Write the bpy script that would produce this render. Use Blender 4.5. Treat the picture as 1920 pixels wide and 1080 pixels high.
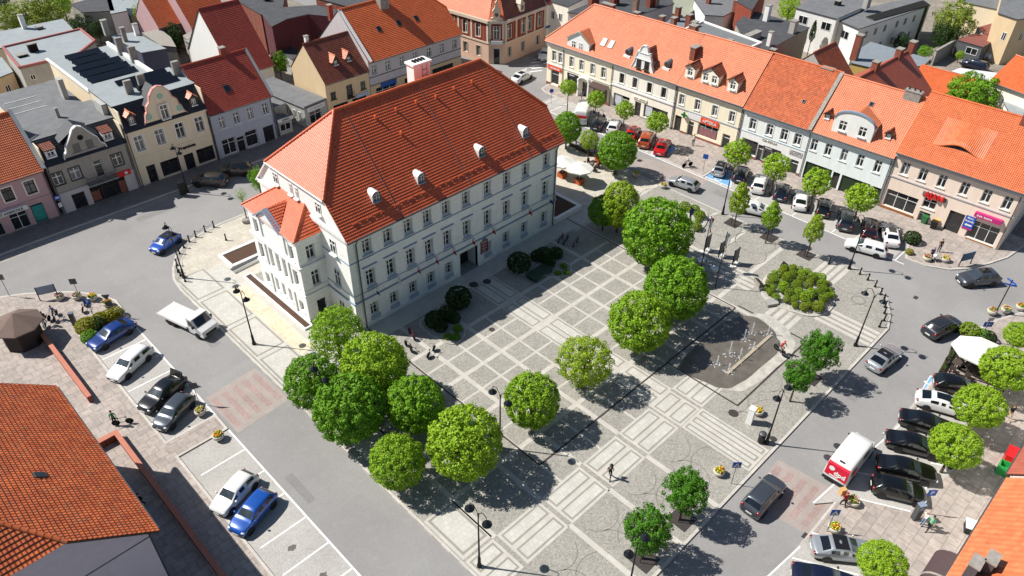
import bpy, math, random
import numpy as np
from mathutils import Vector, Matrix
for o in list(bpy.data.objects): bpy.data.objects.remove(o)
S = bpy.context.scene
COL = S.collection
R = math.radians
random.seed(11)
# ------------------------------------------------------------------ camera
CAM = Vector((-30.265, -50.753, 50.0))
FPX = 1418.58
def _cam():
    y, p, r = R(45.157), R(37.8535), R(0.8986)
    F = Vector((math.sin(y)*math.cos(p), math.cos(y)*math.cos(p), -math.sin(p)))
    X = Vector((math.cos(y), -math.sin(y), 0)); U = X.cross(F)
    X2 = math.cos(r)*X + math.sin(r)*U; U2 = -math.sin(r)*X + math.cos(r)*U
    return X2, U2, F
CX, CU, CF = _cam()
cd = bpy.data.cameras.new('camera'); cam = bpy.data.objects.new('camera', cd); COL.objects.link(cam)
cam.matrix_world = Matrix(((CX.x, CU.x, -CF.x, CAM.x), (CX.y, CU.y, -CF.y, CAM.y), (CX.z, CU.z, -CF.z, CAM.z), (0, 0, 0, 1)))
cd.sensor_width = 36; cd.lens = FPX/1920*36; cd.clip_end = 4000; cd.clip_start = 0.5
S.camera = cam
def P(x, y, z=0.0):
    "ground point (or point at height z) seen at photo pixel x, y: used to survey positions"
    d = CX*((x-960)/FPX) - CU*((y-540)/FPX) + CF
    t = (z-CAM.z)/d.z
    return CAM + d*t
def dist(p): return (Vector(p)-CAM).dot(CF)
# ------------------------------------------------------------------ light
SUN = Vector((-.54, .713, 1.0)).normalized()
EL = math.asin(SUN.z); AZ = math.atan2(SUN.x, SUN.y)
W = bpy.data.worlds.new('World'); S.world = W; W.use_nodes = True
nt = W.node_tree
sky = nt.nodes.new('ShaderNodeTexSky'); sky.sky_type = 'NISHITA'; sky.sun_disc = False
sky.sun_elevation = EL; sky.sun_rotation = AZ; sky.air_density = 1.0; sky.dust_density = 0.6; sky.ozone_density = 1.5
nt.links.new(sky.outputs[0], nt.nodes['Background'].inputs[0]); nt.nodes['Background'].inputs[1].default_value = 0.062
sd = bpy.data.lights.new('sun', 'SUN'); sd.energy = 5.0; sd.angle = R(0.5); sd.color = (1, .955, .89)
so = bpy.data.objects.new('sun', sd); COL.objects.link(so); so.location = (0, 0, 120)
so.rotation_euler = (-SUN).to_track_quat('-Z', 'Y').to_euler()
S.view_settings.view_transform = 'Standard'; S.view_settings.look = 'None'; S.view_settings.exposure = 0.48; S.view_settings.gamma = 1
S.cycles.max_bounces = 5; S.cycles.diffuse_bounces = 3; S.cycles.transparent_max_bounces = 6
# ------------------------------------------------------------------ materials
MATS = {}
def srgb(h):
    h = h.lstrip('#'); c = [int(h[i:i+2], 16)/255 for i in (0, 2, 4)]
    return tuple((x/12.92 if x <= .04045 else ((x+.055)/1.055)**2.4) for x in c)
def mat(name, col, rough=.7, metal=0., var=.12, scale=1.5, bump=0., bscale=20, spec=.4, coat=0., emis=0., stretch=1.):
    if name in MATS: return MATS[name]
    if isinstance(col, str): col = srgb(col)
    m = bpy.data.materials.new(name); m.use_nodes = True; n = m.node_tree.nodes; l = m.node_tree.links
    b = n['Principled BSDF']; b.inputs['Roughness'].default_value = rough; b.inputs['Metallic'].default_value = metal
    b.inputs['Specular IOR Level'].default_value = spec; b.inputs['Coat Weight'].default_value = coat; b.inputs['Coat Roughness'].default_value = .05
    b.inputs['Base Color'].default_value = (*col, 1)
    if emis: b.inputs['Emission Color'].default_value = (*col, 1); b.inputs['Emission Strength'].default_value = emis
    if var or bump:
        tc = n.new('ShaderNodeTexCoord'); 
        if var:
            t = n.new('ShaderNodeTexNoise'); t.inputs['Scale'].default_value = scale; t.inputs['Detail'].default_value = 6; t.inputs['Roughness'].default_value = .65
            mp = n.new('ShaderNodeMapping'); mp.inputs['Scale'].default_value = (1, 1, stretch); l.new(tc.outputs['Object'], mp.inputs[0]); l.new(mp.outputs[0], t.inputs['Vector'])
            mr = n.new('ShaderNodeMapRange'); mr.inputs[1].default_value = .25; mr.inputs[2].default_value = .75
            mr.inputs[3].default_value = 1-var; mr.inputs[4].default_value = 1+var; l.new(t.outputs[0], mr.inputs[0])
            mx = n.new('ShaderNodeVectorMath'); mx.operation = 'SCALE'; mx.inputs[0].default_value = col
            l.new(mr.outputs[0], mx.inputs['Scale']); l.new(mx.outputs[0], b.inputs['Base Color'])
        if bump:
            t2 = n.new('ShaderNodeTexNoise'); t2.inputs['Scale'].default_value = bscale; t2.inputs['Detail'].default_value = 4
            l.new(tc.outputs['Object'], t2.inputs['Vector'])
            bp = n.new('ShaderNodeBump'); bp.inputs['Strength'].default_value = bump; bp.inputs['Distance'].default_value = .05
            l.new(t2.outputs[0], bp.inputs['Height']); l.new(bp.outputs[0], b.inputs['Normal'])
    MATS[name] = m; return m
def ramp(n, t, stops):
    r = n.new('ShaderNodeValToRGB'); e = r.color_ramp.elements
    while len(e) > 1: e.remove(e[0])
    e[0].position = stops[0][0]; e[0].color = (*stops[0][1], 1)
    for p, c in stops[1:]:
        k = e.new(p); k.color = (*c, 1)
    return r
def tilemat(name, c1, c2, stain=None, stain_amt=.0, tw=.24, th=.36, rib=.5, var=.15, sscale=.5):
    "roof tiles: UV in metres, u along the eave, v up the slope; ribs, per-tile tone and weathering"
    if name in MATS: return MATS[name]
    c1 = srgb(c1); c2 = srgb(c2)
    m = bpy.data.materials.new(name); m.use_nodes = True; n = m.node_tree.nodes; l = m.node_tree.links
    b = n['Principled BSDF']; b.inputs['Roughness'].default_value = .43; b.inputs['Specular IOR Level'].default_value = .5
    uv = n.new('ShaderNodeUVMap')
    br = n.new('ShaderNodeTexBrick'); br.inputs['Scale'].default_value = 1; br.inputs['Brick Width'].default_value = tw; br.inputs['Row Height'].default_value = th
    br.inputs['Mortar Size'].default_value = 0.0; br.inputs['Color1'].default_value = (*c1, 1); br.inputs['Color2'].default_value = (*c2, 1)
    br.offset = 0
    l.new(uv.outputs[0], br.inputs['Vector'])
    geo = n.new('ShaderNodeTexCoord'); t = n.new('ShaderNodeTexNoise'); t.inputs['Scale'].default_value = sscale; t.inputs['Detail'].default_value = 8; t.inputs['Roughness'].default_value = .7
    l.new(geo.outputs['Object'], t.inputs['Vector'])
    mr = n.new('ShaderNodeMapRange'); mr.inputs[1].default_value = .3; mr.inputs[2].default_value = .7; mr.inputs[3].default_value = 1-var; mr.inputs[4].default_value = 1+var
    l.new(t.outputs[0], mr.inputs[0])
    mx = n.new('ShaderNodeVectorMath'); mx.operation = 'SCALE'; l.new(br.outputs[0], mx.inputs[0]); l.new(mr.outputs[0], mx.inputs['Scale'])
    out = mx.outputs[0]
    if stain:
        t2 = n.new('ShaderNodeTexNoise'); t2.inputs['Scale'].default_value = sscale*2.3; t2.inputs['Detail'].default_value = 9; t2.inputs['Roughness'].default_value = .75
        l.new(geo.outputs['Object'], t2.inputs['Vector'])
        m2 = n.new('ShaderNodeMapRange'); m2.inputs[1].default_value = .52; m2.inputs[2].default_value = .72; m2.inputs[3].default_value = 0; m2.inputs[4].default_value = stain_amt
        l.new(t2.outputs[0], m2.inputs[0])
        mm = n.new('ShaderNodeMix'); mm.data_type = 'RGBA'; l.new(m2.outputs[0], mm.inputs[0]); l.new(out, mm.inputs[6]); mm.inputs[7].default_value = (*srgb(stain), 1); out = mm.outputs[2]
    l.new(out, b.inputs['Base Color'])
    sx = n.new('ShaderNodeSeparateXYZ'); l.new(uv.outputs[0], sx.inputs[0])
    mu = n.new('ShaderNodeMath'); mu.operation = 'MULTIPLY'; mu.inputs[1].default_value = 2*math.pi/tw; l.new(sx.outputs[0], mu.inputs[0])
    sn = n.new('ShaderNodeMath'); sn.operation = 'SINE'; l.new(mu.outputs[0], sn.inputs[0])
    bp = n.new('ShaderNodeBump'); bp.inputs['Strength'].default_value = rib; bp.inputs['Distance'].default_value = .03
    l.new(sn.outputs[0], bp.inputs['Height']); l.new(bp.outputs[0], b.inputs['Normal'])
    MATS[name] = m; return m
def pavemat(name, c1, c2, mortar, bw, bh, ms=.012, rough=.85, var=.12, vs=.35, coord='Position', rot=0., fine=0., fs=9., stain=None, samt=0.):
    "slab paving or brickwork laid out in metres on the ground"
    if name in MATS: return MATS[name]
    m = bpy.data.materials.new(name); m.use_nodes = True; n = m.node_tree.nodes; l = m.node_tree.links
    b = n['Principled BSDF']; b.inputs['Roughness'].default_value = rough; b.inputs['Specular IOR Level'].default_value = .25
    g = n.new('ShaderNodeNewGeometry'); mp = n.new('ShaderNodeMapping'); mp.inputs['Rotation'].default_value = (0, 0, R(rot)); l.new(g.outputs['Position'], mp.inputs[0])
    br = n.new('ShaderNodeTexBrick'); br.inputs['Scale'].default_value = 1; br.inputs['Brick Width'].default_value = bw; br.inputs['Row Height'].default_value = bh
    br.inputs['Mortar Size'].default_value = ms; br.inputs['Mortar Smooth'].default_value = .3
    for k, c in (('Color1', c1), ('Color2', c2), ('Mortar', mortar)): br.inputs[k].default_value = (*srgb(c), 1)
    l.new(mp.outputs[0], br.inputs['Vector'])
    t = n.new('ShaderNodeTexNoise'); t.inputs['Scale'].default_value = vs; t.inputs['Detail'].default_value = 7; t.inputs['Roughness'].default_value = .6; l.new(g.outputs['Position'], t.inputs['Vector'])
    mr = n.new('ShaderNodeMapRange'); mr.inputs[1].default_value = .3; mr.inputs[2].default_value = .7; mr.inputs[3].default_value = 1-var; mr.inputs[4].default_value = 1+var; l.new(t.outputs[0], mr.inputs[0])
    mx = n.new('ShaderNodeVectorMath'); mx.operation = 'SCALE'; l.new(br.outputs[0], mx.inputs[0]); l.new(mr.outputs[0], mx.inputs['Scale']); out = mx.outputs[0]
    if fine:
        t2 = n.new('ShaderNodeTexVoronoi'); t2.inputs['Scale'].default_value = fs; l.new(g.outputs['Position'], t2.inputs['Vector'])
        sx = n.new('ShaderNodeSeparateXYZ'); l.new(t2.outputs['Color'], sx.inputs[0])
        m2 = n.new('ShaderNodeMapRange'); m2.inputs[3].default_value = 1-fine; m2.inputs[4].default_value = 1+fine; l.new(sx.outputs[0], m2.inputs[0])
        mx2 = n.new('ShaderNodeVectorMath'); mx2.operation = 'SCALE'; l.new(out, mx2.inputs[0]); l.new(m2.outputs[0], mx2.inputs['Scale']); out = mx2.outputs[0]
    if stain:
        t3 = n.new('ShaderNodeTexNoise'); t3.inputs['Scale'].default_value = .9; t3.inputs['Detail'].default_value = 9; t3.inputs['Roughness'].default_value = .7; l.new(g.outputs['Position'], t3.inputs['Vector'])
        m3 = n.new('ShaderNodeMapRange'); m3.inputs[1].default_value = .55; m3.inputs[2].default_value = .72; m3.inputs[3].default_value = 0; m3.inputs[4].default_value = samt; l.new(t3.outputs[0], m3.inputs[0])
        mm = n.new('ShaderNodeMix'); mm.data_type = 'RGBA'; l.new(m3.outputs[0], mm.inputs[0]); l.new(out, mm.inputs[6]); mm.inputs[7].default_value = (*srgb(stain), 1); out = mm.outputs[2]
    l.new(out, b.inputs['Base Color'])
    MATS[name] = m; return m
def leafmat(name, c1, c2):
    if name in MATS: return MATS[name]
    c1 = srgb(c1); c2 = srgb(c2)
    m = bpy.data.materials.new(name); m.use_nodes = True; n = m.node_tree.nodes; l = m.node_tree.links
    b = n['Principled BSDF']; b.inputs['Roughness'].default_value = .55; b.inputs['Specular IOR Level'].default_value = .25
    g = n.new('ShaderNodeNewGeometry'); mm = n.new('ShaderNodeMix'); mm.data_type = 'RGBA'
    l.new(g.outputs['Random Per Island'], mm.inputs[0]); mm.inputs[6].default_value = (*c1, 1); mm.inputs[7].default_value = (*c2, 1)
    l.new(mm.outputs[2], b.inputs['Base Color'])
    tr = n.new('ShaderNodeBsdfTranslucent'); l.new(mm.outputs[2], tr.inputs[0])
    ms = n.new('ShaderNodeMixShader'); ms.inputs[0].default_value = .3
    l.new(b.outputs[0], ms.inputs[1]); l.new(tr.outputs[0], ms.inputs[2]); l.new(ms.outputs[0], n['Material Output'].inputs[0])
    MATS[name] = m; return m
# ------------------------------------------------------------------ mesh builder
class MB:
    def __init__(s): s.v = []; s.f = []; s.mi = []; s.uv = []; s.mats = []; s.sm = []; s.T = None
    def m(s, mt):
        if mt not in s.mats: s.mats.append(mt)
        return s.mats.index(mt)
    def poly(s, pts, mt, uv=None, smooth=False):
        i = len(s.v)
        for p in pts:
            p = Vector(p)
            if s.T is not None: p = s.T @ p
            s.v.append(p)
        s.f.append(list(range(i, i+len(pts)))); s.mi.append(s.m(mt)); s.sm.append(smooth)
        s.uv.append(uv if uv else [(0, 0)]*len(pts))
    def mesh(s, vs, fs, mt, smooth=False):
        i = len(s.v)
        for p in vs:
            p = Vector(p); s.v.append(s.T @ p if s.T is not None else p)
        k = s.m(mt)
        for f in fs:
            s.f.append([i+q for q in f]); s.mi.append(k); s.sm.append(smooth); s.uv.append([(0, 0)]*len(f))
    def box(s, x0, y0, z0, x1, y1, z1, mt, top=None):
        if x0 > x1: x0, x1 = x1, x0
        if y0 > y1: y0, y1 = y1, y0
        if z0 > z1: z0, z1 = z1, z0
        vs = [(x0, y0, z0), (x1, y0, z0), (x1, y1, z0), (x0, y1, z0), (x0, y0, z1), (x1, y0, z1), (x1, y1, z1), (x0, y1, z1)]
        s.mesh(vs, [(0, 3, 2, 1), (0, 1, 5, 4), (1, 2, 6, 5), (2, 3, 7, 6), (3, 0, 4, 7)], mt)
        s.mesh(vs, [(4, 5, 6, 7)], top or mt)
    def cbox(s, c, sz, mt, rz=0., top=None):
        T0 = s.T; M = Matrix.Translation(c) @ Matrix.Rotation(rz, 4, 'Z'); s.T = M if T0 is None else T0 @ M
        a, b, h = sz; s.box(-a/2, -b/2, 0, a/2, b/2, h, mt, top); s.T = T0
    def prism(s, poly, z0, z1, mt, top=None, bottom=False):
        a = sum(poly[i][0]*poly[(i+1) % len(poly)][1]-poly[(i+1) % len(poly)][0]*poly[i][1] for i in range(len(poly)))
        if a < 0: poly = poly[::-1]
        n = len(poly)
        for i in range(n):
            p, q = poly[i], poly[(i+1) % n]
            s.poly([(p[0], p[1], z0), (q[0], q[1], z0), (q[0], q[1], z1), (p[0], p[1], z1)], mt)
        s.poly([(p[0], p[1], z1) for p in poly], top or mt)
        if bottom: s.poly([(p[0], p[1], z0) for p in poly[::-1]], mt)
    def prism_y(s, poly, y0, y1, mt, side=None):
        "polygon in x,z extruded in y"
        a = sum(poly[i][0]*poly[(i+1) % len(poly)][1]-poly[(i+1) % len(poly)][0]*poly[i][1] for i in range(len(poly)))
        if a < 0: poly = poly[::-1]
        n = len(poly)
        s.poly([(p[0], y0, p[1]) for p in poly], mt); s.poly([(p[0], y1, p[1]) for p in poly[::-1]], mt)
        for i in range(n):
            p, q = poly[i], poly[(i+1) % n]
            s.poly([(p[0], y0, p[1]), (p[0], y1, p[1]), (q[0], y1, q[1]), (q[0], y0, q[1])], side or mt)
    def tube(s, pts, r, mt, n=8, cap=True, smooth=True):
        pts = [Vector(p) for p in pts]; rr = r if isinstance(r, (list, tuple)) else [r]*len(pts)
        vs = []; fs = []
        for i, p in enumerate(pts):
            d = (pts[min(i+1, len(pts)-1)]-pts[max(i-1, 0)]).normalized()
            a = d.cross(Vector((0, 0, 1)) if abs(d.z) < .95 else Vector((1, 0, 0))).normalized(); b = d.cross(a)
            for k in range(n):
                t = 2*math.pi*k/n; vs.append(p+(a*math.cos(t)+b*math.sin(t))*rr[i])
        for i in range(len(pts)-1):
            for k in range(n):
                fs.append((i*n+k, i*n+(k+1) % n, (i+1)*n+(k+1) % n, (i+1)*n+k))
        s.mesh(vs, fs, mt, smooth)
        if cap:
            s.mesh(vs[:n], [tuple(range(n))], mt); s.mesh(vs[-n:], [tuple(range(n))[::-1]], mt)
    def lathe(s, prof, mt, c=(0, 0, 0), n=16, smooth=True, sx=1., sy=1., ph=0.):
        vs = []; fs = []; m = len(prof)
        for r, z in prof:
            for k in range(n):
                t = 2*math.pi*k/n+ph; vs.append((c[0]+r*sx*math.cos(t), c[1]+r*sy*math.sin(t), c[2]+z))
        for i in range(m-1):
            for k in range(n): fs.append((i*n+k, i*n+(k+1) % n, (i+1)*n+(k+1) % n, (i+1)*n+k))
        s.mesh(vs, fs, mt, smooth)
        if prof[0][0] > .001: s.mesh(vs[:n], [tuple(range(n))[::-1]], mt)
        if prof[-1][0] > .001: s.mesh(vs[-n:], [tuple(range(n))], mt)
    def ball(s, c, r, mt, n=12, m=7):
        rx, ry, rz = r if isinstance(r, (tuple, list)) else (r, r, r)
        prof = [(max(.0005, math.sin(math.pi*i/m)), -math.cos(math.pi*i/m)*rz) for i in range(m+1)]
        s.lathe(prof, mt, c, n, True, rx, ry)
    def data(s, name):
        me = bpy.data.meshes.new(name); me.from_pydata(s.v, [], s.f)
        for m in s.mats: me.materials.append(m)
        me.polygons.foreach_set('material_index', s.mi); me.polygons.foreach_set('use_smooth', s.sm)
        u = me.uv_layers.new(name='UVMap'); flat = []
        for q in s.uv:
            for a in q: flat.extend(a)
        u.data.foreach_set('uv', flat); me.update(); return me
    def build(s, name, parent=None, loc=(0, 0, 0), rz=0.):
        return link(name, s.data(name), parent, loc, rz)
def link(name, me, parent=None, loc=(0, 0, 0), rz=0.):
    o = bpy.data.objects.new(name, me); COL.objects.link(o); o.location = loc; o.rotation_euler = (0, 0, rz) if not isinstance(rz, tuple) else rz
    if parent: o.parent = parent
    return o
def tag(o, label=None, cat=None, group=None, kind=None):
    if label: o['label'] = label
    if cat: o['category'] = cat
    if group: o['group'] = group
    if kind: o['kind'] = kind
    return o
def thing(name, label, cat, loc=(0, 0, 0), rz=0., group=None):
    o = bpy.data.objects.new(name, None); COL.objects.link(o); o.location = loc; o.rotation_euler = (0, 0, rz); o.empty_display_size = .3
    return tag(o, label, cat, group)
def struct(name, mb, loc=(0, 0, 0)):
    return tag(mb.build(name, None, loc), kind='structure')
def copy_tree(o, parent=None):
    c = o.copy(); COL.objects.link(c)
    if parent: c.parent = parent
    for ch in list(o.children): copy_tree(ch, c)
    return c
_txt = {}
def text_mesh(s, size, mt, ext=.03, align='CENTER', bold=.0):
    k = (s, size, mt.name, ext, align, bold)
    if k in _txt: return _txt[k]
    cu = bpy.data.curves.new('lettering', 'FONT'); cu.body = s; cu.size = size; cu.extrude = ext; cu.align_x = align; cu.align_y = 'CENTER'; cu.offset = bold; cu.resolution_u = 3
    to = bpy.data.objects.new('t', cu); COL.objects.link(to); bpy.context.view_layer.update()
    me = bpy.data.meshes.new_from_object(to.evaluated_get(bpy.context.evaluated_depsgraph_get())); bpy.data.objects.remove(to)
    me.materials.clear(); me.materials.append(mt); _txt[k] = me; return me
def letters(s, size, mt, parent, loc, rot=(R(90), 0, 0), ext=.03, name='lettering', align='CENTER', bold=.01):
    return link(name, text_mesh(s, size, mt, ext, align, bold), parent, loc, tuple(rot))
# clip helpers for stepped roof courses
def clip(poly, a, b, c):   # keep a*u+b*v+c>=0
    out = []
    for i in range(len(poly)):
        p, q = poly[i], poly[(i+1) % len(poly)]; dp = a*p[0]+b*p[1]+c; dq = a*q[0]+b*q[1]+c
        if dp >= 0: out.append(p)
        if (dp >= 0) != (dq >= 0):
            t = dp/(dp-dq); out.append((p[0]+(q[0]-p[0])*t, p[1]+(q[1]-p[1])*t))
    return out
def slope(mb, pts, mt, course=.27, step=.042, under=None, thick=.12):
    "roof slope laid in real overlapping courses"
    pts = [Vector(p) for p in pts]; n = (pts[1]-pts[0]).cross(pts[2]-pts[0]).normalized()
    if n.z < 0: n = -n; pts = pts[::-1]
    h = Vector((0, 0, 1)).cross(n)
    h = h.normalized() if h.length > 1e-4 else Vector((1, 0, 0))
    w = n.cross(h); o = pts[0]
    uv = [((p-o).dot(h), (p-o).dot(w)) for p in pts]
    v0 = min(q[1] for q in uv); v1 = max(q[1] for q in uv); N = max(1, round((v1-v0)/course)); c = (v1-v0)/N
    for i in range(N):
        a = v0+i*c; b = a+c
        q = clip(clip(uv, 0, 1, -a), 0, -1, b)
        if len(q) < 3: continue
        off = lambda v: .02+step*(1-(v-a)/c)
        mb.poly([o+h*u+w*v+n*off(v) for u, v in q], mt, [(u, v-v0) for u, v in q])
        low = [p for p in q if abs(p[1]-a) < 1e-4]
        if len(low) >= 2:
            ua, ub = min(p[0] for p in low), max(p[0] for p in low)
            mb.poly([o+h*ua+w*a, o+h*ub+w*a, o+h*ub+w*a+n*(.02+step), o+h*ua+w*a+n*(.02+step)], mt, [(ua, a-v0)]*2+[(ub, a-v0)]*2)
    if under:
        k = len(pts)
        mb.poly([p-n*thick for p in pts[::-1]], under)
        for i in range(k):
            p, q = pts[i], pts[(i+1) % k]; mb.poly([p-n*thick, q-n*thick, q+n*.02, p+n*.02], under)
def ridge(mb, a, b, mt, r=.13):
    a, b = Vector(a), Vector(b); L = (b-a).length; k = max(2, int(L/.42))
    for i in range(k):
        p = a+(b-a)*(i/k); q = a+(b-a)*((i+1.08)/k)
        mb.tube([p, q], [r*1.12, r*.95], mt, 8)
# ------------------------------------------------------------------ ground, roads, paving
def pxp(*pts, z=0.): return [tuple(P(x, y, z)[:2]) for x, y in pts]
G_dirt = pavemat('courtyard_ground', '#8d857a', '#7d766d', '#6f685f', 3, 2.2, .02, .9, .25, .12, fine=.15, fs=3)
G_asph = pavemat('asphalt', '#8b8a88', '#888685', '#848382', 6, 4, .0, .85, .10, .12, fine=.07, fs=16, stain='#9a9792', samt=.45)
G_bay = pavemat('bay_asphalt', '#a8a5a0', '#a3a09b', '#99958f', 6, 4, .0, .9, .08, .3, fine=.14, fs=14, stain='#87837c', samt=.4)
G_pink = pavemat('concrete_slabs', '#a59a92', '#989089', '#857c75', .9, .9, .03, .85, .12, .45, fine=.12, fs=3, stain='#8b8079', samt=.4)
G_cob = pavemat('granite_setts', '#a3a098', '#96938b', '#7d7a73', .13, .13, .016, .85, .07, .3, fine=.19, fs=9, stain='#b3afa2', samt=.3)
G_band = pavemat('pale_granite', '#bab6ae', '#b1ada5', '#a29e96', .45, .9, .008, .7, .06, .6)
G_slab = pavemat('pale_slabs', '#bcbab2', '#b3b0a8', '#9f9c94', .42, .42, .012, .7, .07, .6, stain='#b5b0a0', samt=.3)
G_edge = pavemat('grey_edging', '#96938b', '#8f8c84', '#858279', .1, .1, .012, .85, .1, .6)
G_kerb = pavemat('kerb_stone', '#bdb8b0', '#b2ada5', '#98938b', 1.0, 1.0, .02, .8, .08, .6)
G_sand = pavemat('sandy_ground', '#cfc3ab', '#c6b99f', '#bdb096', 1.5, .7, .0, .95, .2, .8, fine=.12, fs=5, stain='#bfa37a', samt=.4)
G_white = mat('road_paint', '#d9d9d6', .7, var=.15, scale=4)
G_blue = mat('blue_paint', '#6d9fd0', .75, var=.14, scale=2)
G_red = pavemat('red_paving', '#9f8b85', '#97837d', '#8d7b75', .2, .1, .01, .85, .12, .6, fine=.1)
G_pinkl = pavemat('pinkish_paving', '#a0968f', '#988e88', '#8e857f', .2, .1, .01, .85, .10, .6)
G_drain = mat('drain_grate', '#3c3431', .6, var=.2, scale=6)
G_soil = mat('bark_mulch', '#4e3a2e', .95, var=.45, scale=9, bump=.6, bscale=14)
G_arc = mat('dark_sett_line', '#77736c', .85, var=.15, scale=4)
G_steel = mat('cast_iron', '#4a4543', .6, metal=.4, var=.3, scale=8)
g = MB(); g.poly([(-1800, -1800, -.03), (1800, -1800, -.03), (1800, 1800, -.03), (-1800, 1800, -.03)], G_dirt); struct('ground', g)
r = MB()
r.poly([(-62, -70, 0), (62, -70, 0), (62, 44, 0), (-62, 44, 0)], G_asph)
r.poly([(51, 44, .0), (56, 44, .0), (57, 110, .0), (51, 110, .0)], G_asph); r.poly([(62, 30.5, 0), (110, 30.5, 0), (110, 40, 0), (62, 40, 0)], G_asph)
r.poly([(62, -70, 0), (125, -70, 0), (125, -41, 0), (62, -41, 0)], G_asph)
struct('road', r)
def sheet(mb, pts, z, mt): mb.poly([(p[0], p[1], z) for p in pts], mt)
def rect(mb, x0, y0, x1, y1, z, mt): mb.poly([(x0, y0, z), (x1, y0, z), (x1, y1, z), (x0, y1, z)], mt)
def line(mb, p, q, w, z, mt):
    p = Vector(p[:2]); q = Vector(q[:2]); d = (q-p).normalized(); n = Vector((-d.y, d.x))*w/2
    sheet(mb, [p+n, p-n, q-n, q+n], z, mt)
def arc(mb, c, r, a0, a1, w, z, mt, n=24):
    for i in range(n):
        t = R(a0+(a1-a0)*i/n); u = R(a0+(a1-a0)*(i+1)/n)
        mb.poly([(c[0]+(r-w)*math.cos(t), c[1]+(r-w)*math.sin(t), z), (c[0]+r*math.cos(t), c[1]+r*math.sin(t), z), (c[0]+r*math.cos(u), c[1]+r*math.sin(u), z), (c[0]+(r-w)*math.cos(u), c[1]+(r-w)*math.sin(u), z)], mt)
def kerbed(name, poly, z, mt, kw=.22):
    a = sum(poly[i][0]*poly[(i+1) % len(poly)][1]-poly[(i+1) % len(poly)][0]*poly[i][1] for i in range(len(poly)))
    if a < 0: poly = poly[::-1]
    mb = MB(); n = len(poly); mb.prism(poly, -.02, z, G_kerb, mt)
    inn = []
    for i in range(n):
        p0, p, p1 = Vector(poly[i-1]), Vector(poly[i]), Vector(poly[(i+1) % n])
        d0 = (p-p0).normalized(); d1 = (p1-p).normalized(); n0 = Vector((-d0.y, d0.x)); n1 = Vector((-d1.y, d1.x)); b = (n0+n1).normalized()
        inn.append(p+b*kw/max(.4, b.dot(n0)))
    for i in range(n):
        j = (i+1) % n; mb.poly([(*poly[i], z+.004), (*poly[j], z+.004), (*inn[j], z+.004), (*inn[i], z+.004)], G_kerb)
    return struct(name, mb)
KZ = .12
plaza = [(-10.5, -36.9), (38.2, -36.7), (40.5, -35.9), (42.8, -34.6), (44.9, -32.4), (45.8, -30.2), (45.6, -28.6), (45.0, -26.5), (44.8, 18), (43.5, 22.5), (40.5, 26), (36, 27.6), (2.3, 27.7), (-1.3, 27.7), (-4.2, 27.2), (-6.3, 26.4), (-8.0, 25), (-9.4, 22.8), (-10.2, 20.9), (-10.5, 18.5)]
kerbed('plaza_paving', plaza, KZ, G_cob)
# --- bands of the plaza
b = MB(); Z1 = KZ+.005; Z2 = KZ+.009; Z3 = KZ+.013
def xb(y, x0, x1, w=.45, z=Z1): rect(b, x0, y-w/2, x1, y+w/2, z, G_band)
def yb(x, y0, y1, w=.45, z=Z2): rect(b, x-w/2, y0, x+w/2, y1, z, G_band)
rect(b, -4.8, -2.4, 33.5, -.1, Z1, G_slab)               # walk along the town hall
for y in (-6.95, -11.9, -16.7, -21.6):
    xb(y, -7.2, 29.7)
for y in (-9.4, -14.3, -19.1): xb(y, -7.2, 29.7, .24)
for x in (-7.2, -2.3, 2.62, 7.5, 20, 24.9, 29.8): yb(x, -26.4, -2.4)
for x in (.2, 5.1, 9.85, 17.7, 22.3, 27.3): yb(x, -26.4, -6.95, .24)
for x in (-2.35, 2.4, 7.3): yb(x, -36.6, -29.6)
# the two pale paths with grey edging
def stripes_x(x0, x1, y0, y1, ny, gap=.16):
    rect(b, x0, y0, x1, y1, Z2, G_band); h = (y1-y0)/ny
    for i in range(ny):
        a, c = y0+i*h+.22, y0+(i+1)*h-.22
        rect(b, x0+.22, a, x1-.22, c, Z2+.004, G_edge); rect(b, x0+.22+gap, a+gap, x1-.22-gap, c-gap, Z2+.008, G_slab)
def stripes_y(x0, x1, y0, y1, nx, gap=.16):
    rect(b, x0, y0, x1, y1, Z2, G_band); h = (x1-x0)/nx
    for i in range(nx):
        a, c = x0+i*h+.2, x0+(i+1)*h-.2
        rect(b, a, y0+.22, c, y1-.22, Z2+.004, G_edge); rect(b, a+gap, y0+.22+gap, c-gap, y1-.22-gap, Z2+.008, G_slab)
for y0, y1 in ((-36.5, -29.75), (-26.4, -21.8), (-21.4, -16.9), (-16.5, -12.1), (-11.7, -7.2), (-6.8, -2.5)): stripes_y(12.05, 15.25, y0, y1, 2 if y0 != -36.5 else 3)
for x0, x1 in ((-10.2, -7.4), (-7.0, -2.5), (-2.1, 2.4), (2.8, 7.1), (7.5, 11.8), (12.05, 15.0), (15.3, 19.0)): stripes_x(x0, x1, -29.7, -26.4, 2)
rect(b, -10.2, -26.2, -7.3, -21.6, Z2, G_band); rect(b, -9.95, -25.9, -7.5, -21.8, Z2+.004, G_edge); rect(b, -9.75, -25.7, -7.7, -22, Z2+.008, G_slab)
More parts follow.
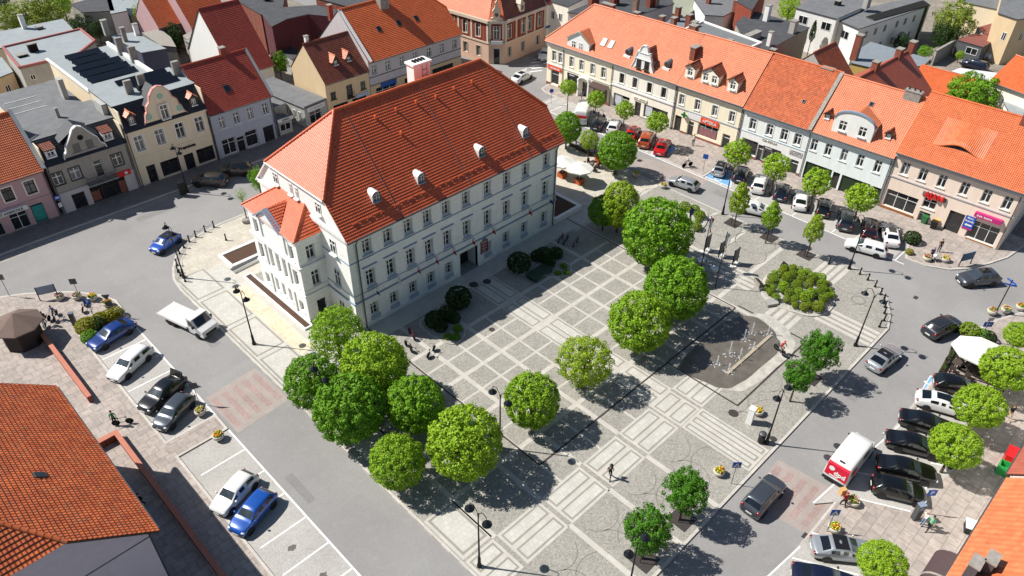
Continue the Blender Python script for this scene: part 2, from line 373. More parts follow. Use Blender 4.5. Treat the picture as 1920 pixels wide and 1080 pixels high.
# striped strips round the shrub bed, and in front of the flags
def strips(x0, x1, y0, y1, n, ax):
    for i in range(n):
        if ax == 'x':
            h = (x1-x0)/n; rect(b, x0+i*h, y0, x0+(i+.62)*h, y1, Z2, G_band); rect(b, x0+(i+.62)*h, y0, x0+(i+.8)*h, y1, Z2, G_edge)
        else:
            h = (y1-y0)/n; rect(b, x0, y0+i*h, x1, y0+(i+.62)*h, Z2, G_band); rect(b, x0, y0+(i+.62)*h, x1, y0+(i+.8)*h, Z2, G_edge)
strips(40.6, 45.2, -29.3, -26.2, 4, 'y'); strips(29.9, 33.3, -29.7, -26.3, 4, 'y'); strips(34.1, 37.2, -36.4, -30.6, 4, 'x')
strips(33.2, 36.4, -23.5, -14, 4, 'x'); xb(-21.8, 30, 44.5, .5); xb(-16.9, 36.5, 44.5, .45); xb(-12.2, 36, 44.4, .4); xb(-26.6, 29.8, 34, .3); xb(-3.0, 33, 44.5, .5); xb(1.6, 33, 44.5, .5)
for c in ((39.3, -14.6), (39.3, -19.4), (42.2, -14.3), (42, -19), (39, -9.4), (41.8, -5)):
    arc(b, c, 2.35, 20, 340, .075, Z1, G_arc)
for x, y in ((9.6, -31.9), (4.8, -31.9), (0, -31.9), (-4.8, -31.9), (18, -32.4), (22.5, -33.2), (27, -33.4)):
    arc(b, (x, y+1.6), 1.75, 200, 340, .07, Z1, G_arc); arc(b, (x-1.7, y-1.4), 1.8, -80, 60, .07, Z1, G_arc); arc(b, (x+1.0, y-2.4), 2.1, 30, 150, .07, Z1, G_arc)
arc(b, (40.4, -32.4), .75, 0, 360, .13, Z1, G_arc); arc(b, (42.2, -30.5), 1.6, 120, 250, .08, Z1, G_arc); arc(b, (38.6, -33.8), 1.6, -40, 70, .08, Z1, G_arc)
# drain channels
for p, q in (((.15, -24.05), (29.75, -24.05)), ((.15, -.3), (.15, -24.05)), ((29.75, -24.05), (29.75, -.3)), ((17.8, -24.05), (17.8, -31.8)), ((17.8, -31.8), (30.3, -31.8)), ((30.3, -31.8), (30.3, -24.05))):
    line(b, p, q, .16, Z3+.006, G_drain)
# west walk: large pale panels, sandy strip, beds round the annex
rect(b, -10.1, -2.4, -4.8, 20, Z1, G_slab)
y = -8.
for y0, y1 in ((-14, -8.6), (-8.2, -2.8), (-2.3, 3.2), (3.7, 9.2), (9.7, 15.2), (15.7, 20.5)):
    rect(b, -9.95, y0, -6.9, y1, Z2, G_edge); rect(b, -9.75, y0+.18, -7.1, y1-.18, Z2+.004, G_slab)
sheet(b, [(-6.75, 14.9), (-5.15, 14.9), (-5.15, 1.2), (-6.75, 1.0)], Z2+.004, G_sand)
rect(b, -5.1, .5, -3.5, 20.5, Z2, G_band)
G_plain = pavemat('plain_pale_paving', '#b9b3a6', '#b0aa9d', '#9d978b', .9, .9, .01, .85, .1, .5, fine=.1, fs=5, stain='#c2a882', samt=.35)
sheet(b, [(-9.6, 15.9), (-9.4, 20), (-8.8, 22.6), (-7.4, 24.4), (-5.9, 25.9), (-4, 26.7), (-1.2, 27.2), (8, 27.2), (8, 15.6), (-4.7, 15.6)], Z1-.002, G_plain)
rect(b, 28.5, -2.9, 44.5, 20, Z1-.002, G_plain); rect(b, 33.5, -2.4, 36.6, -.0, Z2, G_slab); rect(b, 28.0, 4.6, 33, 7.5, Z2, G_slab)
struct('paving_bands', b)
# --- wet fountain floor
G_wet = mat('wet_stone', '#625d55', .22, var=.28, scale=.9, spec=.6)
G_lime = mat('lime_bloom', '#aaa79e', .8, var=.3, scale=1.2)
w = MB()
def blob(cx, cy, ax, ay, k0=1.):
    o = []
    for i in range(48):
        t = 2*math.pi*i/48; c, s_ = math.cos(t), math.sin(t); k = 1+.04*math.sin(3*t)+.03*math.sin(5*t+1)+.012*math.sin(13*t)
        o.append((cx+ax*k*math.copysign(abs(c)**.62, c), cy+ay*k*math.copysign(abs(s_)**.62, s_)))
    return o
sheet(w, blob(24.6, -28.3, 6.3, 3.35), Z3+.010, G_lime); sheet(w, blob(23.8, -27.5, 5.9, 3.1), Z3+.014, G_wet); struct('water', w)
# --- north pavement, in front of the houses
G_npav = pavemat('shade_toned_slabs', '#86817b', '#7c7771', '#6a665f', .4, .4, .014, .85, .1, .5, fine=.1)  # slab colour lowered: shadow of the house row painted into it
kerbed('north_pavement', [(-62, 38.0), (-16, 38.6), (6, 38.4), (47.5, 38.4), (49.5, 40), (50.3, 43), (50.3, 47), (-62, 47)], .11, G_npav)
m = MB(); sheet(m, [(-30, 36.6), (-15, 37.3), (-2.3, 37.2), (12, 37.6), (12, 38.3), (-2, 38.2), (-16, 38.4), (-30, 37.8)], .004, G_cob)
# --- south-west pavement with two runs of bays
ye1 = P(305, 833)[1]; ye2 = -2.6
sw = [(-16.3, ye2), (-16.25, ye1), (-20.75, ye1), (-20.75, 18.4), (-16.9, 18.6), (-16.1, 19.4), (-16.0, 21.6), (-16.8, 23.6), (-18.4, 25.9), (-20.3, 27.7), (-22.4, 29.3), (-25, 30.8), (-30, 33), (-62, 33), (-62, -70), (-20.75, -70), (-20.75, ye2)]
kerbed('southwest_pavement', sw, .11, G_pink)
for y0, y1, ys in ((ye1, 18.4, (13.6, 10.6, 7.75, 4.9)), (-60, ye2, (-5.6, -8.7, -11.8, -14.9, -18, -21, -24, -27, -30, -33))):
    rect(m, -20.7, y0, -16.3, y1, .004, G_bay); rect(m, -16.4, y0, -16.25, y1, .009, G_white)
    for y in ys: rect(m, -20.3 if y < 0 else -20.6, y-.07, -16.4, y+.07, .009, G_white)
# --- east side: bays and pavement
ef = lambda y: 58.2+(30-y)*3.1/69.5
east = [(55.2, 27.5), (55.2, 1.2), (50.7, 1.2), (50.7, -5.9), (55.2, -5.9), (55.3, -31.4), (51.7, -32.6), (52, -35), (53.2, -37.1), (55, -38.5), (57.8, -39.8), (60.5, -40.8), (66, -41.6), (66, 29.4), (58, 29.4), (56, 29)]
kerbed('east_pavement', east, .11, G_pink)
rect(m, 50.6, 1.2, 55.2, 25.5, .004, G_bay); rect(m, 50.6, -31.6, 55.2, -5.9, .004, G_bay)
for y in [1.2+2.62*i for i in range(10)]+[-5.95-2.6*i for i in range(11)]:
    rect(m, 50.6, y-.06, 55.1, y+.06, .009, G_white)
rect(m, 50.5, -33, 50.65, 25.5, .009, G_white)
for q in ([(1220, 290), (1262, 308), (1268, 277), (1236, 263)], [(1322, 332), (1371, 352), (1373, 322), (1328, 303)], [(1722, 740), (1744, 704), (1790, 716), (1776, 744)]):
    pp = pxp(*q); sheet(m, pp, .012, G_white); c = sum((Vector(p) for p in pp), Vector((0, 0)))/4
    sheet(m, [c+(Vector(p)-c)*.92 for p in pp], .016, G_blue)
for x, y in ((1238, 293), (1346, 336), (1752, 728)):   # wheelchair marks
    c = P(x, y); arc(m, c, .5, 120, 400, .13, .02, G_white); line(m, (c.x-.1, c.y+.1), (c.x+.15, c.y+.75), .14, .02, G_white); line(m, (c.x+.1, c.y+.05), (c.x+.6, c.y-.3), .12, .02, G_white)
    arc(m, (c.x+.22, c.y+.92), .15, 0, 360, .15, .02, G_white, 10)
# --- south-east side
kerbed('southeast_pavement', [(-40, -43.0), (41, -42.7), (44.5, -42.9), (47.5, -43.7), (51, -45.2), (58, -49), (58, -70), (-40, -70)], .11, G_pink)
for pts in ([(1723, 768), (1525, 945), (1612, 937), (1707, 959), (1790, 880), (1830, 760)], [(1522, 999), (1380, 1140), (1560, 1160), (1700, 1040)]):
    sheet(m, pxp(*pts, z=.11), .118, G_bay)
for a, c in (((1723, 765), (1525, 943)), ((1612, 936), (1707, 959)), ((1522, 999), (1640, 1030)), ((1485, 1046), (1610, 1078)), ((1695, 771), (1720, 776)), ((1655, 812), (1700, 822)), ((1605, 885), (1650, 895)), ((1500, 1025), (1430, 1090)), ((1745, 868), (1775, 874)), ((1733, 920), (1745, 900))):
    line(m, P(*a, .11), P(*c, .11), .13, .124, G_white)
# --- raised crossings
for q, n, ax in (([(385, 746), (478, 690), (543, 748), (446, 812)], 5, 0), ([(1460, 862), (1575, 925), (1513, 1003), (1395, 935)], 5, 0), ([(1163, 290), (1232, 340), (1300, 364), (1330, 335), (1228, 300)], 0, 0)):
    pp = [Vector(p) for p in pxp(*q)]; sheet(m, pp, .006, G_pinkl)
    for i in range(n):
        t0 = (i+.2)/n; t1 = (i+.7)/n
        a, b2 = pp[0].lerp(pp[1], t0), pp[0].lerp(pp[1], t1); c, d = pp[3].lerp(pp[2], t0), pp[3].lerp(pp[2], t1)
        sheet(m, [a.lerp(c, .12), b2.lerp(d, .12), b2.lerp(d, .88), a.lerp(c, .88)], .011, G_red)
for i in range(5):   # zebra at the far corner
    a = P(1000-4*i, 112+6*i); line(m, a, P(1024-2*i, 108+6*i), .35, .008, G_white)
for i in range(4): line(m, P(965+i*13, 138-i*4), P(990+i*13, 128-i*4), .3, .008, G_white)
G_patch = pavemat('asphalt_patch', '#807e7c', '#7d7b79', '#7a7876', 6, 4, .0, .85, .08, .4, fine=.12, fs=14); G_patl = pavemat('pale_asphalt', '#a5a29d', '#a09d98', '#9a9792', 6, 4, .0, .88, .1, .25, fine=.12, fs=14); G_oil = mat('oil_stain', '#5c5956', .6, var=.3, scale=3)
rr = random.Random(21)
for x0, y0, x1, y1, mt in ((-12.4, 8, -11.4, 11.5, G_patch), (-15.6, -14, -14.9, -10.5, G_patch), (26, -39.0, 30, -37.9, G_patch), (48.2, -12, 49.4, -9, G_patch), (-8, 34.7, -3, 35.8, G_patch), (6, 30.3, 9.5, 31.6, G_patch)): rect(m, x0, y0, x1, y1, .0035, mt)
for x, y in ((-18.6, 3.2), (-18.2, 6.1), (-18.9, 12), (-18, -8), (-18.6, -16.5), (-18.2, -20), (53, -9), (53, -14.6), (52.6, -24), (52.8, 4.1)):
    pts = [(x+rr.uniform(.5, 1)*.42*math.cos(a), y+rr.uniform(.5, 1)*.32*math.sin(a)) for a in [i*math.pi/7 for i in range(14)]]; sheet(m, pts, .008, G_oil)
struct('road_markings', m)
# manholes
mh = MB()
for x, y, rr in ((1063+312, 775, .45), (922, 618, .3), (913, 528, .45), (888, 534, .5), (1388, 300, .35), (690, 200, .3), (1450, 823, .3)):
    c = P(x, y, KZ); arc(mh, c, rr, 0, 360, rr, KZ+.03, G_steel, 16)
for x, y in ((1717, 558), (562, 762), (1545, 655), (1510, 1005), (1805, 490), (160, 575)):
    c = P(x, y, 0); rect(mh, c.x-.3, c.y-.2, c.x+.3, c.y+.2, .018, G_steel)
struct('manhole_covers', mh)
# ------------------------------------------------------------------ building kit
M_glass = mat('window_glass', '#1b1f24', .07, var=0, spec=.8)
M_glass2 = mat('curtained_glass', '#63666a', .12, var=.5, scale=3, spec=.7)
M_shop = mat('shop_glass', '#23262a', .06, var=.85, scale=2.6, spec=.8)
M_fw = mat('white_frame', '#dcdcd8', .5, var=.05)
M_fd = mat('dark_frame', '#3a2f2a', .5, var=.1)
M_zinc = mat('zinc', '#6f7a84', .45, metal=.5, var=.15, scale=2)
M_gut = mat('gutter_metal', '#56585a', .5, metal=.4, var=.1)
M_brick = pavemat('chimney_brick', '#8a4634', '#7a3d2e', '#8a7a6e', .25, .08, .008, .9, .15, 1.0)
M_conc = mat('weathered_concrete', '#8f8b84', .9, var=.3, scale=2.5, bump=.2)
M_black = mat('black_iron', '#17181a', .5, metal=.3, var=.1)
M_dark = mat('dark_interior', '#14110f', .9, var=.2)
M_bit = mat('bitumen_roof', '#6a6c6e', .85, var=.22, scale=.9)
M_bitd = mat('dark_bitumen_roof', '#46474a', .85, var=.3, scale=.9)
M_bitl = mat('pale_metal_roof', '#8f9698', .55, var=.12, scale=.8)
T_hall = tilemat('town_hall_tiles', '#cc633c', '#bf5632', '#8a4a34', .25, th=.31, var=.13)
T_red = tilemat('dark_red_tiles', '#9c4636', '#8c3c2e', var=.12)
T_org = tilemat('orange_tiles', '#cd6a3c', '#c05e34', var=.10)
T_salm = tilemat('salmon_tiles', '#cb7b58', '#c2714f', var=.12)
T_old = tilemat('old_orange_tiles', '#c66a40', '#ab5433', '#6a3f2c', .55, tw=.2, th=.3, rib=.8, var=.16)
T_old2 = tilemat('weathered_orange_tiles', '#cd6e41', '#c0623a', '#7a4630', .35, tw=.2, th=.32, rib=.6, var=.14)
T_eye = tilemat('smooth_orange_tiles', '#cd6e41', '#c0623a', '#7a4630', .3, tw=.2, th=.3, rib=.06, var=.14)
T_mos = tilemat('lichened_tiles', '#bf6436', '#a34c2a', '#7d6a52', .6, tw=.24, th=.34, rib=.9, var=.22, sscale=.7)
T_brn = tilemat('brown_tiles', '#7a4534', '#6a3a2c', '#a9552f', .3, var=.15)
T_slate = tilemat('black_slates', '#2b2e33', '#23262b', tw=.3, th=.25, rib=.15, var=.1)
def plaster(name, col, var=.08): return mat('plaster_'+name, col, .9, var=var, scale=1.6, stretch=.22, bump=.12, bscale=9, spec=.2)
P_white = plaster('white', '#e2e2de'); P_cream = plaster('cream', '#ebe5d6'); P_yel = plaster('yellow', '#ebe0c6'); P_mint = plaster('mint', '#dfe6e4')
P_pink = plaster('pink_beige', '#e2d0c0'); P_rose = plaster('rose', '#b8989a'); P_grey = plaster('grey', '#97938b', .14); P_tan = plaster('tan', '#dacdb4')
P_blue = plaster('blue_grey', '#a3aab6'); P_ochre = plaster('ochre', '#cfb894'); P_lil = plaster('pale_grey', '#b9b5b6'); P_old = plaster('old_white', '#a9a8a3', .16)
def stone_bands(name, col, joint, h=.52):
    m = pavemat(name, col, col, joint, 1.4, h, .018, .85, .06, .7); n = m.node_tree.nodes; l = m.node_tree.links
    # joints run over both wall directions: brick pattern in (x+y, z)
    g = [q for q in n if q.type == 'NEW_GEOMETRY'][0]; mp = [q for q in n if q.type == 'MAPPING'][0]
    sx = n.new('ShaderNodeSeparateXYZ'); l.new(g.outputs['Position'], sx.inputs[0]); ad = n.new('ShaderNodeMath'); l.new(sx.outputs[0], ad.inputs[0]); l.new(sx.outputs[1], ad.inputs[1])
    cb = n.new('ShaderNodeCombineXYZ'); l.new(ad.outputs[0], cb.inputs[0]); l.new(sx.outputs[2], cb.inputs[1]); l.new(cb.outputs[0], mp.inputs[0]); return m
P_hall = stone_bands('coursed_white_render', '#ebebe7', '#d2d2cd')
M_sill = mat('blue_grey_sill', '#8a9cb0', .5, metal=.2, var=.08)
_win = {}
def win_data(kind, w, h, frame, trim):
    key = (kind, round(w, 2), round(h, 2), frame.name, trim.name if trim else '')
    if key in _win: return _win[key]
    a = MB(); b = MB(); f = .08; t = .06
    gl = M_shop if kind in ('shop', 'door') else (M_glass2 if kind == 'curtain' else M_glass)
    a.box(0, 0, 0, f, t, h, frame); a.box(w-f, 0, 0, w, t, h, frame); a.box(f, 0, h-f, w-f, t, h, frame); a.box(f, 0, 0, w-f, t, f, frame)
    if kind in ('win', 'curtain', 'hall'):
        a.box(w/2-.05, -.012, f, w/2+.05, t-.01, h-f, frame); zt = h*.66
        a.box(f, -.01, zt-.05, w/2-.05, t-.01, zt+.05, frame); a.box(w/2+.05, -.01, zt-.05, w-f, t-.01, zt+.05, frame)
        if kind == 'hall':
            for zz in (h*.33,): a.box(f, 0, zz-.02, w/2-.05, t-.01, zz+.02, frame); a.box(w/2+.05, 0, zz-.02, w-f, t-.01, zz+.02, frame)
    elif kind == 'shop':
        n = max(1, round(w/1.25))
        for i in range(1, n): a.box(w*i/n-.035, 0, f, w*i/n+.035, t-.01, h-f, frame)
        zt = h*.7
        for i in range(n): a.box(w*i/n+(.08 if i == 0 else .035), .002, zt-.03, w*(i+1)/n-(.08 if i == n-1 else .035), t-.012, zt+.03, frame)
    elif kind == 'side':
        a.box(w/2-.04, -.01, f, w/2+.04, t-.01, h-f, frame)
    elif kind == 'door':
        a.box(f, .0, h*.75-.04, w-f, t-.01, h*.75+.04, frame)
    b.poly([(f*.5, .03, f*.5), (w-f*.5, .03, f*.5), (w-f*.5, .03, h-f*.5), (f*.5, .03, h-f*.5)], gl)
    if trim:   # moulded surround standing proud of the wall, and a sill; the wall plane is y = -dep
        d = .2; q = .14
        y0, y1 = -d-.04, -d+.02
        a.box(-q, y0, 0, -.005, y1, h, trim); a.box(w+.005, y0, 0, w+q, y1, h, trim); a.box(-q, y0, h, w+q, y1, h+q, trim)
    if kind in ('win', 'curtain', 'hall'): a.box(-.1, -.3, -.1, w+.1, 0.0, -.003, M_sill if kind == 'hall' else (trim or frame))
    _win[key] = (a.data('window'), b.data('pane')); return _win[key]
def window(parent, kind, u, z, w, h, frame=None, trim=None, y=.2, T=None, name=None):
    frame = frame or M_fw; a, b = win_data(kind, w, h, frame, trim)
    nm = name or {'shop': 'shop_window', 'door': 'door'}.get(kind, 'window')
    loc = Vector((u-w/2, y, z)); rz = 0.
    if T is not None: loc = T @ loc; rz = T.to_euler().z
    o = link(nm, a, parent, loc, rz); link('pane', b, o); return o
def wall(mb, u0, u1, z0, z1, ops, mt, y=0., d=.2, rv=None):
    "wall in the plane y, with real openings (u0,u1,z0,z1) and reveals"
    us = sorted({u0, u1, *[v for o in ops for v in o[:2]]}); zs = sorted({z0, z1, *[v for o in ops for v in o[2:4]]})
    for i in range(len(us)-1):
        for j in range(len(zs)-1):
            a, b, c, e = us[i], us[i+1], zs[j], zs[j+1]; cu, cz = (a+b)/2, (c+e)/2
            if any(o[0] < cu < o[1] and o[2] < cz < o[3] for o in ops): continue
            mb.poly([(a, y, c), (b, y, c), (b, y, e), (a, y, e)], mt)
    rv = rv or mt
    for a, b, c, e in [o[:4] for o in ops]:
        k = y+d+.03
        mb.poly([(a, y, c), (a, y, e), (a, k, e), (a, k, c)], rv); mb.poly([(b, y, c), (b, k, c), (b, k, e), (b, y, e)], rv)
        mb.poly([(a, y, e), (b, y, e), (b, k, e), (a, k, e)], rv); mb.poly([(a, y, c), (a, k, c), (b, k, c), (b, y, c)], rv)
class House: pass
def house(name, label, p0, p1, depth, ez, k, wallm, roofm, ops, cat='house', group=None, trim=None, frame=None, base=None, baseh=0., zb=0., corn=None, cz=None,
          bl=True, br=True, hipL=0., hipR=0., over=.4, course=.27, step=.042, sideL=(), sideR=(), roof=True, endov=(.02, .02), gut=True, lowm=None, lowz=None, ridge_y=None, backz=None):
    """row house: local x along the street front, y into the block. ez = eave height at y=-over, k = slope of the roof"""
    p0 = Vector(p0); p1 = Vector(p1); d = p1-p0; L = d.length; H = House(); H.L = L
    H.root = thing(name, label, cat, (p0.x, p0.y, zb), math.atan2(d.y, d.x), group); H.depth = depth; H.ez = ez; H.k = k; H.over = over
    yr = ridge_y if ridge_y else depth/2; zr = ez+k*(yr+over); wt = ez+k*over-.1; H.zr = zr; H.yr = yr; H.wt = wt
    zf = lambda y: zr-k*abs(y-yr)-.1
    mb = MB(); OP = []
    for o in ops: OP.append((o[1]-o[3]/2, o[1]+o[3]/2, o[2], o[2]+o[4]))
    if lowm:
        lo = [o for o in OP if o[2] < lowz]; hi = [o for o in OP if o[2] >= lowz]
        wall(mb, 0, L, -.1, lowz, lo, lowm); wall(mb, 0, L, lowz, wt, hi, wallm)
    else: wall(mb, 0, L, -.1, wt, OP, wallm)
    bk = zf(depth) if roof else ez
    mb.poly([(0, depth, -.1), (0, depth, bk), (L, depth, bk), (L, depth, -.1)], wallm)
    def side(x, hp, flip):
        if roof:
            zh = zr-hp*k if hp else zr; yy = yr-hp if hp else yr
            pts = [(x, 0, -.1), (x, 0, wt)]+([(x, yy, zh-.1), (x, 2*yr-yy, zh-.1)] if hp else [(x, yr, zr-.1)])+[(x, depth, zf(depth)), (x, depth, -.1)]
        else: pts = [(x, 0, -.1), (x, 0, ez), (x, depth, ez), (x, depth, -.1)]
        mb.poly(pts if flip else pts[::-1], wallm)
    side(0, hipL, False); side(L, hipR, True)
    H.wall = mb.build('wall', H.root)
    rw = random.Random(len(label))
    for o in ops: window(H.root, 'curtain' if o[0] == 'win' and rw.random() < .35 else o[0], o[1], o[2], o[3], o[4], o[5] if len(o) > 5 and o[5] else frame, trim if o[0] in ('win', 'curtain', 'hall') else None)
    for x, S_, rz in ((0, sideL, -90), (L, sideR, 90)):
        for kd, v, z, w, h in S_:
            T = Matrix.Translation((x, 0, 0)) @ Matrix.Rotation(R(rz), 4, 'Z')
            # along-wall coordinate runs from front to back
            loc = T @ Vector(((-v if rz == -90 else v), -.02, 0))
            a, b = win_data(kd, w, h, frame or M_fw, None)
            o = link('window', a, H.root, T @ Vector(((-v if rz < 0 else v)-w/2, -.05, z)), R(rz)); link('pane', b, o)
    if cz:
        c = MB()
        for zz, hh, pr in cz: c.box(-.01, -pr, zz, L+.01, -.002, zz+hh, corn or wallm)
        c.build('cornice', H.root)
    if baseh:
        c = MB(); segs = [(0, L)]
        for a_, b_, c_, e_ in OP:
            if c_ < baseh-.05:
                segs = [s for q in segs for s in ((q[0], min(q[1], a_)), (max(q[0], b_), q[1])) if s[1]-s[0] > .05]
        for a_, b_ in segs: c = MB(); c.box(a_, -.05, -.05, b_, -.003, baseh, base or M_conc); c.build('plinth', H.root)
    if roof:
        r = MB(); e0, e1 = -endov[0], L+endov[1]
        def pl(side_):
            s = 1 if side_ == 'f' else -1
            yy = lambda q: yr-s*(yr-q)
            pts = [(e0, yy(-over), ez), (e1, yy(-over), ez)]
            if hipR: pts += [(e1, yy(yr-hipR), zr-hipR*k), (e1-hipR, yr, zr)]
            else: pts += [(e1, yr, zr)]
            if hipL: pts += [(e0+hipL, yr, zr), (e0, yy(yr-hipL), zr-hipL*k)]
            else: pts += [(e0, yr, zr)]
            slope(r, pts if s > 0 else pts[::-1], roofm, course, step, under=M_fd)
        pl('f'); pl('b')
        if hipL: slope(r, [(e0, yr+hipL, zr-hipL*k), (e0, yr-hipL, zr-hipL*k), (e0+hipL, yr, zr)], roofm, course, step)
        if hipR: slope(r, [(e1, yr-hipR, zr-hipR*k), (e1, yr+hipR, zr-hipR*k), (e1-hipR, yr, zr)], roofm, course, step)
        ridge(r, (e0+hipL, yr, zr+.05), (e1-hipR, yr, zr+.05), roofm)
        for hp, ex, s in ((hipL, e0, 1), (hipR, e1, -1)):
            if hp:
                for yy in (yr-hp, yr+hp): ridge(r, (ex, yy, zr-hp*k+.05), (ex+s*hp, yr, zr+.05), roofm)
        H.roof = r.build('roof', H.root)
        if gut:
            q = MB(); q.tube([(0, -over-.06, ez-.02), (L, -over-.06, ez-.02)], .075, M_gut, 8); q.build('gutter', H.root)
    else:
        r = MB(); r.box(-.12, -.12, ez, L+.12, depth+.12, ez+.12, M_gut, roofm); H.roof = r.build('roof', H.root)
    return H
def pipe(H, u, z1=None, y=-.1):
    m = MB(); m.tube([(u, y, .05), (u, y, (z1 or H.ez-.35)), (u, -H.over-.05, H.ez-.05)], .055, M_gut, 6); m.build('downpipe', H.root)
def chimney(H, u, y, w, d, top, z0=None, m=None, pots=0):
    m = m or M_brick; a = MB(); zs = (H.zr-H.k*abs(y-H.yr)-.6) if z0 is None else z0
    a.cbox((u, y, zs), (w, d, top-zs-.12), m); a.cbox((u, y, top-.12), (w+.14, d+.14, .12), M_conc)
    for i in range(pots): a.lathe([(.1, 0), (.09, .3)], M_dark, (u-w/2+(i+.5)*w/pots, y, top), 8)
    a.build('chimney', H.roof if H.roof else H.root)
def skylight(H, u, y, w=.7, h=1.0, m=None):
    ang = math.atan(H.k); z = H.ez+H.k*(y+H.over); a = MB()
    a.box(-w/2, -h/2, .03, w/2, h/2, .14, M_gut); a.box(-w/2+.06, -h/2+.06, .141, w/2-.06, h/2-.06, .15, M_glass)
    o = a.build('skylight', H.roof, (u, y, z)); o.rotation_euler = (ang, 0, 0)
def dormer(H, u, yf, w, h, kd='gable', wallm=None, roofm=None, wins=1, ww=.75, wh=1.0, wz=.45, rise=None, frame=None, trimm=None, name='dormer', skin=None):
    "dormer whose front stands at y=yf above the roof slope; cheeks run back into the roof"
    z0 = H.ez+H.k*(yf+H.over); yb = yf+(h+.0)/H.k; m = MB(); rise = rise if rise is not None else w*.38
    ops = []; n = wins
    for i in range(n):
        c = -w/2+w*(i+.5)/n; ops.append((c-ww/2, c+ww/2, z0+wz, z0+wz+wh))
    m.T = Matrix.Translation((u, yf, 0))
    wall(m, -w/2, w/2, z0-.3, z0+h, ops, wallm, 0, .1)
    for s in (-1, 1):
        q = [(s*w/2, 0, z0-.3), (s*w/2, 0, z0+h), (s*w/2, h/H.k+.3, z0+h)]; m.poly(q if s > 0 else q[::-1], skin or wallm)
    top = z0+h
    if kd == 'gable':
        m.poly([(-w/2, 0, top), (w/2, 0, top), (0, 0, top+rise)], wallm)
        ln = (h+rise)/H.k+.1
        for s in (-1, 1):
            pts = [(s*(w/2+.15), -.18, top-.15*rise/(w/2)), (s*(w/2+.15), h/H.k-.1, top-.15*rise/(w/2)), (0, ln, top+rise), (0, -.18, top+rise)]
            slope(m, pts, roofm, .32, .05, under=M_fd, thick=.08)
        ridge(m, (0, -.18, top+rise+.04), (0, ln, top+rise+.04), roofm, .1)
        if trimm: 
            for s in (-1, 1): m.mesh([(s*(w/2+.2), -.2, top-.25), (s*(w/2+.2), -.2, top-.02), (0, -.2, top+rise+.1), (0, -.2, top+rise-.14), (s*(w/2+.2), .0, top-.25), (s*(w/2+.2), .0, top-.02), (0, .0, top+rise+.1), (0, .0, top+rise-.14)], [(0, 1, 2, 3), (1, 5, 6, 2), (0, 3, 7, 4)], trimm)
    elif kd == 'arch':
        N = 14; pr = [(-w/2*math.cos(math.pi*i/N), top+rise*math.sin(math.pi*i/N)) for i in range(N+1)]
        m.poly([(x, 0, z) for x, z in pr], wallm)
        for sg in (-1, 1): slope(m, [(sg*(w/2+.1), .1, top-.02), (sg*(w/2+.1), h/H.k+.2, top-.02), (0, (h+rise)/H.k+.1, top+rise-.1), (0, .1, top+rise-.1)], roofm, .27, .042, under=M_fd, thick=.06)
        for i in range(N):
            a, b = pr[i], pr[i+1]
            m.poly([(a[0], -.12, a[1]+.03), (b[0], -.12, b[1]+.03), (b[0], .25, b[1]+.03), (a[0], .25, a[1]+.03)], trimm or wallm)
            m.poly([(a[0], .25, a[1]+.03), (b[0], .25, b[1]+.03), (b[0], .25, b[1]-.5), (a[0], .25, a[1]-.5)], trimm or wallm)
            m.poly([(a[0], -.12, a[1]+.03), (a[0], -.12, a[1]-.16), (b[0], -.12, b[1]-.16), (b[0], -.12, b[1]+.03)], trimm or wallm)
            m.poly([(a[0], -.12, a[1]-.16), (a[0], 0, a[1]-.16), (b[0], 0, b[1]-.16), (b[0], -.12, b[1]-.16)], trimm or wallm)
    elif kd == 'shed':
        pts = [(-w/2-.1, -.25, top), (w/2+.1, -.25, top), (w/2+.1, h/H.k+1.2, top+.45), (-w/2-.1, h/H.k+1.2, top+.45)]; slope(m, pts, roofm, .32, .04, under=M_fd, thick=.08)
    d = m.build(name, H.roof)
    for a, b, c, e in ops:
        q, p = win_data('win', ww, wh, frame or M_fw, None); mb2 = bpy.data.meshes; o = link('window', join_mesh('dw', q, p), d, (u+a, yf+.08, c))
    return d
_jm = {}
def join_mesh(name, *ms):
    key = tuple(m.name for m in ms)
    if key in _jm: return _jm[key]
    b = MB()
    for me in ms:
        for p in me.polygons: b.poly([me.vertices[i].co.copy() for i in p.vertices], me.materials[p.material_index])
    _jm[key] = b.data(name); return _jm[key]
def curvy_gable(mb, outline, y, t, mt, cap=None, capw=.16):
    "shaped gable wall from half outline points (x,z), mirrored already; with a coping"
    mb.prism_y(outline, y, y+t, mt)
    if cap:
        for i in range(len(outline)-1):
            (a, b), (c, d) = outline[i], outline[i+1]; n = Vector((-(d-b), c-a)).normalized()*.1
            if n.y < 0: n = -n
            mb.mesh([(a, y-.1, b), (c, y-.1, d), (c+n.x, y-.1, d+n.y), (a+n.x, y-.1, b+n.y), (a, y+t+.06, b), (c, y+t+.06, d), (c+n.x, y+t+.06, d+n.y), (a+n.x, y+t+.06, b+n.y)], [(0, 1, 2, 3), (3, 2, 6, 7), (0, 4, 5, 1), (4, 7, 6, 5)], cap)
def mirror(pts, c=0):   # left half outline bottom->top, returns the full outline
    return pts+[(2*c-x, z) for x, z in pts[::-1] if abs(x-c) > 1e-3]
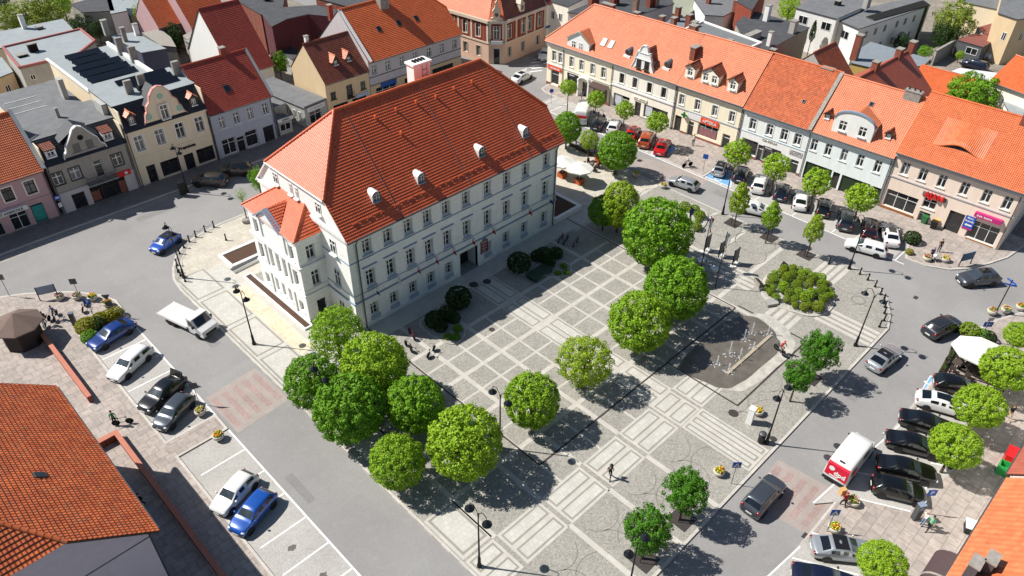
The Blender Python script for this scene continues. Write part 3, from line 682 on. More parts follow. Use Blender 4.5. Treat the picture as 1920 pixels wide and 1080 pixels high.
# ------------------------------------------------------------------ town hall
def town_hall():
    t = thing('town_hall', 'large white three-storey town hall with steep red tiled half-hipped roof on the square', 'town hall', (0, 0, KZ))
    x0, x1, D = -.75, 27.75, 15.2; k = 1.056; ez = 11.0-KZ; ov = .45; yr = 7.6; zr = ez+k*(yr+ov); wt = ez+k*ov-.1; hp = 5.05
    m = MB(); cols = (1.4, 3.85, 6.3, 8.7, 11.15, 13.85, 16.85, 19.7, 22.6, 25.9); ops = []
    top = [('hall', c, 8.45, 1.0, 1.65) for c in cols]; mid = [('hall', c, 4.6, 1.0, 2.0) for c in cols]
    gr = [('hall', c, .95, .95, 1.6) for c in cols if c != 13.85]
    dep = .34
    O = [(c-w/2, c+w/2, z, z+h) for _, c, z, w, h in top+mid+gr]
    wall(m, x0, x1, -.1, wt, O+[(12.75, 15.3, -.1, 2.85)], P_hall, 0, dep)
    # the entrance recess
    for q in ([(12.75, 0, -.1), (12.75, 0, 2.85), (12.75, 1.6, 2.85), (12.75, 1.6, -.1)], [(15.3, 0, -.1), (15.3, 1.6, -.1), (15.3, 1.6, 2.85), (15.3, 0, 2.85)], [(12.75, 1.6, -.1), (12.75, 1.6, 2.85), (15.3, 1.6, 2.85), (15.3, 1.6, -.1)], [(12.75, 0, 2.85), (15.3, 0, 2.85), (15.3, 1.6, 2.85), (12.75, 1.6, 2.85)]): m.poly(q, P_white)
    zh = zr-hp*k
    for x, s in ((x0, -1), (x1, 1)):
        m.T = Matrix.Translation((x, 0, 0))
        pts = [(0, 0, -.1), (0, 0, wt), (0, yr-hp, zh-.1), (0, yr+hp, zh-.1), (0, D, wt), (0, D, -.1)]; m.poly(pts if s > 0 else pts[::-1], P_hall); m.T = None
    m.poly([(x0, D, -.1), (x0, D, wt), (x1, D, wt), (x1, D, -.1)], P_hall)
    m.build('wall', t)
    for kd, c, z, w, h in top+mid+gr:
        window(t, kd, c, z, w, h, y=dep)
        sl = MB()
        if z == 4.6: sl.box(-.85, -.16, 2.45, .85, -.003, 2.53, M_sill)
        for a in (-w/2-.2, w/2+.03): sl.box(a, -.03, .001, a+.17, -.002, h+.0, P_white)
        sl.box(-w/2-.2, -.03, h, w/2+.2, -.002, h+.16, P_white)
        sl.mesh([(-w/2, .0, -.32), (w/2, .0, -.32), (w/2, dep, -.02), (-w/2, dep, -.02), (-w/2-.12, -.12, -.36), (w/2+.12, -.12, -.36), (w/2+.12, -.0, -.30), (-w/2-.12, 0, -.30)], [(0, 1, 2, 3), (4, 5, 6, 7)], M_sill)
        sl.box(-w/2-.12, -.1, -.12, w/2+.12, -.003, -.03, M_sill); sl.build('window_surround', t, (c, 0, z+.02))
    c = MB()
    for z, h, p in ((8.08, .10, .06), (4.27, .07, .05), (3.38, .14, .13), (wt-.45, .4, .22), (-.1, .55, .07)):
        mt = M_sill if h < .3 else P_white
        if z < 0:
            c.box(x0-p, -p, z, 12.7, -.002, z+h, mt); c.box(15.35, -p, z, x1+p, -.002, z+h, mt)
        else: c.box(x0-p, -p, z, x1+p, -.002, z+h, mt)
        c.box(x0-p, 0, z, x0-.002, D, z+h, mt); c.box(x1+.002, 0, z, x1+p, D, z+h, mt)
    c.build('cornice', t)
    d = MB(); d.box(12.85, 1.5, -.05, 15.2, 1.58, 2.6, mat('dark_door', '#1d1512', .5, var=.2)); d.box(14.0, 1.48, 0, 14.04, 1.5, 2.5, M_black)
    dd = d.build('door', t); e = MB(); e.poly([(13.75, 1.49, 1.75), (14.3, 1.49, 1.75), (14.3, 1.49, 2.2), (14.03, 1.49, 2.42), (13.75, 1.49, 2.2)], mat('crest_white', '#b9bfd0', .6, var=.1)); e.build('crest', dd)
    s = MB(); red = mat('office_plate_red', '#7a1f25', .5, var=.05)
    for i in range(4):
        s.box(15.75, -.07, 1.35+i*.42, 17.0-.2, -.003, 1.35+i*.42+.36, red)
        for j in range(2): s.box(15.85, -.075, 1.44+i*.42+j*.14, 16.68-.1*j, -.0705, 1.49+i*.42+j*.14, M_fw)
    s.build('office_plate', t); s = MB(); s.lathe([(.3, 0), (.3, .06)], mat('emblem', '#6d7480', .5, var=.3, scale=12), (0, 0, 0), 16)
    o = s.build('emblem', t, (16.3, -.0, 3.13)); o.rotation_euler = (R(90), 0, 0)
    # roof
    r = MB(); e0, e1 = x0-.2, x1+.65
    F = [(e0, -ov, ez), (e1, -ov, ez), (e1, yr-hp, zh), (e1-hp-.35, yr, zr), (e0+hp+.35, yr, zr), (e0, yr-hp, zh)]
    slope(r, F, T_hall, .285, .06, under=P_white); slope(r, [(x, 2*yr-y, z) for x, y, z in F[::-1]], T_hall, .285, .06, under=P_white)
    slope(r, [(e0, yr+hp, zh), (e0, yr-hp, zh), F[4]], T_hall, .31, .045, under=P_white); slope(r, [(e1, yr-hp, zh), (e1, yr+hp, zh), F[3]], T_hall, .31, .045, under=P_white)
    ridge(r, (F[4][0], yr, zr+.06), (F[3][0], yr, zr+.06), T_hall, .16)
    for a, b in ((F[5], F[4]), ((e0, yr+hp, zh), F[4]), (F[2], F[3]), ((e1, yr+hp, zh), F[3])): ridge(r, Vector(a)+Vector((0, 0, .06)), Vector(b)+Vector((0, 0, .06)), T_hall, .15)
    ro = r.build('roof', t)
    fl = MB()   # verge boards, gutter
    fl.tube([(e0, -ov-.09, ez-.02), (e1, -ov-.09, ez-.02)], .09, M_gut); fl.tube([(e0-.08, yr-hp, zh-.02), (e0-.08, yr+hp, zh-.02)], .08, M_fw)
    fl.build('gutter', t)
    for x in (.15, 27.35):
        dp = MB(); dp.tube([(x, -.16, .05), (x, -.16, ez-.8), (x, -ov-.05, ez-.1)], .07, M_gut, 8); dp.build('downpipe', t)
    # four half-round dormers with white hoods
    for px_, py_ in ((706, 378), (790, 343), (903, 293), (985, 256)):
        # point on the roof slope seen at that pixel
        dr = CX*((px_-960)/FPX)-CU*((py_-540)/FPX)+CF; kk = k; c0 = CAM-Vector((0, 0, KZ))
        tt = (ez+kk*(c0.y+ov)-c0.z)/(dr.z-kk*dr.y); p = c0+dr*tt
        dm = MB(); w, h = .82, .62; N = 12; yf = p.y; z0 = ez+k*(yf+ov)
        pr = [(-w/2, z0-.25)]+[(-w/2*math.cos(math.pi*i/N), z0+h+w/2*math.sin(math.pi*i/N)) for i in range(N+1)]+[(w/2, z0-.25)]
        dm.poly([(p.x+x, yf, z) for x, z in pr], M_fw)
        pr2 = [(x*1.16, z+(.08 if z > z0 else 0)) for x, z in pr]
        for i in range(len(pr2)-1):
            a, b = pr2[i], pr2[i+1]; la, lb = max(.3, (a[1]-z0)/k+.25), max(.3, (b[1]-z0)/k+.25)
            dm.poly([(p.x+a[0], yf-.1, a[1]), (p.x+b[0], yf-.1, b[1]), (p.x+b[0]*.9, yf+lb, b[1]), (p.x+a[0]*.9, yf+la, a[1])], mat('dormer_sheet', '#d5d6d6', .4, var=.06), None, True)
            q0, q1 = pr[i], pr[i+1]; dm.poly([(p.x+a[0], yf-.1, a[1]), (p.x+q0[0]*.98, yf-.1, q0[1]), (p.x+q1[0]*.98, yf-.1, q1[1]), (p.x+b[0], yf-.1, b[1])], M_gut)
        do = dm.build('dormer', ro); wn = MB()
        gp = [(-.28, z0+.12)]+[(-.28*math.cos(math.pi*i/8), z0+h+.05+.28*math.sin(math.pi*i/8)) for i in range(9)]+[(.28, z0+.12)]
        wn.poly([(p.x+x, yf-.02, z) for x, z in gp], M_glass)
        wn.box(p.x-.025, yf-.05, z0+.12, p.x+.025, yf-.021, z0+h+.33, M_fw); wn.box(p.x-.28, yf-.045, z0+.42, p.x+.28, yf-.0215, z0+.47, M_fw); wn.box(p.x-.28, yf-.045, z0+.72, p.x+.28, yf-.0215, z0+.77, M_fw)
        wn.box(p.x-.45, yf-.22, z0-.02, p.x+.45, yf-.0, z0+.08, M_sill); wn.build('window', do)
    sg = MB()   # snow guards and vent tiles
    sg.box(.3, .4, ez+k*(.4+ov)+.04, 27.4, .46, ez+k*(.4+ov)+.1, T_hall)
    for i in range(34):
        x = .4+i*.8; y = .38+(i % 2)*.05; sg.box(x, y, ez+k*(y+ov)+.05, x+.62, y+.04, ez+k*(y+ov)+.22, T_hall)
    sg.build('snow_guard', ro)
    for x, y in ((8, 6.2), (10.5, 6.2), (13, 6.2), (15.5, 6.1), (18, 6.2), (20.5, 6.2), (9.7, 4.6)):
        sg = MB(); sg.cbox((x, y, ez+k*(y+ov)), (.16, .2, .38), T_hall); sg.build('vent_pipe', ro)
    for x in (5.4, 14.2, 22.9):
        lw = MB(); lw.tube([(x, -ov, ez+.14), (x, yr, zr+.12)], .022, M_zinc, 4); lw.build('lightning_wire', ro)
    ch = MB(); ch.box(15.9, 10.0, 14, 18.1, 11.2, 19.85, P_white); ch.box(15.75, 9.85, 19.85, 18.25, 11.35, 20.05, P_white)
    for i in range(4): ch.cbox((16.4+i*.4, 10.6, 20.05), (.22, .5, .18), M_dark)
    for z in range(6): ch.box(17.0, 9.95, 16.2+z*.6, 17.6, 9.98, 16.25+z*.6, M_gut)
    ch.box(16.98, 9.95, 16, 17.0, 9.98, 19.8, M_gut); ch.box(17.6, 9.95, 16, 17.62, 9.98, 19.8, M_gut); ch.build('chimney', ro)
    # west gable: windows
    Tm = Matrix.Translation((x0, 0, 0)) @ Matrix.Rotation(R(-90), 4, 'Z')
    for v, z, w, h in ((2.4, 8.3, .95, 1.6), (2.4, 4.5, .95, 1.9), (2.4, .9, .9, 1.6), (4.0, 12.0, .9, 1.2), (7.6, 12.1, .5, 1.2), (8.6, 12.1, .5, 1.2), (11.4, 12.1, .9, 1.2)):
        a, b = win_data('win', w, h, M_fw, None); o = link('window', a, t, Tm @ Vector((-v-w/2, -.06, z)), R(-90)); link('pane', b, o)
    # west wing
    wx, wy0, wy1, wz = -3.5, 4.4, 13.3, 10.0-KZ
    wg = MB(); Wops = []
    for v in (5.6, 12.1): Wops += [(v-.45, v+.45, 7.2, 8.9), (v-.45, v+.45, 4.1, 6.0), (v-.4, v+.4, .9, 2.2)]
    for v in (7.6, 8.85, 10.1): Wops += [(v-.35, v+.35, 4.0, 6.3), (v-.3, v+.3, 1.0, 2.6)]
    wg.T = Matrix.Translation((wx, 0, 0)) @ Matrix.Rotation(R(-90), 4, 'Z')
    flip = [(-b, -a, c, d) for a, b, c, d in Wops]
    wall(wg, -wy1, -wy0, -.1, wz+.1, flip, P_hall, 0, .22); wg.T = None
    sops = [(-2.1-.45, -2.1+.45, 7.3, 8.9), (-2.0-.45, -2.0+.45, 4.1, 5.9), (-1.9-.5, -1.9+.5, -.1, 2.3)]
    wg.T = Matrix.Translation((0, wy0, 0)); wall(wg, wx, x0-.003, -.1, wz+.1, sops, P_hall, 0, .22); wg.T = None
    wg.poly([(wx, wy1, -.1), (wx, wy1, wz), (x0, wy1, wz), (x0, wy1, -.1)], P_hall)
    wo = wg.build('west_wing', t)
    for a, b, c, d in flip:
        p, q = win_data('win', b-a, d-c, M_fw, None); o = link('window', join_mesh('ww', p, q), wo, Matrix.Translation((wx, 0, 0)) @ Matrix.Rotation(R(-90), 4, 'Z') @ Vector((a, .22, c)), R(-90))
    for a, b, c, d in sops[:2]:
        p, q = win_data('win', b-a, d-c, M_fw, None); link('window', join_mesh('ww', p, q), wo, (a, wy0+.22, c))
    p, q = win_data('door', 1.0, 2.4, M_fd, None); link('door', join_mesh('wd', p, q), wo, (-2.4, wy0+.2, -.1))
    c = MB()
    for z, h, p in ((6.75, .16, .22), (3.35, .14, .1), (7.0, .07, .05), (3.9, .06, .05), (wz-.2, .3, .2), (-.1, .5, .08)):
        mt = P_white  # bands white, not blue-grey: bleaching by the sun put into the colour
        c.box(wx-p, wy0-p, z, wx-.002, wy1+p, z+h, mt)
        if z > 0: c.box(wx, wy0-p, z, x0-.01, wy0-.002, z+h, mt)
    for v in (6.65, 11.05):
        for z in (0, 3.6, 7.1): c.box(wx-.12, v-.14, z+.4, wx-.002, v+.14, z+2.9, P_white)
    c.build('wing_cornice', wo)
    wr = MB(); o = .3; zt = 12.0-KZ; kx = (zt-wz)/(x0-wx+o); A = (wx-o, wy0-o, wz+.1); B = (wx-o, wy1+o, wz+.1)
    ya, yb = 6.5, 11.2
    slope(wr, [B, A, (x0, ya, zt), (x0, yb, zt)], T_hall, .3, .045, under=P_white); slope(wr, [A, (x0, wy0-o, wz+.1), (x0, ya, zt)], T_hall, .31, .045, under=P_white); slope(wr, [(x0, wy1+o, wz+.1), B, (x0, yb, zt)], T_hall, .3, .05)
    ridge(wr, Vector(A)+Vector((0, 0, .05)), (x0, ya, zt+.05), T_hall, .12); ridge(wr, Vector(B)+Vector((0, 0, .05)), (x0, yb, zt+.05), T_hall, .12)
    # pediment gable of the wing
    cy = 8.85; hw = 2.3; ph = 1.55; zb = wz+.1
    wr.poly([(wx-o, cy-hw, zb), (wx-o, cy, zb+ph), (wx-o, cy+hw, zb)], P_white)
    for s in (-1, 1):
        slope(wr, [(wx-o-.05, cy+s*hw, zb), (x0-.9, cy+s*.3, zb+ph*.87+.1), (x0-.6, cy, zb+ph+.12), (wx-o-.05, cy, zb+ph)][::s], T_hall, .3, .045)
        wr.mesh([(wx-o-.18, cy+s*(hw+.15), zb-.08), (wx-o-.18, cy, zb+ph+.1), (wx-o+.35, cy, zb+ph+.14), (wx-o+.35, cy+s*(hw+.15), zb+.0), (wx-o-.18, cy, zb+ph-.12), (wx-o-.18, cy+s*(hw+.1), zb-.22)], [(0, 1, 2, 3), (0, 1, 4, 5)], M_sill)
    wr.build('wing_roof', wo)
    # raised planting beds beside the building
    return t
town_hall()
def flag_set():
    mred = mat('flag_red', '#b02028', .8, var=.05); mwh = mat('flag_white', '#d8d8d8', .8, var=.05); mbl = mat('flag_blue', '#2a3a86', .8, var=.05)
    for i, (c, cols) in enumerate(((1.55, (mwh, mbl)), (4.2, (mwh, mwh)), (6.7, (mwh, mred)), (9.1, (mwh, mred)), (11.5, (mwh, mred)), (14.2, (mwh, mred)), (17.2, (mwh, mred)), (22.9, (mwh, mred)), (26.4, (mwh, mbl)))):
        names = ('first window from left', 'second window from the left', 'third window from the left', 'fourth window from left', 'fifth window from the left', 'window above the entrance', 'window right of the entrance', 'second window from right', 'window at the right corner')
        col = ('white and blue', 'plain white', 'white and red', 'white and red', 'white and red', 'white and red', 'white and red', 'white and red', 'white and blue')
        f = thing('wall_flag', f'{col[i]} flag on town hall below the {names[i]}', 'flag', (c, -.05, 4.25+KZ), 0, 'flags on the town hall front')
        m = MB(); m.tube([(0, 0, 0), (.12, -.75, .35)], .02, M_fw, 6); m.build('flag_pole', f)
        m = MB()
        for j in range(5):
            for s, mt in ((0, cols[0]), (1, cols[1])):
                y0, y1 = -.25-j*.1, -.35-j*.1; x = lambda q: .05+.03*math.sin(q*9); z0 = .32-.5*s-j*.02; 
                m.poly([(x(y0)+.05*s, y0, z0), (x(y1)+.05*s, y1, z0+.02), (x(y1)+.09+.05*s, y1+.05, z0-.48), (x(y0)+.09+.05*s, y0+.05, z0-.48)], mt)
        m.build('flag_cloth', f)
flag_set()
# ------------------------------------------------------------------ east row of houses (local u from north to south)
E0, E1 = Vector((58.2, 30)), Vector((61.3, -39.5)); EU = (E1-E0).normalized()
def ept(u): return E0+EU*u
M_sred = mat('sign_red', '#c8201f', .5, var=.03); M_sor = mat('sign_orange', '#e04a1e', .5, var=.03); M_swh = mat('sign_white', '#d8d8d6', .5, var=.02); M_sbl = mat('sign_blue', '#1f4fa8', .5, var=.03)
M_spk = mat('sign_pink', '#b2286e', .5, var=.05); M_grn = mat('sign_green', '#1a6e3a', .5, var=.05); M_purp = mat('dark_fascia', '#2d2530', .6, var=.05)
def sign(H, name, u0, u1, z0, z1, mt, y=-.14, t=.12):
    m = MB(); m.box(u0, y, z0, u1, y+t-.003, z1, mt); return m.build(name, H.root)
def strokes(o, u0, u1, z, h, mt, y, seed=0):
    "small illegible lettering, as it reads at this size in the photo"
    rr = random.Random(seed); m = MB(); x = u0
    while x < u1-.05:
        w = rr.uniform(.06, .16)
        if rr.random() > .15: m.box(x, y-.012, z+rr.uniform(0, .2)*h, min(u1, x+w), y-.002, z+h*rr.uniform(.75, 1), mt)
        x += w+.05
    return m.build('lettering', o)
E_cz = lambda z: ((z, .18, .1),)
# 1 yellow corner house
w1 = [('win', u, 4.2, .85, 1.65) for u in (1.4, 2.7, 5.0, 7.0, 9.2, 11.3)]
h = house('corner_house', 'pale yellow corner house with orange roof, gabled dormer and arched porch at the street mouth', ept(0), ept(13.1), 10.4, 7.1, 1.0, P_yel, T_salm,
          w1+[('shop', 1.75, .3, 1.7, 2.4), ('shop', 5.4, .4, 2.2, 2.3, M_purp), ('door', 8.0, -.1, 1.2, 2.6, M_fd), ('shop', 11, .5, 2.8, 2.0, M_purp)], trim=P_white, base=M_brick, baseh=.45, cz=((3.45, .16, .08), (6.7, .35, .25)), corn=P_white, hipL=5.2, gut=True, endov=(.4, .0),
          sideL=[('side', v, z, .8, 1.5) for v in (2, 4.5, 7) for z in (1.2, 4.3)])
pipe(h, 3.4); pipe(h, 13.0)
o = sign(h, 'shop_sign', .2, 3.1, 2.75, 3.3, M_sor); strokes(o, .5, 2.8, 2.88, .3, M_swh, -.14, 3)
m = MB(); m.prism_y(mirror([(4.0, 6.6), (4.0, 8.6), (3.85, 8.7), (6.15, 10.0)], 6.15), -.06, .06, P_white)
m.box(4.0, 0, 6.6, 4.1, 2.2, 8.7, P_white); m.box(8.2, 0, 6.6, 8.3, 2.2, 8.7, P_white)
for s in (-1, 1): slope(m, [(6.15+s*2.4, -.2, 8.6), (6.15+s*2.4, 2.3, 8.6), (6.15, 3.8, 10.05), (6.15, -.2, 10.05)][::s], T_salm, .32, .05)
d = m.build('dormer', h.roof); g2 = mat('copper_green', '#8fb8a4', .6, var=.1); m = MB()
for s in (-1, 1): m.mesh([(6.15+s*2.45, -.3, 8.5), (6.15, -.3, 10.05), (6.15, .05, 10.15), (6.15+s*2.45, .05, 8.62)], [(0, 1, 2, 3)], g2)
m.build('gable_flashing', d)
for u in (5.3, 6.7):
    p, q = win_data('win', .8, 1.35, M_fw, None); link('window', join_mesh('dw', p, q), d, (u-.4, -.09, 7.1))
for u in (9.9, 11.3): skylight(h, u, 1.5, .85, 1.3)
m = MB(); m.box(6.9, -.75, 2.75, 7.15, -.003, 2.95, P_white); N = 10
for i in range(N):
    a, b = math.pi*i/N, math.pi*(i+1)/N; m.mesh([(8-1.15*math.cos(a), -.6, 2.75+.75*math.sin(a)), (8-1.15*math.cos(b), -.6, 2.75+.75*math.sin(b)), (8-1.15*math.cos(b), -.003, 2.75+.75*math.sin(b)), (8-1.15*math.cos(a), -.003, 2.75+.75*math.sin(a)), (8-.95*math.cos(a), -.6, 2.75+.55*math.sin(a)), (8-.95*math.cos(b), -.6, 2.75+.55*math.sin(b))], [(0, 1, 2, 3), (0, 4, 5, 1)], P_white)
m.box(6.85, -.6, 0, 7.1, -.003, 2.75, P_white); m.box(8.9, -.6, 0, 9.15, -.003, 2.75, P_white); m.build('porch', h.root)
m = MB(); m.mesh([(9.5, -.003, 3.2), (12.6, -.003, 3.2), (12.6, -1.1, 2.75), (9.5, -1.1, 2.75), (9.5, -1.1, 2.5), (12.6, -1.1, 2.5)], [(0, 1, 2, 3), (3, 2, 5, 4)], mat('brown_awning', '#4a3a35', .8)); m.build('awning', h.root)
o = sign(h, 'shop_sign', 4.4, 6.6, 2.72, 3.15, M_purp); strokes(o, 4.9, 6.1, 2.82, .22, M_swh, -.14, 5)
chimney(h, 6.6, 6.4, 2.2, .7, 13.0); chimney(h, 11.9, 6.5, .9, .7, 12.9); chimney(h, 12.7, 6.2, .5, .5, 12.2)
# 2 cream house with the shaped gable
w2 = [('win', u, 4.35, .85, 1.55) for u in (14.8-13.1, 17.2-13.1, 19.8-13.1, 22.3-13.1)]
h = house('gabled_house', 'cream house with curved white baroque gable and round zinc dormers between yellow houses', ept(13.1), ept(24.4), 10.6, 7.1, 1.0, P_cream, T_salm,
          [(a, b, c, d, e, M_fd) for a, b, c, d, e in w2]+[('shop', 2.0, .45, 3.0, 2.1), ('door', 5.1, -.1, 1.1, 2.5, M_fd), ('shop', 8.3, .45, 4.2, 2.0, M_purp)], trim=P_white, base=M_conc, baseh=.3, cz=((3.7, .25, .14), (4.15, .08, .06), (6.75, .3, .22)), corn=P_white)
m = MB(); gx = 5.15
out = mirror([(2.7, 6.9), (2.75, 7.25), (3.2, 7.3), (3.45, 7.9), (3.75, 8.5), (3.8, 9.2), (4.05, 9.6), (4.05, 10.0), (4.5, 10.1), (4.65, 10.7), (4.9, 10.95), (5.15, 11.0)], gx)
curvy_gable(m, out, -.12, .3, P_white, P_white)
for z in (7.2, 8.95, 9.9): m.box(gx-(1.9 if z < 8 else 1.35 if z < 9.5 else 1.0), -.22, z, gx+(1.9 if z < 8 else 1.35 if z < 9.5 else 1.0), -.121, z+.1, P_white)
d = m.build('gable', h.roof)
for u in (-.7, .7):
    p, q = win_data('win', .75, 1.15, M_fd, None); link('window', join_mesh('dw', p, q), d, (gx+u-.37, -.19, 7.7))
m = MB(); slope(m, [(gx+1.55, .2, 8.9), (gx+1.55, 2.1, 8.9), (gx, 3.6, 10.4), (gx, .2, 10.4)], T_brn, .32, .05); slope(m, [(gx-1.55, 2.1, 8.9), (gx-1.55, .2, 8.9), (gx, .2, 10.4), (gx, 3.6, 10.4)], T_brn, .32, .05)
m.poly([(gx+1.5, .2, 7.4), (gx+1.5, 1.8, 8.95), (gx+1.5, .2, 8.95)], P_grey); m.build('gable_roof', d)
for u in (1.7, 8.6):
    m = MB(); z = h.ez+1.0*(1.1+.4); m.tube([(u, .75, z+.35), (u, 2.2, z+.5)], .45, M_zinc, 12); m.box(u-.6, .6, z-.45, u+.6, 1.0, z-.12, P_white); m.tube([(u, .72, z+.35), (u, .74, z+.35)], .36, M_glass, 12); m.build('round_dormer', h.roof)
pipe(h, 11.2); chimney(h, 9.2, 5.8, 1.1, 1.0, 13.6); chimney(h, 8.2, 7.6, .8, .8, 13.4)
mt = mat('poster', '#b9bec6', .6, var=.35, scale=2)
for u0, u1 in ((.75, 1.9), (6.4, 7.6)): m = MB(); m.box(u0, .17, .65, u1, .195, 2.35, mt); m.build('window_poster', h.root)
o = sign(h, 'shop_sign', 4.2, 6.6, 2.75, 3.15, P_cream); strokes(o, 4.4, 6.4, 2.85, .22, mat('bronze', '#6b5a2c', .5), -.14, 7)
# 3 yellow pharmacy house
q0 = 24.4; w3 = [('win', u-q0, 4.25, .85, 1.55) for u in (25.4, 28.0, 30.8, 33.5)]
h = house('pharmacy_house', 'pale yellow pharmacy house with three roof dormers and orange shop sign', ept(24.4), ept(35.0), 10.8, 7.05, 1.0, P_yel, T_salm,
          w3+[('door', .95, -.1, 1.1, 2.6, M_fd), ('door', 3.1, -.1, 1.0, 2.4, M_fw), ('shop', 5.9, .7, 3.2, 1.9), ('door', 8.9, -.05, 1.2, 2.3, M_fw)], trim=P_white, base=M_brick, baseh=.4, cz=((3.65, .14, .08), (6.75, .3, .22)), corn=mat('blue_grey_cornice', '#9aa6b0', .7))
for u, w, n in ((1.35, 1.5, 1), (4.55, 2.7, 2), (8.1, 1.5, 1)): dormer(h, u, .55, w, 1.75, 'gable', P_cream, T_brn, n, .75, 1.05, .5, rise=w*.3)
sign(h, 'white_sign', 2.45, 4.6, 2.75, 3.55, M_swh); o = sign(h, 'orange_sign', 4.6, 7.45, 2.7, 3.5, M_sor); letters('APTEKA', .62, M_swh, o, (6.05, -.16, 3.1))
m = MB(); m.cbox((2.0, -.35, 2.9), (.9, .1, .3), M_grn); m.cbox((2.0, -.35, 2.6), (.3, .1, .9), M_grn); m.build('pharmacy_cross', h.root)
m = MB(); mt = mat('shop_display', '#8a5f62', .5, var=.6, scale=5); m.box(4.5, .12, .8, 7.3, .19, 1.9, mt); m.build('window_display', h.root)
pipe(h, 10.5); pipe(h, .08); chimney(h, .2, 3.1, .8, 1.5, 11.8); chimney(h, 10.2, 6.2, .7, .6, 13.2)
# 4 white house, old orange roof
q0 = 35.0; w4 = [('win', u-q0, 4.2, .95, 1.6) for u in (36.7, 39.2, 41.3, 43.2)]
h = house('white_shop_house', 'white shop house with plain old orange tile roof beside the pharmacy', ept(35.0), ept(44.6), 11.2, 6.85, 1.0, P_white, T_old,
          w4+[('shop', 1.9, .6, 2.4, 2.1, M_fd), ('door', 3.6, -.1, 1.0, 2.6), ('shop', 5.2, .5, 2.6, 2.1), ('door', 8.6, -.1, 1.2, 2.2)], trim=P_mint, base=M_brick, baseh=.45, cz=((3.7, .1, .06), (6.5, .22, .18)), corn=mat('pale_blue_cornice', '#b8cbd2', .7), course=.24)
letters('CENTRUM', .45, mat('grey_letters', '#b0a9a4', .6), h.root, (4.6, -.03, 3.35)); o = sign(h, 'fascia', 3.95, 6.5, 2.25, 2.62, M_purp, -.03, .03); letters('Favorit', .34, M_swh, o, (4.7, -.04, 2.43), ext=.01)
o = sign(h, 'shop_sign', 7.6, 9.4, 2.7, 3.4, P_lil, -.06, .05)
for i in range(3): strokes(o, 7.7, 9.3, 2.8+i*.2, .12, M_gut, -.06, 20+i)
pipe(h, .1); skylight(h, 7.0, 2.0, .4, .5); chimney(h, 7.6, 5.8, 1.6, .8, 12.9, m=M_conc)
m = MB(); slope(m, [(9.35, -.45, 6.95), (9.85, -.45, 6.95), (9.85, 5.6, 13.0), (9.35, 5.6, 13.0)], M_conc, 6, .12); m.build('party_wall_coping', h.roof)
# 5 mint white house, big segmental dormer
q0 = 44.6; w5 = [('win', u-q0, 4.2, .85, 1.6) for u in (45.5, 47.4, 49.5, 51.6, 53.8)]
h = house('mint_house', 'mint white house with wide segmental white dormer and dark green shop front', ept(44.6), ept(55.4), 11.0, 6.8, 1.0, P_mint, T_salm,
          w5+[('shop', 2.3, .05, 3.6, 2.5, M_fd), ('door', 4.75, -.05, .9, 2.5, M_fd), ('shop', 7.3, .0, 3.7, 2.45, M_fd), ('shop', 10.0, .7, 1.1, 1.7, M_fd)], base=M_conc, baseh=.15, cz=((6.45, .22, .18),), corn=P_white)
dormer(h, 4.9, .25, 5.0, 2.0, 'arch', P_white, T_salm, 2, .95, 1.25, .45, rise=1.25, trimm=M_sill)
for u in (1.2, 9.0): dormer(h, u, 1.1, .8, .75, 'gable', M_fd, T_brn, 1, .5, .5, .15, rise=.35)
skylight(h, 5.2, 3.6, .5, .6); chimney(h, 9.1, 5.2, 1.9, .8, 13.3, m=M_conc, pots=3); pipe(h, .12); pipe(h, 10.6)
gr = mat('green_blind', '#23351f', .7, var=.2); m = MB(); m.box(.6, .16, .5, 4.0, .195, 2.4, gr); m.box(5.6, .16, .4, 9.0, .195, 2.3, gr); m.build('green_blind', h.root)
# 6 pink-beige shop house with the eyebrow window
q0 = 55.4; w6 = [('win', u-q0, 5.1, .95, 1.6) for u in (56.9, 59.0, 61.2, 63.7, 66.1, 68.3)]
h = house('eyebrow_roof_house', 'pinkish beige corner shop house with broad orange roof and eyebrow window', ept(55.4), ept(69.5), 11.4, 7.75, .93, P_pink, T_old2,
          w6+[('shop', 2.3, .45, 3.8, 2.3), ('win', 5.45, 2.0, 1.5, 1.3), ('door', 5.4, -.05, 1.3, 1.5), ('door', 8.7, -.05, 1.7, 2.9, M_fd), ('shop', 11.9, .25, 3.2, 2.4)], base=M_conc, baseh=.12, cz=((4.45, .16, .1), (7.2, .3, .2)), corn=P_lil, over=.5, course=.26,
          sideR=[('side', v, z, .8, 1.5) for v in (2, 4.5) for z in (1.2, 5.2)])
m = MB(); m.box(.3, -.12, .02, 4.3, -.003, .4, mat('brown_wood', '#8a5a34', .6)); m.build('shop_sill', h.root); m = MB(); m.box(10.5, -.12, .02, 13.5, -.003, .22, MATS['brown_wood']); m.build('shop_sill', h.root)
o = sign(h, 'red_sign', 4.35, 7.05, 3.5, 4.05, mat('sign_backing', '#6d6a6a', .6)); letters('AJAN', .95, M_sred, o, (5.7, -.26, 3.82), ext=.1, bold=.04)
o = sign(h, 'blue_sign', 9.65, 10.75, 1.2, 2.95, M_sbl, -.06, .05); letters('Biuro', .3, M_swh, o, (10.2, -.07, 2.7), ext=.01); letters('Podróży', .28, M_swh, o, (10.2, -.07, 2.3), ext=.01)
m = MB(); m.prism_y([(9.8, 1.8), (10.05, 2.0), (10.05, 1.9), (10.6, 1.9), (10.6, 1.7), (10.05, 1.7), (10.05, 1.6)], -.07, -.0601, M_swh); m.box(9.65, -.065, 1.2, 10.75, -.0605, 1.42, M_spk); m.build('arrow', o)
m = MB(); m.box(10.4, -.5, 3.3, 13.3, -.003, 3.85, M_spk); o = m.build('pink_sign', h.root); strokes(o, 10.7, 12.6, 3.45, .26, M_swh, -.5, 9)
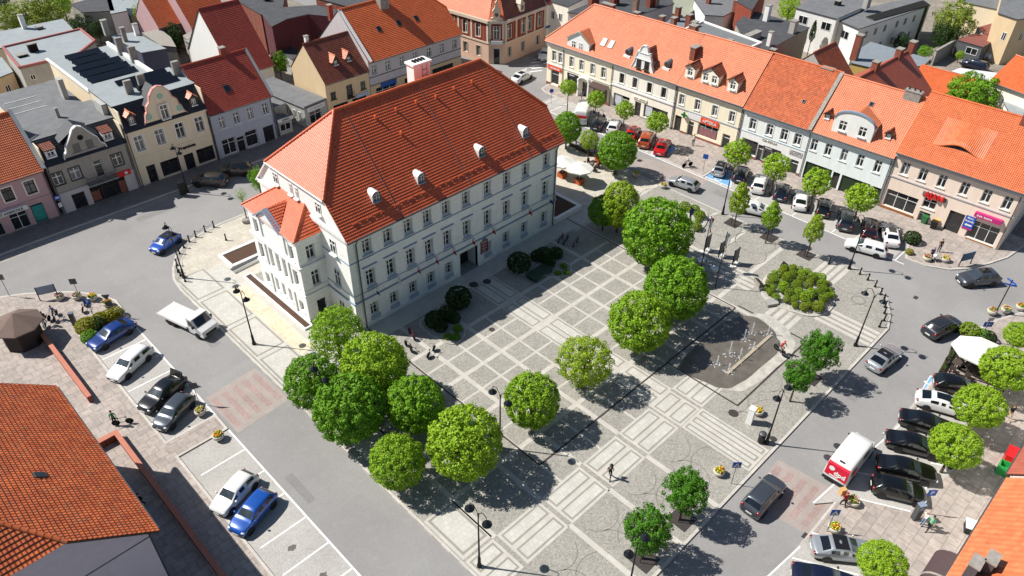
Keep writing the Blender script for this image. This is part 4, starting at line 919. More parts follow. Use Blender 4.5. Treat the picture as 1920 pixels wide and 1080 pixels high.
yr, k, ez = h.yr, h.k, h.ez; m = MB(); N = 24; u0, w = 5.9, 2.8   # eyebrow
def ez_(u): return .5*(1+math.cos(math.pi*max(-1, min(1, (u-u0)/w))))
rows = [(1.15, 1.0), (1.5, .97), (2.2, .7), (3.0, .35), (3.8, .0)]
for i in range(N):
    a, b = u0-w+2*w*i/N, u0-w+2*w*(i+1)/N
    for j in range(len(rows)-1):
        (ya, fa), (yb, fb) = rows[j], rows[j+1]; z = lambda u, y, f: ez+k*(y+h.over)+.09+  .8*ez_(u)*f
        m.poly([(a, ya, z(a, ya, fa)), (b, ya, z(b, ya, fa)), (b, yb, z(b, yb, fb)), (a, yb, z(a, yb, fb))], T_old2, [(a, ya*1.37), (b, ya*1.37), (b, yb*1.37), (a, yb*1.37)], False)
    za, zb = ez+k*(1.15+h.over)+  .8*ez_(a), ez+k*(1.15+h.over)+  .8*ez_(b); zz = ez+k*(1.15+h.over)-.05
    m.poly([(a, 1.35, zz), (b, 1.35, zz), (b, 1.35, zb+.09), (a, 1.35, za+.09)], M_shop if abs((a+b)/2-u0) < 1.25 else M_fd)
    m.poly([(a, 1.15, za+.09), (b, 1.15, zb+.09), (b, 1.15, zb-.02), (a, 1.15, za-.02)], T_old2)
m.build('eyebrow_window', h.roof); chimney(h, 11.4, 5.4, 2.6, 1.0, 14.4, pots=4); pipe(h, .1); pipe(h, 13.9)
# ------------------------------------------------------------------ north row (local u = world x + 20.7)
NP = lambda u: Vector((u-20.7, 42.4))
h = house('bank_house', 'rose pink bank house with orange tiled roof at the left edge', NP(-9), NP(6.6), 10.5, 6.35, .95, P_rose, T_old2,
          [('win', u, 3.9, 1.1, 1.7, M_fd) for u in (1.9, 4.4, 6.85, 9, 11.35, 13.75)]+[('shop', 8.5, .1, 2.2, 2.2), ('shop', 11.4, .1, 1.9, 2.3), ('shop', 13.55, .05, 1.5, 2.5, M_fw)], trim=P_cream, base=M_conc, baseh=.15, cz=((3.05, .18, .1), (6.0, .2, .12)), corn=P_rose, lowm=P_rose, lowz=3.0)
o = sign(h, 'bank_sign', 6.8, 12.6, 2.55, 3.1, M_swh, -.5, .47); letters('CREDIT AGRICOLE', .42, mat('dark_green_letters', '#1f3a3c', .5), o, (10.3, -.53, 2.82), ext=.01)
m = MB(); m.box(12.95, .1, .3, 14.15, .19, 2.3, mat('teal_poster', '#2a8a84', .6, var=.4, scale=1.5)); m.build('poster', h.root)
m = MB(); slope(m, [(15.5, -.4, 6.55), (15.95, -.4, 6.55), (15.95, 5.3, 12.0), (15.5, 5.3, 12.0)], M_bitl, 6, .15); m.build('party_wall_coping', h.roof); pipe(h, 15.5)
def mansard(h, L, z0, z1, yb, mt, top, D):
    m = MB(); slope(m, [(-.02, -.35, z0), (L+.02, -.35, z0), (L+.02, yb, z1), (-.02, yb, z1)], mt, .3, .03); m.box(-.05, yb, z1-.1, L+.05, D, z1+.08, M_gut, top); m.box(0, .05, z0, .1, D, z1-.1, P_tan); m.box(L-.1, .05, z0, L, D, z1-.1, P_tan)
    m.box(0, D-.1, 0, L, D, z1-.1, P_tan); h.ez = z0; h.k = (z1-z0)/(yb+.35); h.over = .35; h.yr = yb; h.zr = z1; h.roof = m.build('mansard_roof', h.root); return h
# grey house
q = NP(7.0); w = [('win', u-7.0, 3.85, 1.15, 1.55) for u in (7.75, 9.75, 14.75)]
h = house('grey_gabled_house', 'grey rendered house with shaped gable, balcony and red shop front in the shade', q, NP(16.35), 9, 6.4, 1, P_grey, M_bit, w+[('door', 5.45, 3.15, 1.0, 2.2, M_fw), ('door', 2.15, -.05, 1.5, 2.2, M_fd), ('shop', 5.7, .1, 4.3, 2.2, M_fd)], trim=M_fd, roof=False, lowm=P_lil, lowz=2.75, cz=((2.75, .12, .07), (6.2, .25, .2)), corn=P_grey)
bpy.data.objects.remove(h.roof); mansard(h, 9.35, 6.5, 9.0, 2.0, T_slate, M_bit, 9)
m = MB(); out = mirror([(2.2, 6.35), (2.25, 7.1), (2.7, 7.5), (2.85, 8.2), (3.2, 8.6), (3.7, 9.3), (4.1, 9.9), (4.6, 10.15)], 4.6); curvy_gable(m, out, -.1, .3, P_grey, M_fw)
m.tube([(4.6, -.09, 8.75), (4.6, -.13, 8.75)], .33, M_dark, 16); 
for s in (-1, 1): m.box(4.6+s*.75-.4, -.13, 7.15, 4.6+s*.75+.4, -.101, 8.2, mat('blind_window', '#6b6964', .9))
m.box(3.2, -.2, 7.0, 6.0, -.101, 7.12, P_grey); d = m.build('gable', h.roof)
m = MB(); slope(m, [(2.5, .2, 8.3), (2.5, 2.6, 8.8), (4.6, 2.9, 10), (4.6, .2, 10)][::-1], T_slate, .3, .03); slope(m, [(6.7, .2, 8.3), (6.7, 2.6, 8.8), (4.6, 2.9, 10), (4.6, .2, 10)], T_slate, .3, .03); m.build('gable_roof', d)
for u in (1.1, 7.65): dormer(h, u, .25, 1.15, 1.2, 'shed', M_fw, T_brn, 1, .8, .8, .3)
m = MB(); m.box(3.5, -.95, 2.75, 7.0, -.003, 2.9, M_conc)
for i in range(18): m.box(3.5+i*.2, -.95, 2.9, 3.54+i*.2, -.91, 3.8, M_gut)
for z in (3.05, 3.4, 3.78): m.box(3.5, -.96, z, 7.0, -.9, z+.05, M_gut)
for x in (3.5, 6.95): m.box(x, -.9, 3.78, x+.05, 0, 3.83, M_gut); m.box(x, -.9, 3.05, x+.05, 0, 3.1, M_gut)
m.build('balcony', h.root); o = sign(h, 'red_fascia', 6.6, 8.75, 2.35, 3.05, M_sred, -.12, .1); m = MB(); m.tube([(8.2, -.121, 2.7), (8.2, -.14, 2.7)], .2, M_swh, 14); m.build('disc', o)
m = MB(); m.box(3.6, .1, .3, 4.6, .19, 1.6, mat('shop_display2', '#7a4a3c', .6, var=.7, scale=6)); m.build('window_display', h.root); m = MB(); m.box(7.0, .1, .2, 7.8, .19, 1.8, MATS['shop_display2']); m.build('window_display', h.root); pipe(h, .1); pipe(h, 9.2)
m = MB(); m.box(.6, 9.0, 0, 8.7, 20, 8.6, P_tan, M_bit); 
for v in (3, 5, 7): m.box(1.2, 9+v, 8.6, 5, 9.08+v, 8.66, M_fw)
m.build('rear_wing', h.root); m = MB(); m.cbox((7.6, 13, 8), (.6, 1.2, 3.2), P_old); m.build('chimney', h.root); m = MB(); m.cbox((9.1, 4.4, 8), (.6, 2.4, 2.4), P_old); m.build('chimney', h.root)
m = MB(); m.cbox((4.6, 6.4, 9), (.35, .35, 1.3), P_grey); m.build('chimney', h.root)
# tan house with lettering and solar panels
q0 = 16.5; w = [('win', u-q0, 4.75, 1.1, 2.0) for u in (17.85, 20.5, 23.15, 25.8)]
h = house('tan_gabled_house', 'tan shop house with tall curved gable, pink roofed mini dormers and solar panels behind', NP(16.5), NP(27.1), 9, 7.5, 1, P_tan, M_bitl, w+[('door', 1.75, -.05, 1.15, 2.6, M_fd), ('shop', 4.2, .35, 2.4, 2.1, M_fd), ('door', 6.8, -.05, 1.3, 2.4, M_fd), ('shop', 9.1, .35, 2.4, 2.1, M_fd)], trim=P_white, roof=False, cz=((3.9, .12, .07), (7.3, .25, .2)), corn=P_tan, baseh=.2)
bpy.data.objects.remove(h.roof); mansard(h, 10.6, 7.6, 10.4, 1.7, T_slate, M_bitl, 9)
m = MB(); out = mirror([(2.3, 7.5), (2.9, 8.3), (3.1, 9.1), (3.3, 9.2), (3.4, 9.9), (3.9, 10.4), (4.1, 11.2), (4.7, 11.9), (5.3, 12.1)], 5.3); curvy_gable(m, out, -.1, .3, P_tan, mat('pink_coping', '#c58d84', .7))
m.tube([(5.3, -.1, 10.85), (5.3, -.15, 10.85)], .36, g2, 16)
for s in (-1, 1): m.tube([(5.3+s*2.0, -.1, 8.7), (5.3+s*2.0, -.15, 8.7)], .42, g2, 14)
d = m.build('gable', h.roof); p, q = win_data('win', .95, 1.8, M_fw, P_white); link('window', join_mesh('dw', p, q), d, (5.3-.47, -.17, 7.95))
m = MB(); slope(m, [(3.4, .2, 9.8), (3.4, 2.8, 9.8), (5.3, 3.4, 11.7), (5.3, .2, 11.7)][::-1], T_slate, .3, .03); slope(m, [(7.2, .2, 9.8), (7.2, 2.8, 9.8), (5.3, 3.4, 11.7), (5.3, .2, 11.7)], T_slate, .3, .03); m.build('gable_roof', d)
for u in (1.3, 9.3): dormer(h, u, .1, .9, 1.25, 'gable', M_fd, T_salm, 1, .55, .85, .2, rise=.4)
letters('Premiosa', .62, M_black, h.root, (6.9, -.06, 3.35), bold=.02); pipe(h, .15); pipe(h, 10.5)
pv = mat('solar_panel', '#0a0c12', .15, var=.1, spec=.8)
m = MB(); m.box(.2, 9, 0, 8.3, 24, 10.0, P_tan, M_bitl); m.box(-.1, 8.9, 10.0, .25, 24.1, 10.2, M_fw); m.box(8.25, 8.9, 10.0, 8.6, 24.1, 10.5, P_white); m.build('rear_wing', h.root)
for i in range(5):
    m = MB(); y = 11.5+i*2.5; x0, x1 = (2.0, 6.6) if i > 2 else (1.2, 7.4)
    m.mesh([(x0, y, 10.15), (x1, y, 10.15), (x1, y+1.1, 10.5), (x0, y+1.1, 10.5)], [(0, 1, 2, 3)], pv); m.mesh([(x0, y+1.12, 10.0), (x1, y+1.12, 10.0), (x1, y+1.12, 10.5), (x0, y+1.12, 10.5)], [(0, 3, 2, 1)], M_gut); m.build('solar_panel', h.root)
for i in range(3):
    m = MB(); y = 3.6+i*1.7; m.mesh([(4.2 if i < 2 else 3, y, 10.6), (9.6, y, 10.6), (9.6, y+.9, 11.0), (4.2 if i < 2 else 3, y+.9, 11.0)], [(0, 1, 2, 3)], pv); m.build('solar_panel', h.root)
for u, y, zt in ((3.3, 4.0, 12.2), (5.2, 4.6, 12.3), (10.2, 5.5, 12.4), (8.4, 19, 12.4), (8.5, 15, 12.2)):
    m = MB(); m.cbox((u, y, 9.6), (.9, .5, zt-9.6), M_conc); m.build('chimney', h.root)
# blue-grey house with dark red roof
q0 = 27.1; w = [('win', u-q0, 4.25, .8, 1.5) for u in (28.75, 30.85, 32.9, 35.2)]
h = house('blue_grey_house', 'blue grey house with dark red pantile roof next to the tan gabled house', NP(27.15), NP(36.3), 9.6, 6.55, 1.0, P_blue, T_red, w+[('shop', 1.9, .25, 1.9, 2.3), ('door', 3.65, -.05, 1.2, 2.3), ('shop', 5.3, .3, 1.8, 2.3), ('door', 7.9, -.05, 1.6, 2.5, M_fd)], base=M_conc, baseh=.15, cz=((3.6, .1, .05),), corn=P_blue)
skylight(h, 4.0, 1.6, .9, 1.0); chimney(h, 6.0, 5.0, .7, .7, 12.8); pipe(h, 9.0); pipe(h, .05)
m = MB(); slope(m, [(9.0, -.4, 6.7), (9.4, -.4, 6.7), (9.4, 4.8, 11.9), (9.0, 4.8, 11.9)], M_bitl, 6, .15); m.build('party_wall_coping', h.roof)
# low booth and shop
b_ = thing('shop_booth', 'small white shop booth with a name board beside the blue grey house', 'booth', (16.2, 42.9, 0)); m = MB()
wall(m, 0, 2.2, 0, 2.0, [(.25, 1.95, .6, 1.7)], P_old, 0, .1); m.box(0, .0, 0, .05, 2.4, 2.0, P_old); m.box(2.15, 0, 0, 2.2, 2.4, 2.0, P_old); m.box(0, 2.35, 0, 2.2, 2.4, 2.0, P_old); m.box(-.1, -.1, 2.0, 2.3, 2.5, 2.1, M_bit); m.build('wall', b_); window(b_, 'side', 1.1, .6, 1.7, 1.1, y=.1)
m = MB(); m.box(-.1, -.25, 2.12, 2.4, -.1, 2.62, M_swh); o = m.build('name_board', b_); letters('LIWIA', .46, M_black, o, (1.15, -.27, 2.36), ext=.01)
h = house('flat_shop', 'low white shop with grey flat roof between blue grey and ochre houses', (20.3, 42.3), (24.4, 42.8), 12.5, 3.2, 1, P_old, M_bit, [('shop', 1.9, .4, 2.2, 1.9)], roof=False, sideL=[('side', v, 1.1, .7, 1.3) for v in (1.2, 2.4, 4.2, 5.4, 7.2, 8.4)])
o = sign(h, 'shop_sign', .4, 3.6, 2.45, 3.1, M_swh); strokes(o, .8, 3.2, 2.65, .24, P_grey, -.14, 31)
m = MB(); m.box(-2.2, 4, .0, -.13, 12, 3.0, P_old, M_bit); m.build('side_annex', h.root)
# ochre house
h = house('ochre_house', 'ochre gabled house with brown tiled roof and two small pointed dormers', (24.4, 42.6), (32.1, 42.6), 8.9, 5.55, 1.0, P_ochre, T_brn, [('win', 1.15, 2.9, .95, 1.2, M_fd), ('door', 4.05, 2.4, 1.1, 2.0, M_fd), ('win', 6.5, 2.95, .95, 1.3, M_fd), ('shop', 2.2, .2, 2.6, 1.8, M_fd), ('shop', 5.6, .2, 2.6, 1.8, M_fd)], over=.3)
for u in (3.1, 5.4): dormer(h, u, 1.35, 1.05, .75, 'gable', M_fd, T_salm, 1, .6, .55, .15, rise=.75)
m = MB(); m.box(3.4, -.35, 2.35, 4.7, -.003, 2.42, M_black); m.box(3.4, -.35, 3.2, 4.7, -.31, 3.25, M_black)
for i in range(8): m.box(3.4+i*.18, -.34, 2.42, 3.42+i*.18, -.32, 3.2, M_black)
m.build('balcony_rail', h.root); sign(h, 'shop_sign', 5.0, 7.2, 2.0, 2.55, mat('pale_blue_sign', '#a8b8cc', .5)); chimney(h, 1.0, 5.0, .5, .5, 11.2, m=P_white)
# long pale house with bright orange roof
h = house('long_orange_roof_house', 'long pale grey house with bright orange roof, half hip and row of upper windows', (32.2, 42.6), (50.7, 42.6), 12.8, 6.85, .9, P_lil, T_org, [('win', u-52.9, 4.65, .95, 1.4) for u in (53.95, 56.5, 59.3, 61.9, 64.7, 67.4, 70.1)]+[('shop', 3, .2, 4, 2.2), ('shop', 8.5, .2, 4, 2.2, M_fd), ('shop', 14.5, .2, 4.5, 2.2, M_fd)], over=.5, hipR=3.2, lowm=P_ochre, lowz=3.0, cz=((4.3, .12, .06), (3.0, .12, .06)), corn=M_gut,
          sideL=[('side', 5.2, 8.2, .7, 1.2)])
sign(h, 'blue_sign', 1.9, 4.9, 2.35, 2.95, M_sbl)
for u in (4.6, 8.4, 11.9): skylight(h, u, 3.0, .7, .9)
chimney(h, 7.6, 5.6, 1.6, 1.2, 14.6, m=M_conc); m = MB(); slope(m, [(-.1, -.5, 6.95), (.45, -.5, 6.95), (.45, 6.4, 13.15), (-.1, 6.4, 13.15)], P_white, 8, .2); m.build('party_wall_coping', h.roof)
# ------------------------------------------------------------------ red brick corner building
cb = thing('corner_brick_building', 'ornate red brick and cream corner building with mansard roof and cut-off corner entrance', 'building', (0, 0, 0))
A, B, Cc, D_ = Vector((56.1, 50.5)), Vector((57.0, 42.6)), Vector((59.0, 40.7)), Vector((70, 41.6)); M_rb = pavemat('facade_brick', '#8a3c2c', '#7e3527', '#8a6a58', .25, .08, .006, .9, .12, .8)
P_cr = plaster('pale_pink', '#cfae98'); P_st = plaster('stone_trim', '#c9bba8')
A2 = A+(A-B).normalized()*12
for p0, p1, ws, gs in ((A2, B, (1.8, 5, 8.6, 11.6, 14.6, 17.6), (2, 5, 8.6, 11.6, 14.6, 17.6)), (B, Cc, (1.38,), (1.38,)), (Cc, D_, (1.1, 4.9, 6.6, 9.4), (1.3, 4.9, 9.0))):
    d = p1-p0; L = d.length; f = thing('x', None, None, (p0.x, p0.y, 0), math.atan2(d.y, d.x)); T = Matrix.Translation((p0.x, p0.y, 0)) @ Matrix.Rotation(math.atan2(d.y, d.x), 4, 'Z'); bpy.data.objects.remove(f)
    m = MB(); m.T = T; ops = [(u-.5, u+.5, 4.3, 6.5) for u in ws]; lo = [(u-.5, u+.5, .9 if L > 3 else -.1, 2.7) for u in gs]
    wall(m, 0, L, -.1, 3.6, lo, P_cr); wall(m, 0, L, 3.6, 7.3, ops, M_rb)
    for z, hh, pr in ((3.5, .25, .12), (7.0, .5, .3), (0, .4, .06)):
        if z: m.box(-.02, -pr, z, L+.02, -.002, z+hh, P_st)
    for u in [.25, L-.25]+[(ws[i]+ws[i+1])/2 for i in range(len(ws)-1)]: m.box(u-.2, -.06, 3.75, u+.2, -.003, 7.0, P_st)
    m.build('wall', cb)
    for u in ws:
        p, q = win_data('win', 1.0, 2.2, M_fw, P_st); o = link('window', p, cb, T @ Vector((u-.5, .2, 4.3)), T.to_euler().z); link('pane', q, o)
        m = MB(); m.T = T; N = 8
        m.poly([(u-.6*math.cos(math.pi*i/N), -.05, 6.55+.55*math.sin(math.pi*i/N)) for i in range(N+1)][::-1], mat('brick_tympanum', '#5e2a22', .9)); m.build('window_arch', cb)
    for u in gs:
        kd = 'door' if L < 3 else 'side'; p, q = win_data(kd, 1.0, 2.8 if L < 3 else 1.8, M_fd if L < 3 else M_fw, P_st); o = link('door' if L < 3 else 'window', p, cb, T @ Vector((u-.5, .2, -.1 if L < 3 else .9)), T.to_euler().z); link('pane', q, o)
inw = lambda p: Vector((66, 52))
m = MB(); zt, ze = 10.8, 7.45; po = [A2, B, Cc, D_]; pi_ = [A2+Vector((1.6, .2)), B+Vector((1.9, 1.0)), Cc+Vector((.9, 2.1)), D_+Vector((-.1, 2.1))]
for i, mt in enumerate((T_salm, T_org, T_brn)): slope(m, [(*po[i], ze), (*po[i+1], ze), (*pi_[i+1], zt), (*pi_[i], zt)], mt, .32, .04)
m.prism([tuple(p) for p in pi_]+[(D_.x, 60), (A2.x+1.6, A2.y)], zt-.1, zt+.08, M_gut, M_bitl); m.poly([(D_.x, D_.y, 0), (D_.x, D_.y, ze), (*pi_[3], zt), (D_.x-.1, 60, zt), (D_.x-.1, 60, 0)], P_cr)
ro = m.build('mansard_roof', cb)
m = MB(); c = (B+Cc)/2; T = Matrix.Translation((c.x, c.y, 0)) @ Matrix.Rotation(math.atan2((Cc-B).y, (Cc-B).x), 4, 'Z'); m.T = T
m.prism_y(mirror([(-1.1, 7.5), (-1.0, 7.9), (-.6, 8.0), (-.55, 8.9), (-.75, 9.0), (-.4, 9.5), (-.25, 10.0), (-.3, 10.3), (0, 10.8)], 0), -.1, .5, P_st); m.tube([(0, -.11, 8.45), (0, -.14, 8.45)], .3, M_glass, 12); m.build('corner_gable', ro)
m = MB(); m.T = T; m.box(-1.1, -.8, 3.55, 1.1, -.003, 3.75, P_st); m.box(-1.0, -.85, 3.75, 1.0, -.75, 4.3, M_swh); m.box(-1.1, -.78, 3.75, -1.0, -.05, 4.35, M_black); m.box(1.0, -.78, 3.75, 1.1, -.05, 4.35, M_black); m.build('balcony', cb)
m = MB(); m.box(62.9, 40.95, 8.0, 63.9, 41.9, 9.3, P_st); m.mesh([(62.8, 40.85, 9.3), (64, 40.85, 9.3), (64, 42.4, 9.3), (62.8, 42.4, 9.3), (63.4, 41.2, 10.1), (63.4, 42.4, 10.1)], [(0, 1, 4), (1, 2, 5, 4), (3, 0, 4, 5)], P_st); m.box(63.15, 40.93, 8.3, 63.65, 40.949, 9.1, M_glass); m.build('dormer', ro)
# ------------------------------------------------------------------ buildings behind the rows and at the near corners
def block(name, label, px, z, wm, rm, wins=(), chims=(), parapet=None, cat='building', extra=0.0, thick=.14):
    pts = [P(x, y, z) for x, y in px]; c = sum(pts, Vector())/len(pts); t = thing(name, label, cat, (c.x, c.y, 0)); q = [(p.x-c.x, p.y-c.y) for p in pts]
    a = sum(q[i][0]*q[(i+1) % len(q)][1]-q[(i+1) % len(q)][0]*q[i][1] for i in range(len(q)))
    rev = a < 0
    if rev: q = q[::-1]
    m = MB(); n = len(q)
    for i in range(n):
        p, r = q[i], q[(i+1) % n]; m.poly([(*p, -.1), (*r, -.1), (*r, z), (*p, z)], wm)
    m.build('wall', t); m = MB(); m.prism([(x*1.02, y*1.02) for x, y in q], z-thick+.02, z+.04, M_gut, rm)
    ro = m.build('roof', t)
    if parapet:
        for i in range(n):
            p, r = Vector(q[i]), Vector(q[(i+1) % n]); d = (r-p).normalized(); nn = Vector((d.y, -d.x))*.14; m = MB()
            m.prism([tuple(p+nn), tuple(r+nn), tuple(r-nn), tuple(p-nn)], z-.05, z+.28, parapet, bottom=True); m.build('parapet', ro)
    for i, v, zz, w, h in wins:   # on the wall between photo corners i and i+1
        p, r = pts[i]-c, pts[(i+1) % len(pts)]-c
        if not rev: pass
        d = (r-p); d.z = 0; L = d.length; d = d/L; out = Vector((d.y, -d.x, 0))
        if out.dot(Vector((CAM.x-c.x, CAM.y-c.y, 0))) < 0: p, d, out = r, -d, -out; v = 1-v
        pos = p+d*(v*L-w/2)+out*.05; ga, gb = win_data('side', w, h, M_fw, None); ang = math.atan2(d.y, d.x)
        o = link('window', ga, t, (pos.x, pos.y, zz), ang); link('pane', gb, o)
    for x, y, w, d, h, mt in chims:
        p = P(x, y, z)-c; m = MB(); m.cbox((p.x, p.y, z), (w, d, h), mt); m.cbox((p.x, p.y, z+h), (w+.14, d+.14, .1), M_conc); m.build('chimney', ro)
    return t
def gab(name, label, a, b, zr, ez, hw, wm, rm, over=.35, ops=(), **kw):
    A, B = P(*a, zr), P(*b, zr); A.z = B.z = 0; d = (B-A).normalized(); n = Vector((-d.y, d.x, 0)); k = (zr-ez)/(hw+over)
    return house(name, label, (A-n*hw)[:2], (B-n*hw)[:2], 2*hw, ez, k, wm, rm, list(ops), over=over, **kw)
BW = 'building'
T_rust = tilemat('rust_red_tiles', '#a9573f', '#9c4e38', var=.1); T_rust2 = tilemat('dark_orange_tiles', '#a8582f', '#7c4228', '#4a342a', .7, var=.2)
block('grey_roof_house', 'low house with wide grey sheet roof at the far left edge', [(-30, 66), (117, 36), (139, 59), (-25, 96)], 6.5, P_tan, M_bitl, chims=((47, 54, .7, .7, 2.2, P_white), (75, 55, 1, .7, .4, M_gut)))
block('white_flat_house', 'white house with pale flat roof and red coping behind the grey gabled house', [(6, 90), (151, 56), (178, 78), (146, 103), (37, 128)], 8, P_old, M_bitl, parapet=mat('red_coping', '#a0605a', .7), wins=((3, .62, 3.5, 1.0, 1.9), (3, .85, 6, .7, .8), (3, .1, 3.2, 1, 1.6)), chims=((64, 97, 1.2, .8, 1.2, M_dark), (42, 106, 1.2, 1.0, .3, M_dark)))
block('tan_side_house', 'tan house front with small windows at the left edge', [(-60, 120), (3, 108), (24, 135), (-40, 160)], 6, P_ochre, M_bitl, wins=((2, .3, 3.5, .8, 1.1), (2, .7, 3.5, .8, 1.1)))
block('slate_wing', 'slate blue rear wing with grey metal roof and dark wall', [(206, 67), (252, 61), (311, 91), (265, 99)], 6, mat('plaster_slate', '#4d5164', .9), M_bitl, chims=((202, 66, .8, .8, 2.4, P_old), (258, 66, .7, .6, 1.8, P_white), (236, 78, .6, .6, 2.2, M_conc)))
block('ruined_shed', 'roofless grey brick shed next to the slate wing', [(266, 62), (300, 55), (320, 70), (330, 88), (300, 85)], 4, M_conc, M_conc)
block('garage_block', 'low garage with stained concrete roof behind the dark red roof', [(348, 77), (415, 55), (437, 60), (486, 83), (462, 97), (416, 100), (395, 84), (378, 92)], 5.2, P_grey, M_conc, chims=((414, 56, .5, .5, 1.4, P_old), (463, 75, .3, .3, .8, M_dark)))
block('garage_annex', 'small concrete roofed annex left of the garage', [(343, 67), (381, 48), (398, 53), (351, 75)], 4.4, P_grey, M_conc)
gab('red_gabled_house', 'steep red tiled house with white gable far behind the dark red roof', (372, 17), (446, 0), 12.5, 4.2, 7.5, P_white, T_red, endov=(.1, .1))
m_ = gab('orange_back_house', 'orange tiled house at the far top left behind trees', (262, -8), (335, -24), 9, 4.5, 4.2, P_rose, T_org)
gab('orange_gabled_house', 'second orange tiled house at the top edge left of the red gabled house', (318, -20), (392, -36), 10, 4.5, 5, P_rose, T_org)
block('dark_shed', 'long shed with dark slate roof among the gardens at the top left', [(133, 8), (205, -12), (214, 20), (156, 23)], 5.5, M_conc, M_bitd)
block('white_back_house', 'white house end wall at the top edge left of the grey yard', [(201, 0), (222, -14), (238, 20), (208, 26)], 5.5, P_white, M_bitl)
block('grey_yard_hall', 'grey metal sheet hall at the top edge by a yellowish tree', [(224, 5), (285, -18), (300, 8), (245, 30)], 2.6, P_grey, M_bitl)
block('workshop', 'dark workshop with flat bitumen roof at the top left of the long orange roof', [(440, -2), (535, -20), (530, 13), (489, 27)], 7, M_brick, M_bitd, chims=((500, 2, .8, .8, .9, M_dark),))
block('courtyard_range', 'long dark courtyard range with red band below its flat roof', [(492, 26), (531, 14), (592, 10), (655, 25), (640, 33), (577, 27), (540, 35), (510, 50)], 7.5, mat('plaster_maroon', '#5a3036', .9, var=.2), M_bitd, chims=((621, 38, .7, .7, 2.5, M_brick),))
block('brick_hall', 'brick hall with dark flat roof at the top centre left', [(592, -4), (660, -18), (760, 2), (690, 22)], 6.5, M_brick, M_bitd, wins=((3, .2, 4, 2, 1.2), (3, .5, 4, 2, 1.2), (3, .8, 4, 2, 1.2)))
block('carport', 'small carport with grey roof beside the ochre house', [(516, 90), (540, 84), (566, 100), (548, 112)], 3, P_old, M_bitd)
# behind the east row
block('dark_roof_tenement', 'grey tenement with dark flat roof and brick chimneys behind the corner house', [(1066, 23), (1133, -4), (1250, -10), (1263, 7), (1212, 23), (1171, 37)], 8.5, P_lil, M_bitd, chims=((1152, 9, 1.6, .9, 2, M_brick), (1191, 24, .8, .8, 2.2, M_brick), (1217, 13, 1.0, .9, 1.8, M_brick), (1228, 12, 1.1, .9, 2.4, M_brick), (1112, 19, 2, .8, 2.2, M_brick)), wins=((3, .35, 5, .8, 1.2), (3, .6, 5, .8, 1.2)))
block('green_roof_shed', 'low brick shed with pale green felt roof behind the grey tenement', [(1259, 24), (1266, -10), (1301, -10), (1303, 18), (1280, 33)], 5, M_brick, mat('green_felt', '#8d9180', .9, var=.1))
block('blue_felt_block', 'flat roofed block with slate blue felt and four brick chimneys', [(1240, 50), (1262, 32), (1320, 41), (1266, 64)], 8.6, P_old, mat('blue_felt', '#6f7880', .8, var=.12), parapet=None, chims=((1239, 54, .9, .7, 2, M_brick), (1261, 57, .9, .7, 2, M_brick), (1269, 40, .8, .7, 2.3, M_brick), (1290, 51, .9, .8, 2, M_brick)))
block('white_parapet_block', 'flat roofed block with white parapets behind the pharmacy roof', [(1266, 64), (1318, 42), (1427, 82), (1388, 99)], 8.8, P_lil, mat('grey_felt', '#6c7072', .85, var=.15), parapet=P_white, chims=((1366, 90, 1, .8, 1.2, M_brick), (1289, 68, 1.2, 1, .7, P_white)))
block('white_shop_hall', 'white hall with magenta lettering strip at the top edge', [(1302, 0), (1345, -16), (1402, 6), (1357, 30), (1322, 28)], 6.5, P_white, M_bit, chims=((1328, 7, .7, .7, 2.4, M_brick), (1378, 22, .9, .8, 2, M_brick)))
block('brick_tenement', 'red brick tenement at the top edge right of the white hall', [(1382, 2), (1395, -26), (1440, -30), (1410, 18)], 9, M_rb, M_bitd)
block('dark_slab_roof', 'large dark weathered flat roof building behind the old orange roof', [(1380, 44), (1408, 20), (1517, 52), (1490, 66), (1432, 98), (1404, 90)], 7.4, P_grey, M_bitd, chims=((1436, 39, 1, .8, 2.6, P_white), (1485, 62, 1.2, .9, 2, P_old), (1441, 86, .7, .6, 2.2, P_white), (1410, 74, 3.6, 1, 1, P_old)))
block('white_apartments', 'white modern apartment block with dark windows, left half', [(1494, 15), (1526, -6), (1634, -6), (1613, 16), (1569, 35)], 7, P_white, M_bit, wins=((4, .2, 4.6, 1.8, 1.4), (4, .78, 4.6, 1.8, 1.4), (4, .7, 1.4, 1.8, 1.4)), chims=((1570, 10, .9, .9, .8, M_dark), (1623, 15, 1.6, .8, 1.8, P_old)))
block('white_apartment_wing', 'white modern apartment wing with long row of windows, right half', [(1569, 36), (1613, 17), (1722, -6), (1744, 10), (1611, 54)], 6.4, P_white, M_bit, wins=((0, .5, 3.8, 1.8, 1.4), (4, .5, 3.8, 1.8, 1.4))+tuple((3, v, z, .9, 1.3) for v in (.2, .33, .45, .62, .75, .88) for z in (1.2, 4.2)))
block('roof_terrace', 'dark slatted roof terrace on the white apartment wing', [(1625, 31), (1640, 37), (1742, 9), (1730, 1)], 6.62, M_black, M_dark, cat='terrace')
block('blue_grey_flat_house', 'yellow walled annex with blue grey flat roof behind the mint house', [(1604, 97), (1633, 79), (1743, 111), (1729, 124), (1640, 128), (1597, 118)], 5, mat('plaster_deep_yellow', '#c8a860', .9), mat('blue_felt2', '#7b838a', .8, var=.12), chims=((1600, 112, 1, 1, 4, M_brick),))
gab('small_tiled_house', 'small steep house with dark and orange tiles behind the mint house', (1526, 99), (1567, 79), 8.6, 3.8, 4.6, P_old, T_rust2)
h = gab('red_cross_wing', 'red tiled cross wing with three brick chimneys on its ridge behind the mint house', (1600, 152), (1702, 96), 10.8, 4.0, 7.5, P_old, T_rust)
for u in (6, 13.2, 17.5): chimney(h, u, h.yr, 1.0, .8, h.zr+1.2)
